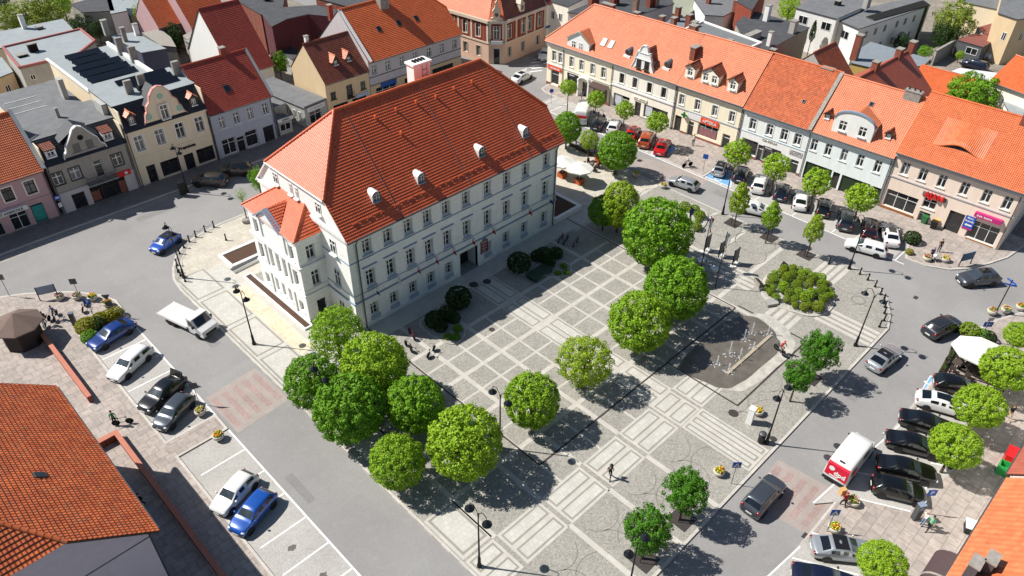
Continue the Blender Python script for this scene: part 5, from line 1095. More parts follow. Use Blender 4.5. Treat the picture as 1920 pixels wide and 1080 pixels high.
gab('low_orange_wing', 'low orange tiled wing right of the red cross wing', (1728, 122), (1832, 150), 5.2, 3, 3.5, P_old, T_org)
block('red_roof_garage', 'dark grey garage with rusty red flat roof in the back yard', [(1796, 75), (1822, 64), (1882, 66), (1843, 88)], 3, mat('plaster_dark_grey', '#55585a', .9), mat('rusty_roof', '#7d4a42', .8, var=.15), wins=((3, .35, 1.2, 2, 1.2),))
block('red_roof_annex', 'rusty red roofed annex behind the grey garage', [(1832, 52), (1860, 44), (1885, 62), (1850, 66)], 3, P_old, MATS['rusty_roof'])
block('white_canopy', 'white corrugated canopy roof in the yard by the leafy tree', [(1784, 134), (1800, 128), (1877, 138), (1867, 157)], 2.8, P_old, mat('white_corrugated', '#cfd0d0', .6, var=.06))
block('corrugated_barn', 'barn with grey corrugated roof at the top right edge', [(1798, 2), (1830, -16), (1885, -10), (1872, 18)], 5, P_tan, M_bit)
block('ochre_corner_house', 'ochre house wall at the top right corner', [(1872, 24), (1886, -30), (1960, -40), (1960, 30), (1908, 36)], 8, P_ochre, M_bit, wins=((4, .3, 4, .8, 1.4), (3, .6, 4, .8, 1.4)))
block('cream_house_right', 'cream house with grey roof cut by the right edge', [(1885, 32), (1925, 10), (1990, 30), (1960, 60)], 6, P_cream, M_bitl, wins=((3, .5, 2.2, 1.2, 1.5),))
h = gab('cream_orange_house', 'tall cream house with orange roof at the right edge above the leafy tree', (1905, 104), (2010, 140), 10.5, 7.5, 4, P_cream, T_org)
block('cream_yard_wall', 'plain cream outbuilding below the right edge house', [(1872, 172), (1930, 160), (1990, 240), (1900, 225)], 5.5, P_cream, M_bitl)
block('yard_wall', 'grey panel wall at the back yard beside the dark shrubs', [(1754, 93), (1790, 74), (1792, 76), (1757, 96)], 2.6, M_conc, M_conc, cat='wall')
# far filler rooftops at the top edge
block('far_grey_block', 'grey flat roofed block beyond the street at the top centre', [(1020, -2), (1080, -30), (1130, -20), (1066, 12)], 8, P_cream, M_bitd, wins=((3, .3, 5, .8, 1.4), (3, .6, 5, .8, 1.4)))
h = house('street_house', 'pale house with red roof along the side street behind the brick corner', (70.2, 41.6), (92, 43.2), 11, 7.6, .9, P_cream, T_red, [('win', u, 4.6, .9, 1.6, M_fd) for u in (2, 5, 8, 11, 14)]+[('shop', 4, .2, 4, 2.4)], cz=((3.4, .3, .2),), corn=M_sbl)
# south-west corner building: orange mossy half-hipped roof, grey wall
def sw_house():
    h = house('mossy_roof_house', 'grey house with large weathered orange pantile roof at the bottom left', (-26.5, -15.1), (-26.5, 2.2), 13.4, 8.3, .78, mat('plaster_lavender_grey', '#b5b1bb', .9, var=.06), T_mos,
              [('win', 2.5+i*3, 4.6, 1, 1.6) for i in range(5)]+[('win', 2.5+i*3, 1, 1, 1.6) for i in range(5)], hipL=2.9, hipR=0, over=.6, course=.3, step=.06, endov=(.25, .25))
    m = MB(); m.box(-.03, -.02, 8.05, -.002, 13.4, 8.12, M_gut); m.build('wall_band', h.root); m = MB(); m.box(-.12, 8.3, 3.2, -.003, 9.6, 5.2, M_dark); m.build('side_window', h.root)
    pipe(h, .2)
    for u, y in ((9.5, 5.5), (6.2, 3.3)):
        skylight(h, u, y, .5, .7)
sw_house()
# south-east corner building
def se_house():
    h = house('near_orange_roof_house', 'house with salmon and orange tiled roof cut by the bottom right corner', (42, -51.75), (19.7, -51.75), 12, 6.6, .85, P_white, tilemat('dusty_red_tiles', '#a85d49', '#9e5543', var=.1), [], over=.35, hipL=0, endov=(.1, .0))
    h2 = house('near_orange_gabled_house', 'bright orange roofed house with slate chimneys at the bottom right corner', (19.6, -51.85), (4, -51.85), 12, 6.3, .85, P_white, tilemat('patched_orange_tiles', '#d07a50', '#c26a42', '#a84a28', .5, tw=.5, th=.36, var=.14, sscale=.9), [], over=.35, endov=(.1, .1))
    for u, y in ((10.9, .55), (9.9, 1.15)): chimney(h2, u, y, 1.0, .55, 8.9, m=mat('slate_cladding', '#4a4e54', .6, var=.3, scale=6))
    m = MB()
    for i in range(4):
        m.lathe([(.0, 0), (.0, 0)], M_dark)
    for i in range(2):
        m = MB(); u = 6.2+i*2.6; N = 6
        mt = mat('brown_awning2', '#4b3b3c', .8)
        for j in range(N):
            a, b = math.pi/2*j/N, math.pi/2*(j+1)/N; y = lambda t: -.1-1.5*math.sin(t); z = lambda t: 2.4+1.1*math.cos(t)
            m.poly([(u, y(a), z(a)), (u+2.4, y(a), z(a)), (u+2.4, y(b), z(b)), (u, y(b), z(b))], mt, None, True)
        m.build('awning', h2.root)
se_house()
# octagonal kiosk
def kiosk():
    t = thing('octagonal_kiosk', 'small octagonal dark kiosk with brown pointed roof by the brick wall', 'kiosk', (-24.9, 21.2, .11)); wd = mat('dark_timber', '#241b18', .7, var=.2)
    m = MB(); m.lathe([(1.75, 0), (1.75, 2.3)], wd, n=8, smooth=False, ph=R(22.5)); m.build('wall', t)
    m = MB(); m.lathe([(2.3, 2.2), (2.3, 2.32), (.05, 3.45)], mat('brown_felt', '#6d5c54', .9, var=.12), n=8, smooth=False, ph=R(22.5)); m.build('roof', t)
    m = MB(); m.T = Matrix.Rotation(R(-10), 4, 'Z'); m.box(1.9, -.5, 1.0, 2.0, .6, 1.7, M_swh); m.build('notice_board', t)
kiosk()
for nm, lb, y0, y1 in (('brick_garden_wall', 'low red brick wall running from the octagonal kiosk', 8.6, 21.8), ('brick_ramp_wall', 'low red brick wall of the ramp beside the mossy roofed house', -16, 3.0)):
    m = MB(); m.cbox((0, 0, 0), (.32, y1-y0, .7), M_brick); m.cbox((0, 0, .7), (.4, y1-y0+.1, .08), mat('red_coping2', '#b0705c', .8, var=.1))
    if y0 < 0: m.cbox((-1.0, (y1-y0)/2-.2, 0), (2.0, .4, .7), M_brick); m.cbox((-1.0, (y1-y0)/2-.2, .704), (2.0, .5, .08), MATS['red_coping2'])
    tag(m.build(nm, None, (-23.5, (y0+y1)/2, .11)), lb, 'wall')
# ------------------------------------------------------------------ trees and shrubs
LM = dict(bright=leafmat('leaf_bright', '#6f9a1e', '#98b830'), mid=leafmat('leaf_mid', '#5e901e', '#86b02a'), deep=leafmat('leaf_deep', '#588a1e', '#7aa62a'), yellow=leafmat('leaf_yellow', '#83a326', '#a4b836'),
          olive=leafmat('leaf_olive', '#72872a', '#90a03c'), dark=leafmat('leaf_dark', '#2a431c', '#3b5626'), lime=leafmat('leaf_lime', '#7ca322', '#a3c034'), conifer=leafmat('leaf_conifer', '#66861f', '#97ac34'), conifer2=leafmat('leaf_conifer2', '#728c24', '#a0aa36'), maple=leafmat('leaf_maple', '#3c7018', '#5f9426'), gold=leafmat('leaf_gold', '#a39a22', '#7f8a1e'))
M_bark = mat('bark', '#4d4034', .9, var=.3, scale=6, bump=.4)
_crown = {}
def crown_mesh(kind, seed):
    key = (kind, seed)
    if key in _crown: return _crown[key]
    rg = np.random.default_rng(seed*17+len(kind))
    # unit crown: radius 1; (clumps, leaves per clump, leaf size, clump radius, surface bias, irregularity)
    K = dict(ball=(430, 42, .072, .145, .93, .035), airy=(330, 36, .066, .15, .85, .07), maple=(190, 72, .072, .17, .80, .15), slim=(150, 34, .10, .17, .85, .08), street=(150, 26, .12, .18, .85, .06), wild=(150, 40, .08, .2, .8, .22), shrub=(280, 26, .12, .11, .96, .02), thin=(90, 24, .06, .2, .7, .25))[kind]
    nc, nl, ls, cr, sb, ir = K
    d = rg.normal(size=(nc, 3)); d /= np.linalg.norm(d, axis=1)[:, None]
    # spread evenly: golden spiral with jitter
    i = np.arange(nc)+.5; ph = np.arccos(1-2*i/nc); th = np.pi*(1+5**.5)*i
    g = np.stack([np.cos(th)*np.sin(ph), np.sin(th)*np.sin(ph), np.cos(ph)], 1); d = g+rg.normal(size=(nc, 3))*.10; d /= np.linalg.norm(d, axis=1)[:, None]
    low = 1-ir*1.5*(rg.random(nc)); lump = np.zeros(nc)
    for _ in range(7):
        q = rg.normal(size=3); q /= np.linalg.norm(q); lump += np.clip((d@q-.55)/.45, 0, 1)*rg.uniform(-1, 1)*ir*1.3
    rad = (sb+(1-sb)*rg.random(nc))*low*(1+lump)
    inner = rg.random(nc) < .22; rad[inner] *= rg.uniform(.35, .8, inner.sum())
    c = d*rad[:, None]
    if kind == 'slim':
        tz = (c[:, 2]+1)/2; f = np.clip(1.15-.75*tz, .25, 1.1)*np.clip(.55+tz*2.2, 0, 1); c[:, 0] *= f; c[:, 1] *= f
    if kind in ('ball', 'street'): c[:, 2] = np.where(c[:, 2] < 0, c[:, 2]*.92, c[:, 2])
    if kind == 'maple':
        c[:, 2] *= .95; c += rg.normal(size=c.shape)*.06
    n = nc*nl; cc = np.repeat(c, nl, 0); dd = np.repeat(d, nl, 0)
    u = rg.normal(size=(n, 3)); u /= np.linalg.norm(u, axis=1)[:, None]
    u += dd*.55; u /= np.linalg.norm(u, axis=1)[:, None]
    p = cc+u*cr*(rg.uniform(.35, 1.0, n)**.6)[:, None]*np.repeat(rg.uniform(.7, 1.25, nc), nl)[:, None]
    nor = u*.9+dd*.35+rg.normal(size=(n, 3))*.45; nor /= np.linalg.norm(nor, axis=1)[:, None]
    a = np.cross(nor, rg.normal(size=(n, 3))); a /= np.linalg.norm(a, axis=1)[:, None]; b = np.cross(nor, a)
    s = ls*rg.uniform(.6, 1.25, n)[:, None]
    v = np.stack([p-a*s*.5, p+b*s*.38, p+a*s*.5, p-b*s*.38], 1).reshape(-1, 3)
    me = bpy.data.meshes.new('crown'); me.vertices.add(4*n); me.vertices.foreach_set('co', v.ravel()); me.loops.add(4*n); me.loops.foreach_set('vertex_index', np.arange(4*n)); me.polygons.add(n)
    me.polygons.foreach_set('loop_start', np.arange(n)*4); me.polygons.foreach_set('loop_total', np.full(n, 4)); me.materials.append(LM['mid']); me.update(); me.validate()
    _crown[key] = me; return me
def crown(parent, kind, seed, lm, loc, sc, name='crown', rz=None):
    o = bpy.data.objects.new(name, crown_mesh(kind, seed)); COL.objects.link(o); o.location = loc; o.scale = sc; o.rotation_euler = (0, 0, random.uniform(0, 6.28) if rz is None else rz)
    if parent: o.parent = parent
    o.material_slots[0].link = 'OBJECT'; o.material_slots[0].material = LM[lm]; return o
def tree(px, py, rpx, lm, label, kind='ball', hz=None, rz=1.0, cat='tree', group=None, seed=None, z0=KZ, name='tree', clear=1.1, lean=0.):
    "px, py = middle of the crown in the photo, rpx its half width; hz = height of the crown centre"
    r = rpx*60/FPX
    for _ in range(6):
        z = hz if hz else clear+r*rz*.92; p = P(px, py, z0+z); r = rpx*dist(p)/FPX*.97
    z = hz if hz else clear+r*rz*.92
    t = thing(name, label, cat, (p.x, p.y, z0), 0, group); m = MB(); tr = max(.06, min(.2, r*.05))
    m.tube([(0, 0, -.05), (lean*.3, 0, z*.45), (lean*.5, 0, z*.8), (0, 0, z+r*.3)], [tr*1.4, tr, tr*.8, tr*.3], M_bark, 8)
    for i in range(6):
        a = i*1.05+.3; h = z-r*rz*.75+i*r*.12; q = r*.6
        m.tube([(0, 0, h), (math.cos(a)*q*.5, math.sin(a)*q*.5, h+q*.45), (math.cos(a)*q, math.sin(a)*q, h+q*.95)], [tr*.55, tr*.4, tr*.15], M_bark, 6)
    m.build('trunk', t)
    sd = seed if seed is not None else random.randint(0, 2)
    crown(t, kind, sd, lm, (0, 0, z), (r*.99, r*.99, r*rz*.99)); return t
BG = None
for a in ((630, 622, 53, 'bright', 'loose light green tree by the town hall corner showing its dark limbs', 'airy'), (700, 684, 62, 'lime', 'round yellow green tree behind the darker round tree, left group', 'ball'), (585, 716, 52, 'deep', 'dark green round tree at the kerb with a lamp in its crown', 'ball'),
          (655, 766, 67, 'deep', 'largest dark green round tree of the left group beside the road', 'ball'), (778, 758, 55, 'mid', 'round clipped green tree right of the dark ones in the left group', 'ball'), (870, 830, 70, 'lime', 'big bright green ball tree above the white slab panel', 'ball'),
          (745, 866, 52, 'bright', 'small bright ball tree at the kerb, lowest of the left group', 'ball'), (997, 750, 53, 'bright', 'bright ball tree beside the double lamp in the middle of the square', 'ball'), (1097, 677, 53, 'yellow', 'sparse yellowish ball tree in the centre of the square', 'airy'),
          (1200, 603, 58, 'bright', 'bright ball tree shading the fountain corner', 'ball'), (1268, 540, 60, 'mid', 'green ball tree between the flagpoles and the fountain', 'ball'), (1233, 437, 66, 'mid', 'large dense green ball tree at the east end of the square', 'ball'),
          (1158, 283, 37, 'mid', 'dense ball tree by the cafe umbrellas', 'ball'), (1133, 395, 30, 'deep', 'dark narrow tree half hidden behind a paler oval tree', 'ball')):
    tree(*a[:5], kind=a[5], group=None)
tree(1162, 385, 36, 'yellow', 'oval pale green tree left of the large dense ball tree', 'ball', rz=1.32)
tree(1063, 240, 27, 'mid', 'green tree beside the east end of the town hall roof', 'ball', rz=1.15)
tree(1105, 262, 19, 'yellow', 'small pale young tree by the cafe fence', 'airy', hz=3.9)
for x, y, r, lb in ((1066, 164, 17, 'small round street tree in front of the arched porch'), (1118, 186, 18, 'small round street tree over the white red striped van'), (1172, 206, 19, 'small round street tree before the baroque gabled house'), (1233, 229, 22, 'small round street tree before the pharmacy passage'),
                    (1383, 286, 27, 'round street tree between the pharmacy and white shop house'), (1457, 312, 27, 'round street tree in front of the white shop house door'), (1532, 341, 28, 'round street tree in front of the green shop blinds'), (1615, 371, 31, 'round street tree left of the red lettered shop')):
    tree(x, y, r, 'lime', lb, 'street', hz=4.0, rz=.92, z0=.11, name='street_tree', group='round street trees of the east row')
for x, y, r, rz, lm, lb in ((1388, 372, 23, 1.55, 'yellow', 'slender pale green tree with pointed crown behind the east lamp'), (1449, 403, 22, 1.35, 'bright', 'slender green tree beside the white car at the kerb'), (1528, 428, 21, 1.55, 'yellow', 'slender yellow green tree nearest the shrub bed')):
    tree(x, y, r, lm, lb, 'slim', hz=3.9, rz=rz, name='slender_tree')
tree(1540, 655, 37, 'maple', 'ovate green tree at the south kerb by the rider', 'maple', hz=3.7, rz=1.25, seed=1); tree(1497, 705, 32, 'maple', 'ragged small tree with thin crown left of the ovate tree', 'maple', hz=3.2, rz=1.15, seed=2)
tree(1287, 920, 46, 'maple', 'ragged maple in a square tree pit, upper of the pair by the south kerb', 'maple', hz=3.6, rz=1.15, seed=0); tree(1215, 993, 47, 'maple', 'ragged maple in a square tree pit, lower of the pair by the south kerb', 'maple', hz=3.6, rz=1.12, seed=1)
for x, y, r, lb in ((1887, 691, 45, 'round tree next to the large white cafe umbrella'), (1838, 762, 45, 'round tree above the white crossover car'), (1792, 836, 45, 'round tree above the parked black saloons'), (1655, 1056, 44, 'round tree above the silver saloon at the bottom edge'), (1912, 628, 27, 'round tree cut by the right edge above the umbrella')):
    tree(x, y, r, 'lime', lb, 'ball', hz=3.3, rz=.85, z0=.11, name='street_tree', group='round street trees of the south-east side')
tree(452, 366, 12, 'mid', 'thin young tree at the north-west corner of the town hall', 'thin', hz=3.6, rz=1.3, name='young_tree')
tree(483, 335, 16, 'mid', 'green bush squeezed beside the far corner of the town hall', 'wild', hz=2.0, rz=1.6, name='bush', cat='bush')
for x, y, r, lm, kd, hz, rz, lb in ((75, 28, 46, 'olive', 'wild', 4, 1.0, 'olive garden tree at the top left'), (20, 35, 30, 'olive', 'wild', 3.5, 1, 'greyish garden bush at the far left top edge'), (115, 5, 24, 'lime', 'wild', 3.5, 1, 'bright garden tree at the top left edge'), (108, 38, 30, 'olive', 'thin', 3.5, .9, 'small olive tree beside the dark shed'),
                                   (152, 52, 24, 'dark', 'wild', 3, 1.1, 'dark garden bush behind the grey roof'), (182, 55, 17, 'dark', 'wild', 3, 1, 'dark bush with pale blossom near the slate wing'), (262, 25, 24, 'yellow', 'thin', 4.5, 1, 'yellowish thin tree left of the orange roof'), (305, 12, 28, 'olive', 'thin', 6, 1.2, 'bare olive tree in front of the orange roof'), (328, 68, 20, 'dark', 'wild', 3, 1.4, 'dark ivy tree beside the concrete roof'), (242, 60, 12, 'mid', 'wild', 1.5, .8, 'small green bush by the slate wing'), (105, 178, 15, 'lime', 'wild', 2, 1.2, 'small bright bush below the white house wall'),
                                   (522, 116, 21, 'deep', 'wild', 4, 1.0, 'dark green tree in the yard beside the ochre house'), (1480, 17, 22, 'lime', 'wild', 3, 1.1, 'bright green tree left of the white apartments'), (1525, 58, 7, 'dark', 'slim', 4.5, 3.0, 'narrow dark conifer by the white apartments'), (1575, 88, 14, 'dark', 'wild', 1.5, .7, 'low dark bush under the white apartment wall'), (1792, 38, 42, 'olive', 'wild', 4.5, .95, 'large olive green tree behind the red roofed garage'), (1772, 68, 26, 'dark', 'wild', 2.5, 1.1, 'dark shrub in front of the large olive tree'),
                                   (1690, 77, 16, 'dark', 'wild', 2.5, 1, 'dark conifer in the apartment yard'), (1735, 97, 15, 'mid', 'wild', 1.8, .8, 'low green shrub by the panel wall'), (1800, 103, 9, 'lime', 'wild', 1.4, 1, 'small bright shrub by the grey garage'), (1822, 180, 52, 'mid', 'maple', 5.2, .85, 'leafy broad tree rising behind the eyebrow window roof'), (1880, 200, 26, 'bright', 'maple', 4, .8, 'paler tree right of the leafy broad tree'), (2, 8, 18, 'dark', 'wild', 3, 1, 'dark tree at the very top left corner')):
    tree(x, y, r, lm, lb, kd, hz=hz, rz=rz, z0=0, name='garden_tree' if 'tree' in lb or 'conifer' in lb else 'garden_bush', cat='tree' if 'tree' in lb or 'conifer' in lb else 'bush')
# clipped shrubs of the square
def shrub(x, y, r, lm, label, group=None, rz=.85, name='ball_shrub', hz=None, z0=KZ):
    p = P(x, y, z0+r*rz*.8); o = crown(None, 'shrub', random.randint(0, 2), lm, (p.x, p.y, z0+(hz if hz else r*rz*.85)), (r, r, r*rz), name); return tag(o, label, 'shrub', group)
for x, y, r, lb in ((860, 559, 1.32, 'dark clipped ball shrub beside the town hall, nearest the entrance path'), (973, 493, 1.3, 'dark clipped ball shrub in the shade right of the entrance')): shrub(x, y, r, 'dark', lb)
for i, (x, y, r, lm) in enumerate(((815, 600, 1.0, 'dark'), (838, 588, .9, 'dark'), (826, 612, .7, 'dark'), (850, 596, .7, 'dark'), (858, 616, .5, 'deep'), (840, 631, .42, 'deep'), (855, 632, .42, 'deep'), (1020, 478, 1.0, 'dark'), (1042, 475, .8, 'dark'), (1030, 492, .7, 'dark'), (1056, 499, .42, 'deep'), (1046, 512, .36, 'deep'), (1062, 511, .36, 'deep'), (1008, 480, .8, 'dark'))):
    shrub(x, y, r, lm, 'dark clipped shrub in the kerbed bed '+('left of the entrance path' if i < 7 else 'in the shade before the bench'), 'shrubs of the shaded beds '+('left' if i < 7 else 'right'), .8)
for i, (x, y, r) in enumerate(((1284, 388, .72), (1301, 394, .72), (1312, 404, .68), (1309, 414, .4), (1306, 425, .62))): shrub(x, y, r, 'conifer', 'small clipped conifer ball in the corner bed beside the large ball tree', 'conifer balls in the corner bed')
rr = random.Random(4); bc = (37.2, -27.3); n = 0
M_peb = pavemat('white_pebbles', '#c2bfb8', '#a9a69f', '#8f8c86', .12, .12, .02, .8, .2, 1, fine=.2, fs=6)
bed = [(34.2, -24.4), (37.2, -23.3), (40.6, -24.5), (41.0, -26.8), (40.3, -29.2), (38.5, -30.7), (36.0, -31.2), (34.2, -30.3), (33.5, -28.8), (33.1, -27.0), (33.3, -25.4)]
def bedding(name, poly, label, mt, h=.12, curb=G_kerb):
    c = Vector((sum(p[0] for p in poly)/len(poly), sum(p[1] for p in poly)/len(poly))); t = thing(name, label, 'flower bed', (c.x, c.y, KZ)); m = MB(); q = [(p[0]-c.x, p[1]-c.y) for p in poly]; m.prism(q, 0, h, curb); m.build('kerb', t)
    m = MB(); m.prism([(x*.94, y*.94) for x, y in q], h-.05, h+.03, mt); m.build('soil', t)
def smooth(poly, k=4):
    out = []; n = len(poly)
    for i in range(n):
        p0, p1, p2, p3 = [Vector(poly[(i+j-1) % n]) for j in range(4)]
        for j in range(k):
            t = j/k; out.append(tuple(.5*((2*p1)+(-p0+p2)*t+(2*p0-5*p1+4*p2-p3)*t*t+(-p0+3*p1-3*p2+p3)*t**3)))
    return out
bedding('shrub_bed', smooth(bed), 'pebbled bed packed with clipped conifer balls at the south-east corner of the square', M_peb)
def inside(p, poly):
    r = False; n = len(poly)
    for i in range(n):
        a, b = poly[i], poly[i-1]
        if (a[1] > p[1]) != (b[1] > p[1]) and p[0] < (b[0]-a[0])*(p[1]-a[1])/(b[1]-a[1])+a[0]: r = not r
    return r
placed = []
for _ in range(4000):
    p = (rr.uniform(33, 41), rr.uniform(-31.5, -23)); q = (bc[0]+(p[0]-bc[0])*1.13, bc[1]+(p[1]-bc[1])*1.13)
    if not inside(q, bed): continue
    edge = min(math.dist(q, e) for e in bed); r = rr.uniform(.42, .62) if edge > .9 else rr.uniform(.3, .5)
    if any(math.dist(p, e[:2]) < (r+e[2])*.88 for e in placed): continue
    placed.append((*p, r))
    if len(placed) > 74: break
for x, y, r in placed:
    h = max(0, 1.1-math.hypot(x-bc[0], y-bc[1])/4.2)*.55
    o = crown(None, 'shrub', rr.randint(0, 2), rr.choice(['conifer', 'conifer', 'conifer2', 'lime']), (x, y, KZ+.15+r*.7+h), (r*1.02, r*1.02, r*.9+h*.35), 'ball_shrub'); tag(o, 'clipped conifer ball in the pebbled bed at the south-east corner', 'shrub', 'conifer balls in the pebbled bed')
bedding('shaded_bed', smooth([(4.7, -2.9), (4.0, -4.4), (4.2, -6.9), (5.0, -8.1), (6.6, -7.7), (7.4, -6.0), (6.8, -3.4)]), 'kerbed shrub bed left of the entrance path', G_cob, .1)
bedding('shaded_bed', smooth([(17.6, -2.2), (17.5, -4.2), (18.6, -5.4), (20.0, -7.4), (21.2, -8.2), (22.3, -7.8), (22.9, -6.6), (21.8, -2.4)]), 'kerbed shrub bed right of the entrance path in the shade', G_cob, .1)
bedding('corner_bed', smooth([(43.4, -8.0), (43.6, -10.5), (42.9, -11.8), (40.8, -12.9), (38.9, -12.9), (38.0, -11), (41.5, -8)]), 'kerbed corner bed with conifer balls beside the large ball tree', M_peb)
def tray(label, x0, y0, x1, y1, w=.35, h=.4):
    t = thing('raised_bed', label, 'flower bed', ((x0+x1)/2, (y0+y1)/2, KZ)); a, b = (x1-x0)/2, (y1-y0)/2; m = MB(); lt = P_white
    for q in ((-a, -b, a, -b+w), (-a, b-w, a, b), (-a, -b+w, -a+w, b-w), (a-w, -b+w, a, b-w)): m.box(q[0], q[1], 0, q[2], q[3], h, lt)
    m.build('curb', t); m = MB(); m.box(-a+w, -b+w, 0, a-w, b-w, h-.12, G_soil); m.build('soil', t)
tray('raised bed of bark mulch at the north-west corner of the town hall', -4.6, 18.5, .4, 21.6, .35, .14); tray('long narrow bark bed along the west wing', -4.55, 3.8, -3.55, 16.0, .18, .2); tray('triangular white raised bed at the south-east corner of the town hall', 27.9, -.1, 32.7, 4.4, .4, .6)
# yellow hedge by the parking on the left
for i, (x, y, r, lm, lb) in enumerate(((163, 612, 1.05, 'gold', 'round yellow green shrub at the head of the parking bays'), (180, 609, .9, 'dark', 'dark round shrub in the middle of the parking hedge'), (188, 598, .8, 'gold', 'golden shrub in the middle of the parking hedge'), (203, 593, .8, 'gold', 'golden shrub right of the middle of the parking hedge'), (217, 586, .7, 'gold', 'golden shrub at the right end of the parking hedge'), (168, 632, .8, 'deep', 'low green shrub in front of the blue saloon'))): shrub(x, y, r, lm, lb, None, .75, 'hedge_shrub', z0=.11)
for x, y, r, lm, lb in ((1818, 620, .95, 'conifer', 'round yellow green bush under the dead end sign'), (1843, 628, .7, 'deep', 'dark low bush beside the cafe umbrella'), (1853, 632, .75, 'dark', 'dark ball bush behind the cafe umbrella'), (1711, 446, .95, 'dark', 'dark clipped dome shrub by the white car near the corner'), (1705, 472, .45, 'gold', 'small yellow shrub below the dark dome shrub')): shrub(x, y, r, lm, lb, None, .75, z0=.11)
# ------------------------------------------------------------------ vehicles
M_tyre = mat('tyre', '#141414', .85, var=.1); M_rim = mat('alloy_rim', '#8f9294', .35, metal=.8, var=.1); M_trim = mat('car_trim', '#15161a', .5, var=.05)
M_cglass = mat('car_glass', '#10151a', .04, var=0, spec=.9); M_wind = mat('windscreen_glass', '#323c42', .06, var=.2, scale=2, spec=.9); M_head = mat('headlight', '#c8d0d6', .12, var=0, spec=.9); M_tail = mat('tail_light', '#7a0d10', .2, var=0, spec=.8); M_plate = mat('number_plate', '#d8d8d4', .5, var=.03)  # windscreens paler than other glass: sky reflection and interior put into the colour
PAINT = {}
def paint(n, c, metal=.0): 
    if n not in PAINT: PAINT[n] = mat('paint_'+n, c, .28, metal=metal, var=.03, spec=.5, coat=.9)
    return PAINT[n]
PC = dict(blue=('#0f3274', .2), white=('#d2d2d0', 0), black=('#0b0b0d', .1), darkgrey=('#30343a', .4), silver=('#a4a9ad', .5), grey=('#4a5058', .45), brightblue=('#144b9e', .15), red=('#b30d16', 0), orange=('#a8481a', .2), navy=('#141b33', .2), maroon=('#33161c', .2), cobalt=('#0f47a4', .1), bronze=('#3d3834', .4))
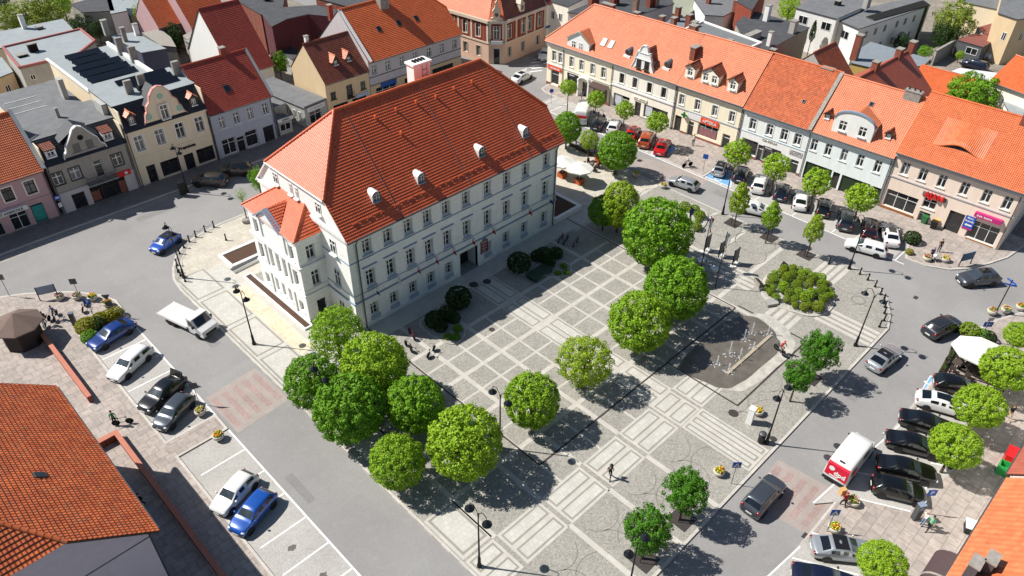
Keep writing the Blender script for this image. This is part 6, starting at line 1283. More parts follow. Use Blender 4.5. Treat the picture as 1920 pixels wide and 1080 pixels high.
# type: L, half width, H, hood z, belt z, cowl x, roof front x, roof rear x, rear glass base x, deck z, rear nose z
CT = dict(hatch=(4.15, .88, 1.47, .92, .98, 1.02, .28, -1.45, -1.93, 1.0, .62), sedan=(4.72, .91, 1.44, .90, .96, 1.05, .22, -1.05, -1.75, 1.0, .66), wagon=(4.70, .90, 1.50, .92, .98, 1.1, .3, -1.85, -2.2, 1.02, .64), suv=(4.50, .93, 1.66, 1.04, 1.10, 1.1, .38, -1.6, -2.08, 1.12, .72), mini=(3.75, .84, 1.42, .92, .98, .95, .32, -1.3, -1.7, 1.0, .62), coupe=(4.55, .92, 1.44, .93, .99, 1.05, .22, -1.0, -1.98, 1.06, .7), van=(5.7, 1.02, 2.45, 1.25, 1.35, 2.0, 1.25, -2.75, -2.82, 1.3, .6))
_car = {}
def car_data(ty):
    if ty in _car: return _car[ty]
    L, w, H, hh, bz, xc, xf, xr, xd, dz, rz = CT[ty]; zb = .24; h2 = L/2
    wr = w*.74 if ty != 'van' else w*.92
    # stations: x, shoulder z, top z, shoulder half width, upper half width, zone
    st = [(h2, .5, .62, w*.72, w*.6, 'p'), (h2-.1, hh-.22, hh-.12, w*.88, w*.7, 'p'), (h2-.45, hh-.06, hh+.0, w*.97, w*.78, 'p'), (xc+.06, bz-.02, hh+.06, w, w*.84, 'p'), (xc, bz, hh+.08, w, w*.86, 'w'), (xf, bz+.01, H-.05, w, wr, 'r'), (xf-.08, bz+.01, H-.03, w, wr, 's')]
    mid = (xf+xr)/2
    st += [(mid+.05, bz+.02, H, w, wr, 'b'), (mid-.05, bz+.02, H, w, wr, 's'), (xr+.1, bz+.03, H-.03, w, wr*.98, 'c'), (xr, bz+.03, H-.07, w, wr*.95, 'k')]
    if ty == 'sedan': st += [(xd, dz-.02, dz+.0, w*.98, w*.8, 'p'), (-h2+.25, dz-.04, dz-.01, w*.94, w*.78, 'p')]
    elif ty == 'coupe': st += [(xd, dz-.06, dz, w*.96, w*.8, 'p')]
    else: st += [(xd, dz-.02, dz, w*.97, w*.86, 'p')]
    st += [(-h2+.08, dz-.22 if ty != 'van' else 1.0, dz-.12 if ty != 'van' else 1.1, w*.9, w*.78, 'p'), (-h2, rz-.14, rz, w*.8, w*.66, 'p')]
    def ring(s):
        x, zs, zt, a, u, zn = s
        hf = [(0, zb), (a-.14, zb), (a-.02, zb+.1), (a, zb+.3), (a-.01, (zb+.3+zs)/2+.05), (a-.06, zs), (u+.02, zt-.09 if zt-zs > .25 else zs+(zt-zs)*.5), (u-.06, zt-.02), (u*.5, zt+.015), (0, zt+.025)]
        return [(x, y, z) for y, z in hf]+[(x, -y, z) for y, z in hf[-2:0:-1]]
    v = []; R_ = [ring(s) for s in st]; nr = len(R_[0])
    for r in R_: v += r
    fs = []; mi = []
    for i in range(len(st)-1):
        zn = st[i][5]
        for j in range(nr):
            k = (j+1) % nr; fs.append((i*nr+j, i*nr+k, (i+1)*nr+k, (i+1)*nr+j)); jj = j if j < 9 else nr-1-j
            m = 0
            if jj <= 1: m = 1
            if zn == 'w' and jj >= 7: m = 2
            if zn in ('s', 'c') and jj == 5 and not (ty == 'van' and i > 8): m = 3
            if zn == 's' and jj == 5: m = 3 if not (ty == 'van' and i > 7) else 0
            if zn == 'w' and jj == 5: m = 3
            if zn == 'k' and jj >= 7 and ty != 'van': m = 4
            mi.append(m)
    fs.append(tuple(range(nr))[::-1]); mi.append(0); fs.append(tuple((len(st)-1)*nr+j for j in range(nr))); mi.append(0)
    me = bpy.data.meshes.new('tmp'); me.from_pydata(v, [], fs); dm = [bpy.data.materials.new('t%d' % i) for i in range(5)]
    for d in dm: me.materials.append(d)
    me.polygons.foreach_set('material_index', mi); o = bpy.data.objects.new('tmp', me); COL.objects.link(o); sb = o.modifiers.new('s', 'SUBSURF'); sb.levels = 1
    bpy.context.view_layer.update(); ev = bpy.data.meshes.new_from_object(o.evaluated_get(bpy.context.evaluated_depsgraph_get())); bpy.data.objects.remove(o)
    out = {}; names = {0: 'body', 2: 'windscreen', 4: 'rear_window'}
    P_ = paint('white', *PC['white'])
    sel = {'body': lambda p: p.material_index in (0, 1), 'windscreen': lambda p: p.material_index == 2, 'rear_window': lambda p: p.material_index == 4, 'side_window': lambda p: p.material_index == 3 and p.center.y > 0, 'side_window2': lambda p: p.material_index == 3 and p.center.y < 0}
    for nm, f in sel.items():
        b = MB(); ps = [p for p in ev.polygons if f(p)]
        if not ps: continue
        used = {}; vs = []; F = []; mt = []
        for p in ps:
            q = []
            for i in p.vertices:
                if i not in used: used[i] = len(vs); vs.append(ev.vertices[i].co.copy())
                q.append(used[i])
            F.append(q); mt.append(1 if p.material_index == 1 else 0)
        m2 = bpy.data.meshes.new(nm.rstrip('2')); m2.from_pydata(vs, [], F); m2.materials.append(P_ if nm == 'body' else M_wind if nm == 'windscreen' else M_cglass); m2.materials.append(M_trim); m2.polygons.foreach_set('material_index', mt); m2.polygons.foreach_set('use_smooth', [True]*len(F)); m2.update(); out[nm] = m2
    rad = .33 if ty != 'suv' else .36
    b = MB(); b.T = Matrix.Rotation(R(90), 4, 'X'); b.lathe([(rad*.62, -.1), (rad*.95, -.1), (rad, -.06), (rad, .06), (rad*.95, .1), (rad*.62, .1)], M_tyre, n=20); out['tyre'] = b.data('tyre')
    b = MB(); b.T = Matrix.Rotation(R(90), 4, 'X'); b.lathe([(.001, .085), (.06, .09), (.07, .06), (rad*.64, .07), (rad*.66, .1)], M_rim, n=20)
    b.lathe([(.001, -.085), (.06, -.09), (.07, -.06), (rad*.64, -.07), (rad*.66, -.1)], M_rim, n=20)
    for k in range(5):
        a = k*2*math.pi/5
        for s in (-1, 1): b.mesh([(math.cos(a+.25)*.09, math.sin(a+.25)*.09, s*.075), (math.cos(a+.25)*rad*.6, math.sin(a+.25)*rad*.6, s*.075), (math.cos(a+.75)*rad*.6, math.sin(a+.75)*rad*.6, s*.075)], [(0, 1, 2)], M_trim)
    out['rim'] = b.data('rim')
    b = MB(); b.T = Matrix.Rotation(R(90), 4, 'X'); b.lathe([(.001, .0), (rad*1.14, .0), (rad*1.14, .012)], M_trim, n=20); out['wheel_arch'] = b.data('wheel_arch')
    b = MB(); b.ball((0, 0, 0), (.14, .2, .09), M_head, 10, 6); out['headlight'] = b.data('headlight')
    b = MB(); b.ball((0, 0, 0), (.12, .17, .1 if ty in ('sedan', 'coupe', 'van') else .16), M_tail, 10, 6); out['tail_light'] = b.data('tail_light')
    b = MB(); b.box(-.015, -.26, -.06, .015, .26, .06, M_plate); out['number_plate'] = b.data('number_plate')
    b = MB(); b.box(-.01, -.6, -.09, .03, .6, .1, M_trim); out['grille'] = b.data('grille')
    b = MB(); b.ball((0, 0, 0), (.09, .13, .085), P_, 8, 5); out['wing_mirror'] = b.data('wing_mirror')
    b = MB(); b.box(-.55, -wr*.62, 0, .5, wr*.62, .012, M_cglass); out['sunroof'] = b.data('sunroof')
    b = MB(); b.tube([(-1, 0, .0), (-1, 0, .04), (.9, 0, .04), (.9, 0, 0)], .018, M_rim, 5); out['roof_rail'] = b.data('roof_rail')
    _car[ty] = out; return out
CARS = []
def car(ty, col, label, front, rear, name='parked_car', cat='car', group=None, z0=0., zc=.55, roof=None, extra=()):
    "front and rear = photo pixels of the middle of the nose and of the tail at bumper height"
    a, b = P(*front, z0+zc), P(*rear, z0+zc); c = (a+b)/2; ang = math.atan2((a-b).y, (a-b).x)
    d = car_data(ty); L, w, H, hh, bz, xc, xf, xr, xd, dz, rz = CT[ty]; t = thing(name, label, cat, (c.x, c.y, z0), ang, group); pt = paint(col, *PC[col]); h2 = L/2
    for nm in ('body', 'windscreen', 'rear_window', 'side_window', 'side_window2'):
        if nm not in d: continue
        o = link(nm.rstrip('2'), d[nm], t)
        if nm == 'body': o.material_slots[0].link = 'OBJECT'; o.material_slots[0].material = pt
    bx = 1.28 if ty != 'van' else 1.75
    for sx in (bx+.05 if ty != 'van' else bx+.1, -bx):
        for sy in (-1, 1):
            link('wheel_arch', d['wheel_arch'], t, (sx, sy*(w+.004 if sy < 0 else w+.004), .36), 0 if sy < 0 else math.pi)
            o = link('wheel', d['tyre'], t, (sx, sy*(w-.085), .33), 0); link('rim', d['rim'], o)
    for sy in (-1, 1):
        link('headlight', d['headlight'], t, (h2-.2, sy*w*.68, hh-.24)); link('tail_light', d['tail_light'], t, (-h2+.13, sy*w*.74, dz-.18 if ty != 'van' else .95))
        o = link('wing_mirror', d['wing_mirror'], t, (xc-.22, sy*(w+.1), bz+.04)); o.material_slots[0].link = 'OBJECT'; o.material_slots[0].material = pt if ty != 'van' else M_trim
    link('number_plate', d['number_plate'], t, (h2-.01, 0, .42)); link('number_plate', d['number_plate'], t, (-h2+.01, 0, .6 if ty != 'van' else .55)); link('grille', d['grille'], t, (h2-.04, 0, .5))
    if roof == 'glass': link('sunroof', d['sunroof'], t, ((xf+xr)/2+.2, 0, H+.012))
    if roof == 'black':
        o = MB(); o.box(xr+.15, -w*.66, 0, xf-.1, w*.66, .012, M_trim); o.build('black_roof', t, (0, 0, H+.005))
    if roof == 'rails':
        for s in (-1, 1): link('roof_rail', d['roof_rail'], t, ((xf+xr)/2, s*w*.62, H-.02))
    CARS.append(t); return t
GW, GE, GS = None, None, None
# west bays
car('sedan', 'blue', 'metallic blue saloon in the first bay beside the yellow hedge', (172, 650), (246, 605))
car('wagon', 'white', 'white estate alone in the second left bay', (214, 708), (274, 655))
car('sedan', 'black', 'black saloon with open boot lid in the left bays', (272, 765), (336, 710))
car('hatch', 'grey', 'grey hatchback with pale bonnet next to the black saloon', (300, 800), (352, 745))
car('hatch', 'white', 'white hatchback in the lower left bay beside the blue one', (405, 962), (473, 888))
car('hatch', 'brightblue', 'bright blue hatchback at the bottom left with sun on its bonnet', (440, 1000), (508, 922))
# north kerb
car('suv', 'bronze', 'bronze brown SUV parked in the shade by the black display case', (362, 338), (426, 340)); car('suv', 'bronze', 'second bronze brown SUV parked closest to the town hall corner', (415, 322), (468, 318))
car('mini', 'cobalt', 'small bright blue car with black roof and white stripe driving round the corner', (290, 470), (330, 442), name='moving_car', roof='black')
# east row
car('coupe', 'white', 'white fastback turning at the far zebra crossing', (992, 138), (965, 152), name='moving_car', roof='glass')
car('hatch', 'darkgrey', 'dark car in the tree shade beside the white van', (1127, 222), (1117, 240)); car('hatch', 'white', 'white hatchback left of the first red car', (1156, 227), (1147, 247)); car('hatch', 'red', 'red hatchback between white hatchback and orange SUV', (1190, 240), (1181, 258))
car('suv', 'orange', 'copper orange SUV between two red cars', (1215, 252), (1207, 272)); car('sedan', 'red', 'bright red saloon on the blue disabled bay', (1248, 264), (1236, 287)); car('hatch', 'silver', 'silver hatchback with black glass roof on the blue disabled bay', (1358, 304), (1345, 327), roof='black')
car('hatch', 'navy', 'dark car beside the blue disabled bay behind a slender tree', (1393, 315), (1385, 338)); car('suv', 'white', 'white SUV under the second round street tree', (1428, 334), (1420, 357)); car('hatch', 'navy', 'navy hatchback in the shade left of the white fastback', (1470, 347), (1462, 373)); car('coupe', 'white', 'white fastback with black rear window in the east bays', (1503, 362), (1499, 390))
car('hatch', 'black', 'black hatchback hidden in the shade under the third street tree', (1548, 375), (1542, 403)); car('suv', 'darkgrey', 'dark grey SUV left of the maroon car', (1587, 398), (1584, 428)); car('wagon', 'maroon', 'dark maroon estate in the tree shade', (1632, 412), (1629, 446)); car('sedan', 'white', 'white saloon with black glass roof at the end of the east bays', (1665, 422), (1673, 460), roof='glass')
car('hatch', 'silver', 'silver hatchback driving past the blue disabled bay', (1258, 336), (1306, 352), name='moving_car'); car('hatch', 'white', 'white car half hidden by slender trees on the east road', (1440, 398), (1395, 388), name='moving_car')
t = car('wagon', 'white', 'white taxi estate with orange marks driving on the east road', (1593, 456), (1655, 473), name='moving_car')
m = MB(); m.box(-1.2, -.935, .6, .2, -.925, .95, M_plate); om = mat('orange_mark', '#c8602a', .5); 
for i in range(3): m.box(.2-i*.4, -.94, .62, .45-i*.4, -.936, .86, om)
m.build('door_lettering', t)
car('suv', 'grey', 'grey SUV leaving the square past the blue notice board', (1795, 526), (1872, 520), name='moving_car', roof='glass'); car('suv', 'darkgrey', 'dark grey boxy SUV with roof rails driving off to the right', (1792, 602), (1740, 626), name='moving_car', roof='rails')
car('coupe', 'silver', 'silver crossover coupe with black glass roof on the south road', (1683, 652), (1633, 692), name='moving_car', roof='black'); car('suv', 'grey', 'slate grey SUV driving over the red crossing', (1462, 897), (1400, 965), name='moving_car', roof='rails')
# south-east bays
for ty, c, lb, f, r, ro in (('hatch', 'black', 'black hatchback on the blue disabled bay by the cafe', (1825, 730), (1766, 718), None), ('coupe', 'white', 'white crossover coupe with dark glass roof under a round tree', (1803, 768), (1732, 748), 'glass'), ('sedan', 'black', 'black saloon just below the white crossover', (1775, 805), (1704, 785), None), ('sedan', 'black', 'black saloon half under the third round tree', (1752, 843), (1678, 825), None), ('sedan', 'black', 'long black saloon right of the red and white parcel van', (1757, 893), (1643, 868), None), ('hatch', 'black', 'black hatchback next to the parking machine', (1738, 932), (1632, 906), None), ('sedan', 'silver', 'silver saloon with black roof at the bottom right', (1635, 1036), (1527, 1025), 'black'), ('sedan', 'navy', 'navy saloon cut by the bottom edge', (1595, 1100), (1500, 1078), None)):
    car(ty, c, lb, f, r, z0=.12, roof=ro)
car('suv', 'navy', 'dark blue SUV in the back yard by the garage', (1810, 118), (1845, 128)); car('van', 'white', 'white van in the back yard beside the garage', (1842, 108), (1885, 94), name='van', cat='van'); car('hatch', 'red', 'red car in the narrow yard behind the bank house', (32, 207), (28, 222)); car('hatch', 'white', 'white car on the far side street by the corner', (1018, 108), (1023, 98))
# parcel van
t = car('van', 'white', 'white parcel van with red rear doors and white lettering', (1625, 820), (1565, 895), name='parcel_van', cat='van', zc=.9)
mr = mat('courier_red', '#c4092f', .4, var=.03); m = MB(); x = -2.865
m.mesh([(x-.02, -.9, .75), (x-.02, .9, .75), (x-.02, .88, 2.05), (x-.02, -.88, 2.05), (x+.3, -.85, 2.38), (x+.3, .85, 2.38), (x+.02, -.9, .75), (x+.02, .9, .75)], [(0, 1, 2, 3), (3, 2, 5, 4)], mr); rd = m.build('rear_door', t)
o = letters('dpd', .62, M_swh, rd, (x-.045, -.28, 1.25), rot=(R(90), 0, R(-90)), ext=.012, bold=.02)
m = MB(); hx = [(.26*math.cos(R(60*i+30)), .26*math.sin(R(60*i+30))) for i in range(6)]; m.mesh([(x-.05, .45+a, 1.62+b) for a, b in hx], [tuple(range(6))], M_swh); m.build('emblem', rd)
m = MB(); m.box(x-.05, -.15, .82, x-.03, .5, .92, M_plate); m.build('number_plate', rd); m = MB(); m.box(x-.14, -.95, .3, x+.02, .95, .48, M_trim); m.build('bumper', t); m = MB(); m.box(-2.62, -.2, 2.42, -2.5, .2, 2.5, M_trim); m.build('brake_light', t)
for s in (-1, 1):
    m = MB(); m.ball((0, 0, 0), (.5, .012, .35), mr, 14, 8); m.build('side_emblem', t, (-1.9, s*1.03, 1.5))
# white and red delivery van at the east kerb
t = car('van', 'white', 'white delivery van with red band on its back at the head of the east bays', (1098, 198), (1088, 226), name='delivery_van', cat='van', zc=.9); m = MB(); m.box(-2.89, -.9, 1.35, -2.84, .9, 1.75, M_sred); m.build('red_band', t)
# flatbed recovery truck
def truck():
    a, b = P(395, 622, .6), P(316, 580, .9); c = (a+b)/2; t = thing('flatbed_truck', 'white flatbed recovery truck driving down the left road', 'truck', (c.x, c.y, 0), math.atan2((a-b).y, (a-b).x)); w = paint('white', *PC['white']); 
    m = MB(); prof = [(1.0, .45), (3.05, .45), (3.12, .8), (3.0, 1.15), (2.35, 1.38), (1.75, 2.15), (1.0, 2.2)]
    ys = [(-1.0, 0), (-.93, 1), (.93, 1), (1.0, 0)]
    m.prism_y(prof, -.97, .97, w); cab = m.build('cab', t); bv = cab.modifiers.new('b', 'BEVEL'); bv.width = .09; bv.segments = 3
    m = MB(); m.mesh([(2.36, -.8, 1.43), (2.36, .8, 1.43), (1.8, .76, 2.1), (1.8, -.76, 2.1)], [(0, 1, 2, 3)], M_cglass); o = m.build('windscreen', t, (.025, 0, .02))
    for s in (-1, 1):
        m = MB(); q = [(1.2, s*.98, 1.3), (2.25, s*.98, 1.3), (1.78, s*.98, 2.0), (1.2, s*.98, 2.0)]; m.poly(q if s < 0 else q[::-1], M_cglass); m.build('side_window', t)
        m = MB(); m.box(1.95, s*1.0, 1.35, 2.1, s*1.22, 1.65, M_trim); m.build('wing_mirror', t); m = MB(); m.ball((0, 0, 0), (.12, .2, .12), M_head, 10, 6); m.build('headlight', t, (3.0, s*.7, .9))
        for x in (2.2, -1.3, -2.0):
            m = MB(); m.T = Matrix.Rotation(R(90), 4, 'X'); m.lathe([(.2, -.12), (.38, -.12), (.4, 0), (.38, .12), (.2, .12)], M_tyre, n=18); o = m.build('wheel', t, (x, s*.88, .4)); m = MB(); m.T = Matrix.Rotation(R(90), 4, 'X'); m.lathe([(.001, -.1), (.2, -.1), (.21, .1), (.001, .1)], M_rim, n=14); m.build('rim', o)
    m = MB(); m.box(3.0, -.65, .55, 3.13, .65, .85, M_trim); m.build('grille', t)
    m = MB(); dk = mat('flatbed_deck', '#d0cecb', .45, metal=.2, var=.08); m.mesh([(.9, -1.1, 1.02), (.9, 1.1, 1.02), (-3.5, 1.1, .92), (-3.5, -1.1, .92), (.9, -1.1, .85), (.9, 1.1, .85), (-3.5, 1.1, .75), (-3.5, -1.1, .75)], [(0, 1, 2, 3), (0, 3, 7, 4), (1, 5, 6, 2), (2, 6, 7, 3), (0, 4, 5, 1)], dk)
    for s in (-1, 1): m.mesh([(.9, s*1.1, 1.02), (.9, s*1.06, 1.12), (-3.5, s*1.06, 1.02), (-3.5, s*1.1, .92), (.9, s*1.0, 1.03), (-3.5, s*1.0, .93)], [(0, 1, 2, 3), (1, 4, 5, 2)], dk)
    m.build('flatbed', t); m = MB(); m.box(-3.3, -.45, .5, 1.0, .45, .8, M_trim); m.build('chassis', t)
truck()
# the open boot of the black saloon
bs = [c for c in CARS if 'open boot' in c['label']][0]; m = MB(); m.mesh([(-1.75, -.7, 1.02), (-1.75, .7, 1.02), (-2.0, .7, 1.62), (-2.0, -.7, 1.62), (-2.06, -.7, 1.62), (-2.06, .7, 1.62), (-1.82, .7, 1.0), (-1.82, -.7, 1.0)], [(0, 1, 2, 3), (4, 5, 6, 7), (3, 2, 5, 4)], paint('black', *PC['black'])); m.build('boot_lid', bs)
# ------------------------------------------------------------------ street furniture
def lamp(x, y, label, ax='y', h=6.9, z0=KZ, s=1.0):
    t = thing('street_lamp', label, 'street lamp', (x, y, z0), 0 if ax == 'x' else math.pi/2); m = MB()
    m.lathe([(.19*s, 0), (.19*s, .25), (.13*s, .4), (.12*s, 1.1), (.075*s, 1.3), (.05*s, h-1.2), (.035*s, h-.5)], M_black, n=10); m.build('post', t)
    for q in (-1, 1):
        m = MB(); pts = [(0, 0, h-1.1), (q*.12, 0, h-.4), (q*.45, 0, h-.02), (q*.8, 0, h-.15), (q*.88, 0, h-.55)]; m.tube(pts, .03, M_black, 6); m.build('bracket', t)
        m = MB(); m.lathe([(.04, .16), (.1, .12), (.14, 0), (.34, -.16), (.36, -.2)], mat('lamp_shade', '#20262c', .35, metal=.5, var=.05), n=16); m.ball((0, 0, -.2), (.2, .2, .1), mat('lamp_globe', '#c9ced2', .2, var=0), 12, 6); m.build('lamp_shade', t, (q*.88, 0, h-.65))
for x, y, lb, ax in ((-9.2, 20.3, 'tall black double lamp at the rounded north-west kerb beside the bollards', 'y'), (-9.2, 5.5, 'tall black double lamp beside the sandy strip on the left', 'y'), (-9.7, -27.4, 'tall black double lamp at the lower left corner of the square', 'y'), (15.8, -35.9, 'tall black double lamp by the litter bin and the white pillar', 'x'), (33.2, -35.5, 'tall black double lamp at the south kerb beside the bollard chain', 'y'), (45.0, -29.1, 'tall black double lamp at the striped strip near the shrub bed', 'y'), (44.5, -12.9, 'tall black double lamp at the east kerb beside a slender tree', 'y')): lamp(x, y, lb, ax)
for px_, py_, lb, ax, zz in ((938, 737, 'black double lamp standing between the bright ball trees', 'y', 6.7), (598, 694, 'black double lamp poking out of the dark round tree', 'y', 6.7), (1196, 1018, 'black double lamp in front of the lower ragged maple', 'x', 6.5)):
    p = P(px_, py_, zz); lamp(p.x, p.y, lb, ax)
p = P(352, 360, .1); lamp(p.x, p.y, 'black double lamp on the north pavement before the tan gabled house', 'y', 6.6, .11); p = P(1115, 290, .1); lamp(p.x, p.y, 'black double lamp behind the dense ball tree by the cafe', 'y')
# bollards and their chains
def bollard(x, y, label, group=None):
    o = MB(); o.lathe([(.13, 0), (.13, .12), (.08, .2), (.075, .75), (.1, .8), (.07, .88), (.001, .98)], M_black, n=10); return tag(o.build('bollard', None, (x, y, KZ)), label, 'bollard', group)
def chain(a, b, label, group):
    m = MB(); a, b = Vector((*a, KZ+.78)), Vector((*b, KZ+.78)); m.tube([a+(b-a)*t-Vector((0, 0, .28*math.sin(math.pi*t))) for t in [i/6 for i in range(7)]], .022, M_black, 4); tag(m.build('chain', None), label, 'chain', group)
SEB = [(44.9, -30.4), (44.5, -31.5), (43.9, -32.6), (43.0, -33.6), (42.2, -34.3), (41.2, -34.9), (40.2, -35.3), (39.0, -35.8), (37.7, -35.9)]
NWB = [(-9.4, 19.6), (-9.3, 20.9), (-9.2, 21.7), (-8.7, 23.0), (-7.5, 24.9), (-6.6, 25.7), (-5.6, 26.4), (-4.6, 26.8), (-3.3, 27.1), (-2.1, 27.3)]
for L_, nm in ((SEB, 'rounded south-east corner of the square'), (NWB, 'rounded north-west corner of the square')):
    for x, y in L_: bollard(x, y, 'black bollard of the chained row at the '+nm, 'bollards at the '+nm)
    for a, b in zip(L_, L_[1:]): chain(a, b, 'thin black chain between bollards at the '+nm, 'chains at the '+nm)
bollard(-2.4, 23.8, 'lone black bollard beside the north-west raised bed'); bollard(44.2, -27.1, 'lone black bollard on the striped strip beside the lamp')
p = P(465, 416, .1); m = MB(); m.lathe([(.6, 0), (.75, .25), (.7, .45)], M_conc, n=10, sy=.6); tag(m.build('stone_planter', None, (p.x, p.y, KZ)), 'oblong stone trough near the north-west bollards', 'planter')
# round flower planters
fl_cols = [mat('flower_orange', '#d9852a', .7, var=.1), mat('flower_yellow', '#d9b73a', .7, var=.1), mat('flower_red', '#b03a2c', .7, var=.1), mat('flower_pink', '#c88a9a', .7, var=.1)]
def planter(px_, py_, label, z0=KZ, fc=(0, 1, 2), dark=False):
    p = P(px_, py_, z0); t = thing('flower_planter', label, 'planter', (p.x, p.y, z0)); m = MB(); m.lathe([(.3, 0), (.46, .2), (.5, .42), (.44, .55), (.38, .5)], M_conc if dark else mat('planter_concrete', '#b8b2a6', .85, var=.12), n=16); m.build('bowl', t)
    m = MB(); rr = random.Random(int(px_)); m.lathe([(.4, .5), (.3, .58), (.001, .6)], LM['mid'], n=10)
    for i in range(46):
        a, r = rr.uniform(0, 6.28), .4*math.sqrt(rr.random()); m.ball((r*math.cos(a), r*math.sin(a), .55+rr.uniform(0, .16)), rr.uniform(.04, .085), fl_cols[rr.choice(fc)] if rr.random() < .72 else LM['mid'], 6, 4)
    m.build('flowers', t)
for x, y, lb, z, fc in ((1420, 776, 'round planter of orange flowers beside the litter bin', KZ, (0, 1)), (1347, 889, 'round planter of orange flowers left of the blue crossing sign', KZ, (0, 2, 1)), (1243, 352, 'pale round planter at the east kerb by the silver hatchback', KZ, (1, 3)), (1193, 331, 'round planter in the shade of the dense ball tree', KZ, (1, 3)), (1598, 945, 'round planter of yellow and pink flowers behind the parcel van', .11, (1, 3, 2)), (1562, 994, 'round planter of yellow flowers under the right crossing sign', .11, (0, 1)), (377, 776, 'round planter of yellow and pink flowers beside the grey hatchback', .11, (1, 3)), (411, 822, 'round planter of yellow flowers at the lower left crossing', .11, (1, 0)), (1737, 488, 'pale planter with red flowers by the pram near the corner', .11, (2, 3)), (1771, 490, 'pale planter with pink flowers left of the blue notice board', .11, (3, 1)), (113, 561, 'dark planter under the left notice board', .11, (3,)), (146, 560, 'dark planter right of the left notice board', .11, (3,)), (175, 562, 'planter of orange flowers at the rounded left kerb', .11, (0, 1)), (203, 573, 'planter of orange flowers behind the road signs on the left', .11, (0,)), (1858, 588, 'planter of pink flowers by the sign post at the right edge', .11, (3, 2)), (1884, 585, 'planter of yellow flowers right of the sign post', .11, (1, 3)), (1912, 580, 'planter of orange flowers at the right edge', .11, (0, 2)), (1232, 1002, 'planter of red and yellow flowers behind the lower maple', KZ, (1, 2))): planter(x, y, lb, z, fc)
# road signs
def post_sign(base, label, h, shape, face, z0=.11, yaw=45, back=False, name='road_sign'):
    p = P(*base, z0); t = thing(name, label, 'sign', (p.x, p.y, z0), R(yaw)); m = MB(); m.tube([(0, 0, 0), (0, 0, h)], .03, M_zinc, 6); m.build('post', t)
    m = MB(); w = .34
    if shape == 'sq': q = [(-w, 0), (w, 0), (w, 2*w), (-w, 2*w)]
    elif shape == 'wide': q = [(-.45, 0), (.45, 0), (.45, .62), (-.45, .62)]
    elif shape == 'tri': q = [(-.42, .7), (.42, .7), (0, 0)]
    else: q = [(.34*math.cos(i*math.pi/8), .34+.34*math.sin(i*math.pi/8)) for i in range(16)]
    m.prism_y([(x, z+h-.65) for x, z in q], -.05, -.03, face); o = m.build('plate', t); return t, o, h-.65
for base, lb in (((1371, 907), 'blue pedestrian crossing sign at the south kerb of the square'), ((1550, 996), 'blue pedestrian crossing sign beside a flower planter on the right'), ):
    t, o, z = post_sign(base, lb, 2.7, 'sq', M_sbl, yaw=-45); m = MB(); m.prism_y([(-.3, z+.08), (.3, z+.08), (0, z+.6)], -.058, -.052, M_swh); m.prism_y([(-.12, z+.12), (-.02, z+.3), (.02, z+.3), (.12, z+.12), (.05, z+.12), (0, z+.22), (-.05, z+.12)], -.064, -.059, M_black); m.build('pictogram', o)
for base, lb, yaw in (((1726, 962), 'blue parking sign with white P beside the parking machine', -45), ((180, 603), 'blue parking sign with white P above the yellow hedge', -45)):
    t, o, z = post_sign(base, lb, 2.9, 'sq', M_sbl, yaw=yaw); letters('P', .55, M_swh, o, (0, -.06, z+.33), ext=.006)
t, o, z = post_sign((1836, 640), 'large blue dead end sign by the cafe umbrella', 2.6, 'wide', M_sbl, yaw=-45); m = MB(); m.prism_y([(-.2, z+.08), (-.1, z+.08), (-.1, z+.55), (-.2, z+.55)], -.058, -.052, M_swh); m.prism_y([(-.1, z+.28), (.25, z+.28), (.25, z+.36), (-.1, z+.36)], -.0585, -.0525, M_swh); m.lathe([(.001, 0), (.12, 0)], M_swh, n=12); m.build('pictogram', o)
m = MB(); m.prism_y([(-.3, z+.7), (.3, z+.7), (.3, z+1.2), (-.3, z+1.2)], -.05, -.03, M_swh); m.prism_y([(-.28, z+.76), (-.2, z+.72), (.28, z+1.12), (.2, z+1.16)], -.056, -.051, M_sred); m.build('upper_plate', t)
M_sback = mat('sign_back', '#5c6062', .5, metal=.4, var=.1)
for base, lb, sh, h in (((18, 555), 'grey back of a road sign at the far left kerb', 'sq', 2.8), ((152, 563), 'grey back of a square sign at the left kerb', 'sq', 2.8), ((213, 592), 'grey backs of triangle and disc signs by the yellow hedge', 'tri', 2.7), ((374, 757), 'grey back of a square sign beside the grey hatchback', 'sq', 2.6), ((1108, 262), 'grey sign back near the pale young tree', 'sq', 2.6), ((1033, 195), 'round blue sign by the arched porch corner', 'disc', 2.5)):
    t, o, z = post_sign(base, lb, h, sh, M_sback if 'grey' in lb else M_sbl, yaw=-35)
    if 'triangle' in lb: m = MB(); m.prism_y([(.34*math.cos(i*math.pi/8), z-.45+.34*math.sin(i*math.pi/8)) for i in range(16)], -.05, -.03, M_sback); m.build('plate', t)
for x, y, lb in ((1430, 322, 'blue disabled bay sign beside the cyclist'), (1370, 262, 'small sign post by the pharmacy')):
    pass
t, o, z = post_sign((1318, 322), 'sign post beside the disabled bay of the silver hatchback', 2.6, 'sq', M_sbl, yaw=-70); t, o, z = post_sign((1262, 118), 'yellow footed sign at the far zebra crossing', 1.6, 'sq', M_sbl) if False else (None, None, None)
p = P(1866, 588, .11); t = thing('street_name_post', 'black street name post with crossed blue name plates at the right edge', 'sign', (p.x, p.y, .11)); m = MB(); m.lathe([(.13, 0), (.13, .5), (.06, .7), (.05, 4.4)], M_black, n=10); m.build('post', t)
for a, z in ((20, 3.9), (110, 3.7), (60, 4.1)):
    m = MB(); m.T = Matrix.Rotation(R(a), 4, 'Z'); m.box(-.6, -.015, z, .6, .015, z+.17, M_sbl); m.build('name_plate', t)
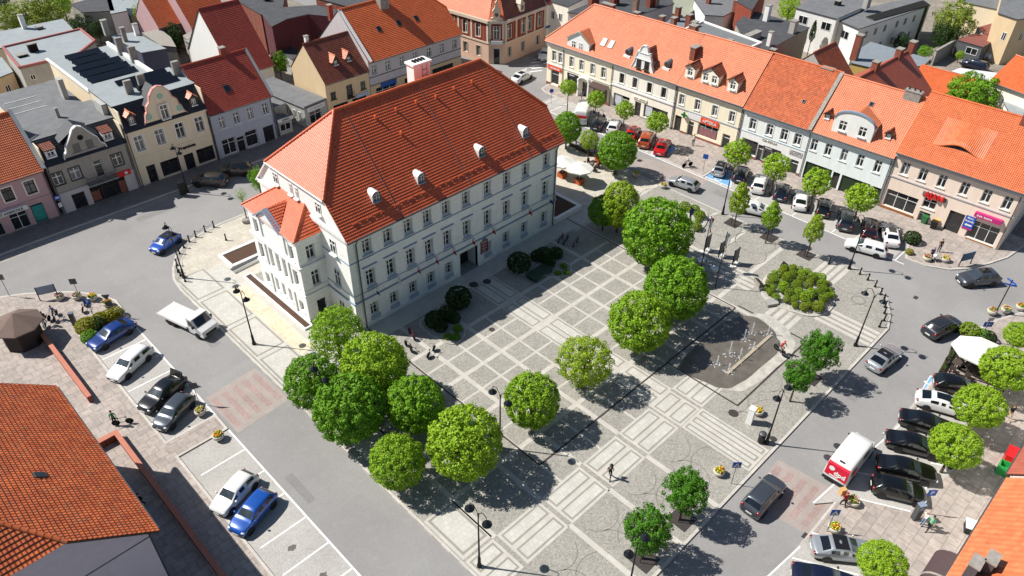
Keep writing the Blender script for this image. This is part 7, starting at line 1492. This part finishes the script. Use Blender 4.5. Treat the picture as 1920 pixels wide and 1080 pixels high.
def board(c, label, mt, w=1.7, h=1.0, yaw=0., z=.7):
    p = P(*c, .11); t = thing('notice_board', label, 'notice board', (p.x, p.y, .11), R(yaw)); 
    for s in (-1, 1): m = MB(); m.box(s*w/2-.04, -.04, 0, s*w/2+.04, .04, z+h, M_black); m.build('post', t)
    m = MB(); m.box(-w/2+.045, -.03, z, w/2-.045, .03, z+h, mt); m.build('panel', t)
board((1808, 497), 'blue notice board on dark posts near the rounded east kerb', mat('board_blue', '#2a5a80', .4, var=.1), yaw=-25); board((93, 560), 'grey notice board on dark posts at the left kerb', mat('board_grey', '#7d8a9c', .4, var=.1), yaw=-20)
# display panels and flagpoles at the east side
for i, (x, y) in enumerate(((36.3, -16.0), (36.5, -17.8), (36.4, -19.7))):
    t = thing('display_board', ('upright dark display panel nearest the large ball tree', 'upright dark display panel, middle of three by the flagpoles', 'upright dark display panel, rightmost of three by the flagpoles')[i], 'display panel', (x, y, KZ), R(0)); m = MB(); m.box(-.5, -.04, .45, .5, .04, 2.1, M_gut); m.build('panel', t)
    for s in (-1, 1):
        m = MB(); m.box(s*.48-.03, -.06, 0, s*.48+.03, .06, 2.15, M_black); m.build('post', t); m = MB(); m.box(s*.48-.2, -.45, 0, s*.48+.2, .45, .12, P_white); m.build('foot', t)
def flagpole(base, label, cols, z=7.2):
    t = thing('flagpole', label, 'flagpole', (*base, KZ)); m = MB(); m.tube([(0, 0, 0), (0, 0, z)], [.06, .035], M_black, 8); m.build('pole', t); m = MB(); n = 6
    for j in range(n):
        for k, c in enumerate(cols):
            nk = len(cols); w0, w1 = k/nk*.55, (k+1)/nk*.55; x = lambda v: v+.06*math.sin(j*1.3+v*6); z0, z1 = z-.1-j*.3, z-.4-j*.3; y = lambda v, q: .12*math.sin(v*9+q*.8)
            m.poly([(w0+.03, y(w0, j), z0-w0*.8), (w1+.03, y(w1, j), z0-w1*.8), (w1+.03, y(w1, j+1), z1-w1*.8), (w0+.03, y(w0, j+1), z1-w0*.8)], c, None, True)
    m.build('flag', t)
fw_, fr_, fb_ = MATS['flag_white'], MATS['flag_red'], MATS['flag_blue']
flagpole((32.6, -15.2), 'flagpole with drooping deep blue flag beside the large ball tree', (fb_,), 7.2); flagpole((32.5, -17.8), 'flagpole with drooping white and red flag in the middle', (fw_, fr_), 7.2); flagpole((31.2, -20.6), 'flagpole with white and pale green flag, nearest the fountain', (fw_, mat('flag_green', '#8fb0a4', .8, var=.05)), 7.2)
for x, y, lb in ((33.9, -16.9, 'white bowl planter between the flagpoles, left one'), (33.6, -18.9, 'white bowl planter between the flagpoles, right one')):
    m = MB(); m.lathe([(.25, 0), (.45, .3), (.5, .5), (.42, .46), (.001, .4)], P_white, n=14); tag(m.build('bowl_planter', None, (x, y, KZ)), lb, 'planter')
for x, y, yaw, lb, mt in ((39.6, -24.0, 10, 'low dark slanted plaque behind the shrub bed', M_fd), (35.0, -23.6, 60, 'small dark slanted plaque left of the shrub bed', M_fd), (32.9, -26.4, -30, 'pale stone block beside the shrub bed near the fountain', P_old)):
    t = thing('plaque_stand', lb, 'plaque', (x, y, KZ), R(yaw)); m = MB(); m.mesh([(-.6, -.3, 0), (.6, -.3, 0), (.6, .3, 0), (-.6, .3, 0), (-.6, -.3, .35), (.6, -.3, .35), (.6, .3, .65), (-.6, .3, .65)], [(0, 1, 5, 4), (1, 2, 6, 5), (2, 3, 7, 6), (3, 0, 4, 7)], M_conc); m.build('base', t); m = MB(); m.mesh([(-.62, -.32, .36), (.62, -.32, .36), (.62, .32, .67), (-.62, .32, .67)], [(0, 1, 2, 3)], mt); m.build('plate', t)
# fountain
def fountain():
    t = thing('fountain', 'ground level fountain with white water jets on the wet paving', 'fountain', (24, -28.2, KZ)); m = MB(); m.box(-3.4, -.85, .03, 4.4, -.55, .12, mat('fountain_stone', '#a59a86', .5, var=.15)); m.build('stone_strip', t)
    wm = bpy.data.materials.new('water_jet'); wm.use_nodes = True; n = wm.node_tree.nodes; l = wm.node_tree.links; b = n['Principled BSDF']; b.inputs['Base Color'].default_value = (.86, .9, .94, 1); b.inputs['Roughness'].default_value = .25; tr = n.new('ShaderNodeBsdfTransparent'); ms = n.new('ShaderNodeMixShader'); ns = n.new('ShaderNodeTexNoise'); ns.inputs['Scale'].default_value = 14; mr = n.new('ShaderNodeMapRange'); mr.inputs[1].default_value = .35; mr.inputs[2].default_value = .7; mr.inputs[4].default_value = .9; tc = n.new('ShaderNodeTexCoord'); l.new(tc.outputs['Object'], ns.inputs[0]); l.new(ns.outputs[0], mr.inputs[0]); l.new(mr.outputs[0], ms.inputs[0]); l.new(tr.outputs[0], ms.inputs[1]); l.new(b.outputs[0], ms.inputs[2]); l.new(ms.outputs[0], n['Material Output'].inputs[0])
    rr = random.Random(2)
    for i, (x, y, h) in enumerate(((27.4, -27.4, 1.5), (28.4, -28.6, 1.7), (26.2, -27.3, 1.2), (23.2, -27.5, 1.6), (25.6, -28.7, .8), (23.2, -28.6, 1.5), (21.0, -27.5, 1.2), (21.2, -28.7, .9))):
        m = MB(); m.lathe([(.05, 0), (.04, h*.5), (.075, h*.9), (.02, h)], wm, n=7)
        for _ in range(46):
            a, q = rr.uniform(0, 6.28), rr.random(); r = .5*q; m.ball((r*math.cos(a), r*math.sin(a), h*(1-q)*rr.uniform(.2, 1)), rr.uniform(.012, .03), wm, 4, 3)
        for k in range(12):
            a, r = rr.uniform(0, 6.28), .7*rr.random()**.8; m.lathe([(.001, .012+.002*k), (rr.uniform(.03, .09), .01+.002*k)], wm, (r*math.cos(a), r*math.sin(a), 0), n=9)
        m.build('water_jet', t, (x-24, y+28.2, .03))
fountain()
t = thing('white_pillar', 'white square information pillar near the double lamp at the south kerb', 'pillar', (16.8, -33.6, KZ), R(8)); m = MB(); m.cbox((0, 0, 0), (.55, .5, 1.75), P_white); m.build('body', t); m = MB(); m.cbox((0, 0, 1.75), (.62, .57, .06), M_fw); m.build('cap', t)
t = thing('litter_bin', 'black round litter bin beside the double lamp', 'bin', (15.5, -35.5, KZ)); m = MB(); m.lathe([(.22, 0), (.28, .1), (.3, .85), (.32, .9), (.1, .8)], M_black, n=14); m.build('body', t); m = MB(); m.lathe([(.33, 1.1), (.28, 1.18), (.001, 1.2)], M_gut, n=14); m.tube([(.28, 0, .85), (.28, 0, 1.12)], .02, M_black, 5); m.build('lid', t)
t = thing('parking_machine', 'dark grey parking ticket machine at the end of the right bays', 'ticket machine', (*P(1715, 972, .11)[:2], .11), R(-30)); m = MB(); m.cbox((0, 0, 0), (.55, .4, 1.75), M_gut); m.build('cabinet', t); m = MB(); m.box(-.2, -.21, 1.25, .2, -.203, 1.55, MATS['board_grey']); m.build('screen', t); m = MB(); m.cbox((0, 0, 1.75), (.58, .44, .06), MATS['board_grey']); m.build('cap', t)
t = thing('parking_machine', 'grey pillar ticket machine beside the yellow hedge on the left', 'ticket machine', (*P(141, 609, .11)[:2], .11), R(-30)); m = MB(); m.cbox((0, 0, 0), (.4, .35, 1.5), M_gut); m.build('cabinet', t); m = MB(); m.cbox((0, 0, 1.5), (.46, .4, .06), M_zinc); m.build('cap', t)
# green slatted bench in the shade, long stone bench by the wing
t = thing('slatted_bench', 'wide green slatted bench in the shade before the kerbed bed', 'bench', (19.0, -5.9, KZ), R(2)); gb = mat('green_timber', '#27402f', .6, var=.15)
m = MB()
for i in range(6): m.box(-1.5, -.8+i*.27, .42, 1.5, -.58+i*.27, .48, gb)
for x in (-1.2, 1.2): m.box(x-.06, -.8, .36, x+.06, .8, .42, gb)
m.build('seat', t)
for x in (-1.2, 1.2): m = MB(); m.box(x-.08, -.7, 0, x+.08, .7, .36, M_black); m.build('leg', t)
t = thing('stone_bench', 'long pale stone bench with dark seat beside the west wing', 'bench', (-3.2, 17.7, KZ), R(4)); m = MB(); m.cbox((0, 0, 0), (3.4, .5, .38), P_white); m.build('base', t); m = MB(); m.cbox((-.1, 0, .38), (3.5, .42, .06), M_gut); m.build('seat', t)
# tree grates
for x, y, lb in ((4.3, -35.3, 'square dark tree grate under the upper maple'), (-.6, -35.4, 'square dark tree grate under the lower maple'), (43.7, -14.9, 'dark tree grate under the slender tree by the east lamp'), (44.1, -19.6, 'dark tree grate under the middle slender tree'), (44.0, -24.4, 'dark tree grate under the slender tree nearest the shrub bed'), (25.9, -34.6, 'dark tree grate under the ragged small tree')):
    t = thing('tree_grate', lb, 'tree grate', (x, y, KZ)); m = MB(); m.box(-.85, -.85, .0, .85, .85, .03, G_steel); m.build('plate', t)
    for s in (-.45, .45):
        m = MB(); m.tube([(s, 0, 0), (s, 0, 1.4)], .03, M_black, 6); m.build('guard_post', t)
# cafe terraces
M_umb = mat('umbrella_canvas', '#dcdad2', .8, var=.04); M_wood = mat('dark_brown_wood', '#3a2420', .6, var=.15); M_ter = mat('terracotta', '#b0572e', .8, var=.1); M_furn = mat('rattan_brown', '#4a403a', .7, var=.2)
def umbrella(p, r, h, label, n=8, z0=KZ, box=True, sx=1., rz=0.):
    t = thing('cafe_umbrella', label, 'umbrella', (p[0], p[1], z0), rz); m = MB(); m.tube([(0, 0, 0), (0, 0, h)], .04, M_fw, 8); m.build('pole', t); m = MB(); m.lathe([(r, h-.62), (r, h-.45), (.05, h+.15)], M_umb, n=n, smooth=False, sx=sx); m.build('canopy', t)
    if box:
        m = MB(); m.cbox((0, 0, 0), (1.0, 1.0, .7), M_ter); m.cbox((0, 0, .7), (.8, .8, .02), G_soil); m.build('base_box', t)
pu = P(1088, 312, 2.6); umbrella(pu, 1.75, 2.7, 'white cafe umbrella on a terracotta box, nearer the street'); pu2 = P(1056, 300, 2.6); umbrella(pu2, 1.7, 2.7, 'white cafe umbrella half hidden by the town hall corner')
pu3 = P(1843, 655, 2.7); umbrella(pu3, 2.6, 2.8, 'very large white umbrella over the corner cafe terrace', 8, .11, False, .85, R(20))
def table(x, y, label, group, z0=.11, rz=0.):
    t = thing('cafe_table', label, 'table', (x, y, z0), rz, group); m = MB(); m.cbox((0, 0, .7), (.8, .8, .04), M_furn); m.build('tabletop', t); m = MB(); m.tube([(0, 0, 0), (0, 0, .7)], .05, M_black, 6); m.build('leg', t)
def chair(x, y, label, group, z0=.11, rz=0.):
    t = thing('cafe_chair', label, 'chair', (x, y, z0), rz, group); m = MB(); m.cbox((0, 0, .4), (.5, .5, .08), M_furn); m.build('seat', t); m = MB(); m.box(-.25, .2, .48, .25, .27, .88, M_furn); m.build('backrest', t)
    for a in (-1, 1):
        for b in (-1, 1): m = MB(); m.box(a*.2-.02, b*.2-.02, 0, a*.2+.02, b*.2+.02, .4, M_black); m.build('leg', t)
gt, gc = 'tables of the corner cafe terrace', 'chairs of the corner cafe terrace'
for x, y in ((1800, 668), (1790, 690), (1818, 702), (1832, 690)):
    p = P(x, y, .11); table(p.x, p.y, 'brown square table on the corner cafe terrace', gt)
    for a in range(4):
        q = a*math.pi/2; chair(p.x+.75*math.sin(q), p.y+.75*math.cos(q), 'dark brown chair at a table of the corner cafe terrace', gc, rz=-q)
def fence_panel(a, b, label, group, mt=M_wood, h=.95, z0=.11):
    p, q = P(*a, z0), P(*b, z0); d = q-p; L = d.length; t = thing('terrace_fence', label, 'fence', (p.x, p.y, z0), math.atan2(d.y, d.x), group)
    n = max(1, round(L/1.3))
    for i in range(n+1): m = MB(); m.cbox((L*i/n, 0, 0), (.12, .12, h), mt); m.build('post', t)
    for z in (.2, h-.15): m = MB(); m.box(0, -.03, z, L, .03, z+.1, mt); m.build('rail', t)
    m = MB(); m.box(.1, -.2, .0, L-.1, .2, .35, mt, LM['dark']); m.build('plant_box', t)
fence_panel((1800, 636), (1762, 702), 'dark brown fence along the road side of the corner cafe terrace', None); fence_panel((1762, 704), (1876, 742), 'dark brown fence behind the black hatchback on the cafe terrace', None)
p = P(1122, 305, KZ); t = thing('terracotta_box', 'terracotta planter box at the end of the cafe fence', 'planter', (p.x, p.y, KZ)); m = MB(); m.cbox((0, 0, 0), (.8, .8, .8), M_ter); m.build('box', t); crown(t, 'shrub', 1, 'dark', (0, 0, .95), (.45, .45, .4), 'plant')
for x, y in ((1105, 318), (1112, 312)):
    p = P(x, y, KZ); table(p.x, p.y, 'dark table under the town hall cafe umbrellas', 'tables by the town hall cafe', KZ)
    for a in (0, 2): chair(p.x+.7*math.sin(a*1.57), p.y+.7*math.cos(a*1.57), 'dark chair under the town hall cafe umbrellas', 'chairs by the town hall cafe', KZ, -a*1.57)
fence_panel((1068, 272), (1128, 300), 'dark planted fence behind the town hall cafe umbrellas', None, M_wood, 1.1, KZ)
# kiosks of goods, bins, boxes near the houses
t = thing('display_case', 'black free-standing display case on the north pavement', 'display case', (*P(345, 366, .11)[:2], .11), R(10)); m = MB(); m.cbox((0, 0, .15), (.8, .35, 1.7), M_black); m.build('case', t); m = MB(); m.cbox((0, 0, 0), (.6, .3, .15), M_gut); m.build('base', t)
t = thing('bus_stop_post', 'blue and white bus stop sign in front of the grey gabled house', 'sign', (*P(121, 404, .11)[:2], .11)); m = MB(); m.tube([(0, 0, 0), (0, 0, 2.8)], .035, M_zinc, 6); m.build('post', t); m = MB(); m.box(-.3, -.04, 2.2, .3, -.02, 2.8, M_sbl); m.box(-.2, -.05, 2.4, .2, -.041, 2.6, M_swh); m.build('plate', t); m = MB(); m.box(-.2, -.05, 1.2, .2, -.03, 1.8, M_swh); m.build('timetable', t)
def wheelie(px_, label, mt, yaw=0):
    p = P(*px_, .11); t = thing('wheelie_bin', label, 'bin', (p.x, p.y, .11), R(yaw)); m = MB(); m.mesh([(-.22, -.25, .05), (.22, -.25, .05), (.22, .25, .05), (-.22, .25, .05), (-.29, -.33, .95), (.29, -.33, .95), (.29, .33, .95), (-.29, .33, .95)], [(0, 1, 5, 4), (1, 2, 6, 5), (2, 3, 7, 6), (3, 0, 4, 7)], mt); m.build('body', t); m = MB(); m.box(-.31, -.36, .95, .31, .36, 1.03, mt); m.build('lid', t)
wheelie((1731, 418), 'green wheelie bin under the red lettered shop', mat('bin_green', '#2f6a3c', .5, var=.05)); wheelie((1753, 424), 'yellow lidded bin beside the green wheelie bin', mat('bin_yellow', '#c9a22a', .5, var=.05)); wheelie((1748, 428), 'black bin right of the green wheelie bin', M_trim)
p = P(1889, 872, .11); t = thing('charity_container', 'bright red collection container against the wall at the right edge', 'container', (p.x, p.y, .11), R(8)); m = MB(); m.box(-.7, -.5, 0, .7, .5, 1.5, mat('box_red', '#c01a1e', .4, var=.04)); m.build('body', t); m = MB(); m.box(-.74, -.54, 1.5, .74, .54, 1.58, MATS['box_red']); m.build('lid', t)
p = P(1877, 885, .11); t = thing('green_crate', 'open green plastic crate in front of the red container', 'crate', (p.x, p.y, .11), R(8)); m = MB(); m.box(-.45, -.4, 0, .45, -.34, 1.0, mat('crate_green', '#2c9a4a', .5, var=.05)); m.box(-.45, .34, 0, .45, .4, 1.0, MATS['crate_green']); m.box(-.45, -.34, 0, -.39, .34, 1.0, MATS['crate_green']); m.box(.39, -.34, 0, .45, .34, 1.0, MATS['crate_green']); m.build('sides', t); m = MB(); m.box(-.39, -.34, .0, .39, .34, .35, MATS['crate_green']); m.build('bottom', t)
p = P(1815, 995, .11); t = thing('menu_stand', 'white topped stand with dark wheels by the white wall at the lower right', 'stand', (p.x, p.y, .11), R(20)); m = MB(); m.cbox((0, 0, .75), (1.0, .8, .1), P_white); m.build('top', t); m = MB(); m.cbox((0, 0, .1), (.9, .7, .65), M_trim); m.build('cabinet', t)
# ------------------------------------------------------------------ bicycles and people
def bike_data():
    if 'bike' in _car: return _car['bike']
    d = {}; fm = mat('bike_frame', '#23262a', .4, metal=.3, var=.05)
    m = MB()
    for a, b in (((-.18, 0, .3), (.3, 0, .35)), ((-.18, 0, .3), (-.32, 0, .82)), ((-.32, 0, .8), (.36, 0, .85)), ((.3, 0, .35), (.38, 0, .92)), ((-.18, 0, .3), (-.55, 0, .34)), ((-.3, 0, .72), (-.55, 0, .34)), ((.38, 0, .95), (.55, 0, .34))): m.tube([a, b], .02, fm, 6)
    d['frame'] = m.data('frame')
    m = MB(); m.tube([(.34, -.28, 1.02), (.4, -.1, 1.04), (.4, .1, 1.04), (.34, .28, 1.02)], .016, fm, 5); d['handlebar'] = m.data('handlebar')
    m = MB(); m.ball((-.34, 0, .88), (.14, .07, .04), M_trim, 8, 5); d['saddle'] = m.data('saddle')
    m = MB(); m.T = Matrix.Rotation(R(90), 4, 'X'); m.lathe([(.31, -.02), (.34, 0), (.31, .02), (.30, 0), (.31, -.02)], M_tyre, n=20)
    for i in range(8): a = i*math.pi/4; m.tube([(0, 0, 0), (.31*math.cos(a), .31*math.sin(a), 0)], .006, M_rim, 3, cap=False)
    d['wheel'] = m.data('wheel'); _car['bike'] = d; return d
def bike(c, yaw, label, group=None, col=None, z0=KZ, tilt=0., world=None):
    p = world or P(*c, z0); t = thing('bicycle', label, 'bicycle', (p[0], p[1], z0), R(yaw), group); t.rotation_euler = (R(tilt), 0, R(yaw)); d = bike_data()
    for k in ('frame', 'handlebar', 'saddle'):
        o = link(k, d[k], t)
        if k == 'frame' and col: o.material_slots[0].link = 'OBJECT'; o.material_slots[0].material = col
    for x in (-.55, .55): link('wheel', d['wheel'], t, (x, 0, .34))
    return t
skin = mat('skin', '#c59a80', .6, var=.05)
def cloth(n, c): return mat('cloth_'+n, c, .85, var=.12, scale=8)
def person(c, yaw, label, top, legs, pose='stand', hair='#3a2a20', z0=KZ, sh=None, world=None, stride=.3, arms=None, lean=0., scale=1., hat=None, seat=0.):
    "one skinned body: pelvis root, spine, head, limbs tapering to hands with fingers and feet"
    p = world or P(*c, z0); t = thing('person', label, 'person', (p[0], p[1], z0+seat), R(yaw)); t.scale = (scale,)*3
    v = []; e = []; rad = []; grp = []
    def add(q, r, par, g):
        v.append(Vector(q)); rad.append(r); grp.append(g)
        if par is not None: e.append((par, len(v)-1))
        return len(v)-1
    s = stride if pose in ('walk', 'ride') else .03; hz = .93; ln = math.radians(lean); L = lambda x, y, z: (x+math.sin(ln)*(z-hz), y, hz+(z-hz)*math.cos(ln))
    pel = add((0, 0, hz), .125, None, 'L'); wst = add(L(0, 0, 1.10), .115, pel, 'T'); che = add(L(.01, 0, 1.30), .135, wst, 'T'); nb = add(L(0, 0, 1.45), .07, che, 'T'); nk = add(L(.015, 0, 1.53), .048, nb, 'S'); h1 = add(L(.03, 0, 1.60), .075, nk, 'S'); h2 = add(L(.035, 0, 1.68), .09, h1, 'S'); h3 = add(L(.02, 0, 1.745), .055, h2, 'S')
    for sd in (-1, 1):
        hp = add((0, sd*.1, hz-.06), .095, pel, 'L')
        if pose == 'sit': kn = (.40, sd*.12, hz-.1); an = (.42, sd*.12, hz-.52)
        elif pose == 'ride': kn = (.38, sd*.1, hz-.22+(.12 if sd > 0 else -.08)); an = (.16 if sd > 0 else .1, sd*.12, hz-.58+(.18 if sd > 0 else -.1))
        else: q = sd*s; kn = (q*.55+.05, sd*.1, .50); an = (q*1.1-.02, sd*.1, .09+(.06 if q < -.1 else 0))
        k = add(kn, .062, hp, 'L'); a = add(an, .042, k, 'L'); toe = add((an[0]+.17, an[1], max(.035, an[2]-.05)), .035, a, 'F')
        so = add(L(0, sd*.17, 1.40), .058, nb, 'T')
        ar = (arms or {}).get(sd)
        if ar: el, wr = ar
        elif pose == 'ride': el, wr = (.30, sd*.22, 1.18), (.5, sd*.24, 1.04)
        elif pose == 'sit': el, wr = (.06, sd*.22, 1.14), (.28, sd*.16, 1.02)
        else: q = -sd*s*.6; el, wr = (q*.45-.02, sd*.23, 1.13), (q*1.0+.06, sd*.23, .90)
        E_ = add(L(*el), .043, so, 'T'); W_ = add(L(*wr), .03, E_, 'S'); d = (Vector(wr)-Vector(el)).normalized(); pm = add(Vector(v[W_])+d*.07, .032, W_, 'S')
        for j in range(4): o = Vector((0, 0, 0)); f = add(v[pm]+d*(.05-.004*abs(j-1.5))+Vector(((j-1.5)*.018, 0, 0)), .009, pm, 'S'); add(v[f]+d*.035+Vector((.006, -sd*.012, 0)), .008, f, 'S')
        th = add(v[W_]+d*.05+Vector((.035, -sd*.01, 0)), .011, W_, 'S'); add(v[th]+d*.03+Vector((.01, -sd*.012, 0)), .009, th, 'S')
    me = bpy.data.meshes.new('body'); me.from_pydata([tuple(q) for q in v], e, []); o = bpy.data.objects.new('b', me); COL.objects.link(o)
    md = o.modifiers.new('skin', 'SKIN'); md.use_smooth_shade = True
    for i, r in enumerate(rad): me.skin_vertices[0].data[i].radius = (r, r)
    me.skin_vertices[0].data[0].use_root = True; ss = o.modifiers.new('s', 'SUBSURF'); ss.levels = 1
    bpy.context.view_layer.update(); ev = bpy.data.meshes.new_from_object(o.evaluated_get(bpy.context.evaluated_depsgraph_get())); bpy.data.objects.remove(o)
    ev.materials.clear()
    for m_ in (skin, top, legs, sh or M_trim): ev.materials.append(m_)
    V = np.array([tuple(q) for q in v]); edges = [(V[a], V[b], grp[b]) for a, b in e]; mi = []
    G_ = {'S': 0, 'T': 1, 'L': 2, 'F': 3}
    A = np.array([x[0] for x in edges]); B = np.array([x[1] for x in edges]); D = B-A; DD = (D*D).sum(1)
    for f in ev.polygons:
        q = np.array(f.center); tt = np.clip(((q-A)*D).sum(1)/DD, 0, 1); k = np.argmin(((A+D*tt[:, None]-q)**2).sum(1)); mi.append(G_[edges[k][2]])
    ev.polygons.foreach_set('material_index', mi); ev.update(); link('body', ev, t)
    m = MB(); hm = mat('hair_'+hair.strip('#'), hair, .7, var=.15); hx, _, hzz = L(.01, 0, 1.69); m.ball((hx-.012, 0, hzz+.035), (.105, .098, .09), hat or hm, 12, 7); m.build('hat' if hat else 'hair', t)
    m = MB(); fx, _, fz = L(.115, 0, 1.64)
    m.ball((fx, 0, fz), (.022, .016, .022), skin, 6, 4)
    for sd in (-1, 1): m.ball((fx-.012, sd*.033, fz+.035), .011, M_black, 6, 4)
    m.box(fx-.02, -.026, fz-.05, fx-.004, .026, fz-.04, mat('lips', '#8a4a44', .6, var=0)); m.build('face', t)
    for sd in (-1, 1): m = MB(); m.ball((hx+.0, sd*.095, hzz-.03), (.022, .012, .032), skin, 6, 4); m.build('ear', t)
    return t
C = cloth; dk, jean, wh, grn, red_, nav = C('black', '#17181b'), C('jeans', '#2f4058'), C('white', '#cfcfcf'), C('green', '#1f7a44'), C('red', '#b8242a'), C('navy', '#22305e')
t = person((1143, 896), 205, 'person in black walking across the pale path with a black backpack', dk, dk, 'walk', '#4a4038', lean=14); m = MB(); m.ball((-.2, 0, 1.28), (.13, .17, .26), dk, 10, 6); tag(m.build('backpack', None), None)
bp_ = bpy.data.objects['backpack']; bp_.location = t.location; bp_.rotation_euler = t.rotation_euler; tag(bp_, 'black backpack on the back of the person crossing the pale path', 'backpack')
person((1461, 662), 250, 'person in red and white with red helmet riding a bicycle past the fountain', red_, C('shorts', '#5a4a44'), 'ride', hat=mat('helmet_red', '#c41f24', .4), lean=22, seat=.08); bike((1461, 662), 250, 'bicycle under the rider with the red helmet')
person((218, 797), 250, 'person in green shirt and dark trousers holding a bicycle on the left pavement', grn, dk, 'walk', '#2a2220', z0=.11, stride=.12); bike((232, 796), -30, 'bicycle held by the person in the green shirt', z0=.11)
person((90, 608), 230, 'person in black with a bicycle beside the octagonal kiosk', dk, dk, 'ride', '#2a2220', z0=.11, lean=18, seat=.08); bike((90, 608), 230, 'bicycle ridden beside the octagonal kiosk by the person in black', z0=.11)
person((106, 597), 240, 'person in white and navy jacket on a bicycle near the kiosk', C('white_navy', '#7d88a8'), jean, 'ride', '#2a2220', z0=.11, lean=18, seat=.08); bike((106, 597), 240, 'bicycle of the person in the white and navy jacket', z0=.11)
person((1299, 273), 200, 'person in white shirt and dark trousers in front of the pharmacy', wh, dk, 'stand', '#2a2220', z0=.11)
person((1288, 313), 160, 'person in white on a bicycle beside the blue disabled bay', wh, C('grey', '#77787c'), 'ride', '#3a2a20', z0=.11, lean=14, seat=.08); bike((1288, 313), 160, 'bicycle of the person in white near the pharmacy', z0=.11)
person((1090, 187), 200, 'person in grey walking past the arched porch', C('grey2', '#8a8d90'), C('grey', '#77787c'), 'walk', '#3a2a20', z0=.11)
person((1743, 486), 220, 'person in dark blue pushing a white pram near the corner', nav, dk, 'walk', '#8a7a70', z0=.11, stride=.15, lean=10); person((1759, 472), 220, 'person with long brown hair standing behind the pram', C('brown', '#4a2c20'), nav, 'stand', '#5a3420', z0=.11)
p = P(1750, 488, .11); t = thing('pram', 'small white pram pushed beside the flower planters near the corner', 'pram', (p.x, p.y, .11), R(220)); m = MB(); m.ball((0, 0, .7), (.4, .25, .28), wh, 10, 6); m.build('cradle', t); m = MB(); m.tube([(-.3, 0, .75), (-.65, 0, 1.0)], .02, M_black, 5); m.build('handle', t)
for x in (-.28, .28):
    for y in (-.2, .2): m = MB(); m.T = Matrix.Translation((x, y, .14)) @ Matrix.Rotation(R(90), 4, 'X'); m.lathe([(.13, -.02), (.14, 0), (.13, .02)], M_tyre, n=12); m.build('wheel', t)
t = person((1579, 950), 60, 'courier with red cap carrying cardboard boxes behind the parcel van', C('courier', '#8a1a20'), dk, 'walk', hat=mat('cap_red', '#b81d22', .6), z0=0, stride=.2, arms={1: ((.12, .2, 1.12), (.4, .16, 1.08)), -1: ((.12, -.2, 1.12), (.4, -.16, 1.08))})
m = MB(); cb_ = mat('cardboard', '#c29a66', .85, var=.1); m.cbox((0, 0, 0), (.4, .55, .35), cb_); m.cbox((.02, .02, .35), (.36, .45, .28), cb_); o = m.build('cardboard_boxes', None); o.matrix_world = t.matrix_basis @ Matrix.Translation((.48, 0, 1.0)); tag(o, 'stack of cardboard boxes in the arms of the courier', 'boxes')
person((1728, 985), 150, 'bald person in white shirt and jeans at the parking machine', wh, C('light_jeans', '#6f88a8'), 'stand', '#c9a48c', z0=.11, arms={1: ((.25, .2, 1.2), (.5, .1, 1.3))}, lean=5); person((1738, 994), 160, 'person in pale green top and dark trousers behind the bald one', C('pale_green', '#6fb892'), dk, 'walk', '#2a2220', z0=.11, stride=.2)
person((1889, 786), 215, 'person in black top walking under the right hand trees', dk, skin, 'walk', '#5a4030', z0=.11, stride=.3); person((270, 952), 200, 'person in dark clothes in the shade by the brick ramp wall', dk, dk, 'walk', '#2a2220', z0=.11)
person((690, 0), 0, 'x', dk, dk) if False else None
for c, yaw, lb, col in (((772, 632), 75, 'red bicycle at the rack by the town hall corner', red_), ((766, 655), 80, 'grey bicycle leaning beside the red one', None), ((808, 664), 20, 'grey bicycle standing alone on the setts with a pale basket', None), ((1050, 452), 20, 'orange bicycle in the shaded rack, far end', C('orange', '#b8582a')), ((1060, 455), 20, 'dark bicycle in the middle of the shaded rack', None), ((1078, 459), 20, 'orange bicycle in the shaded rack, near end', MATS['cloth_orange']), ((158, 580), 60, 'bicycle leaning under the left parking sign', None), ((1772, 868), 50, 'bicycle leaning at the tree below the cafe', None)):
    bike(c, yaw, lb, None, col, z0=.11 if c[0] < 200 or c[0] > 1700 else KZ, tilt=6)
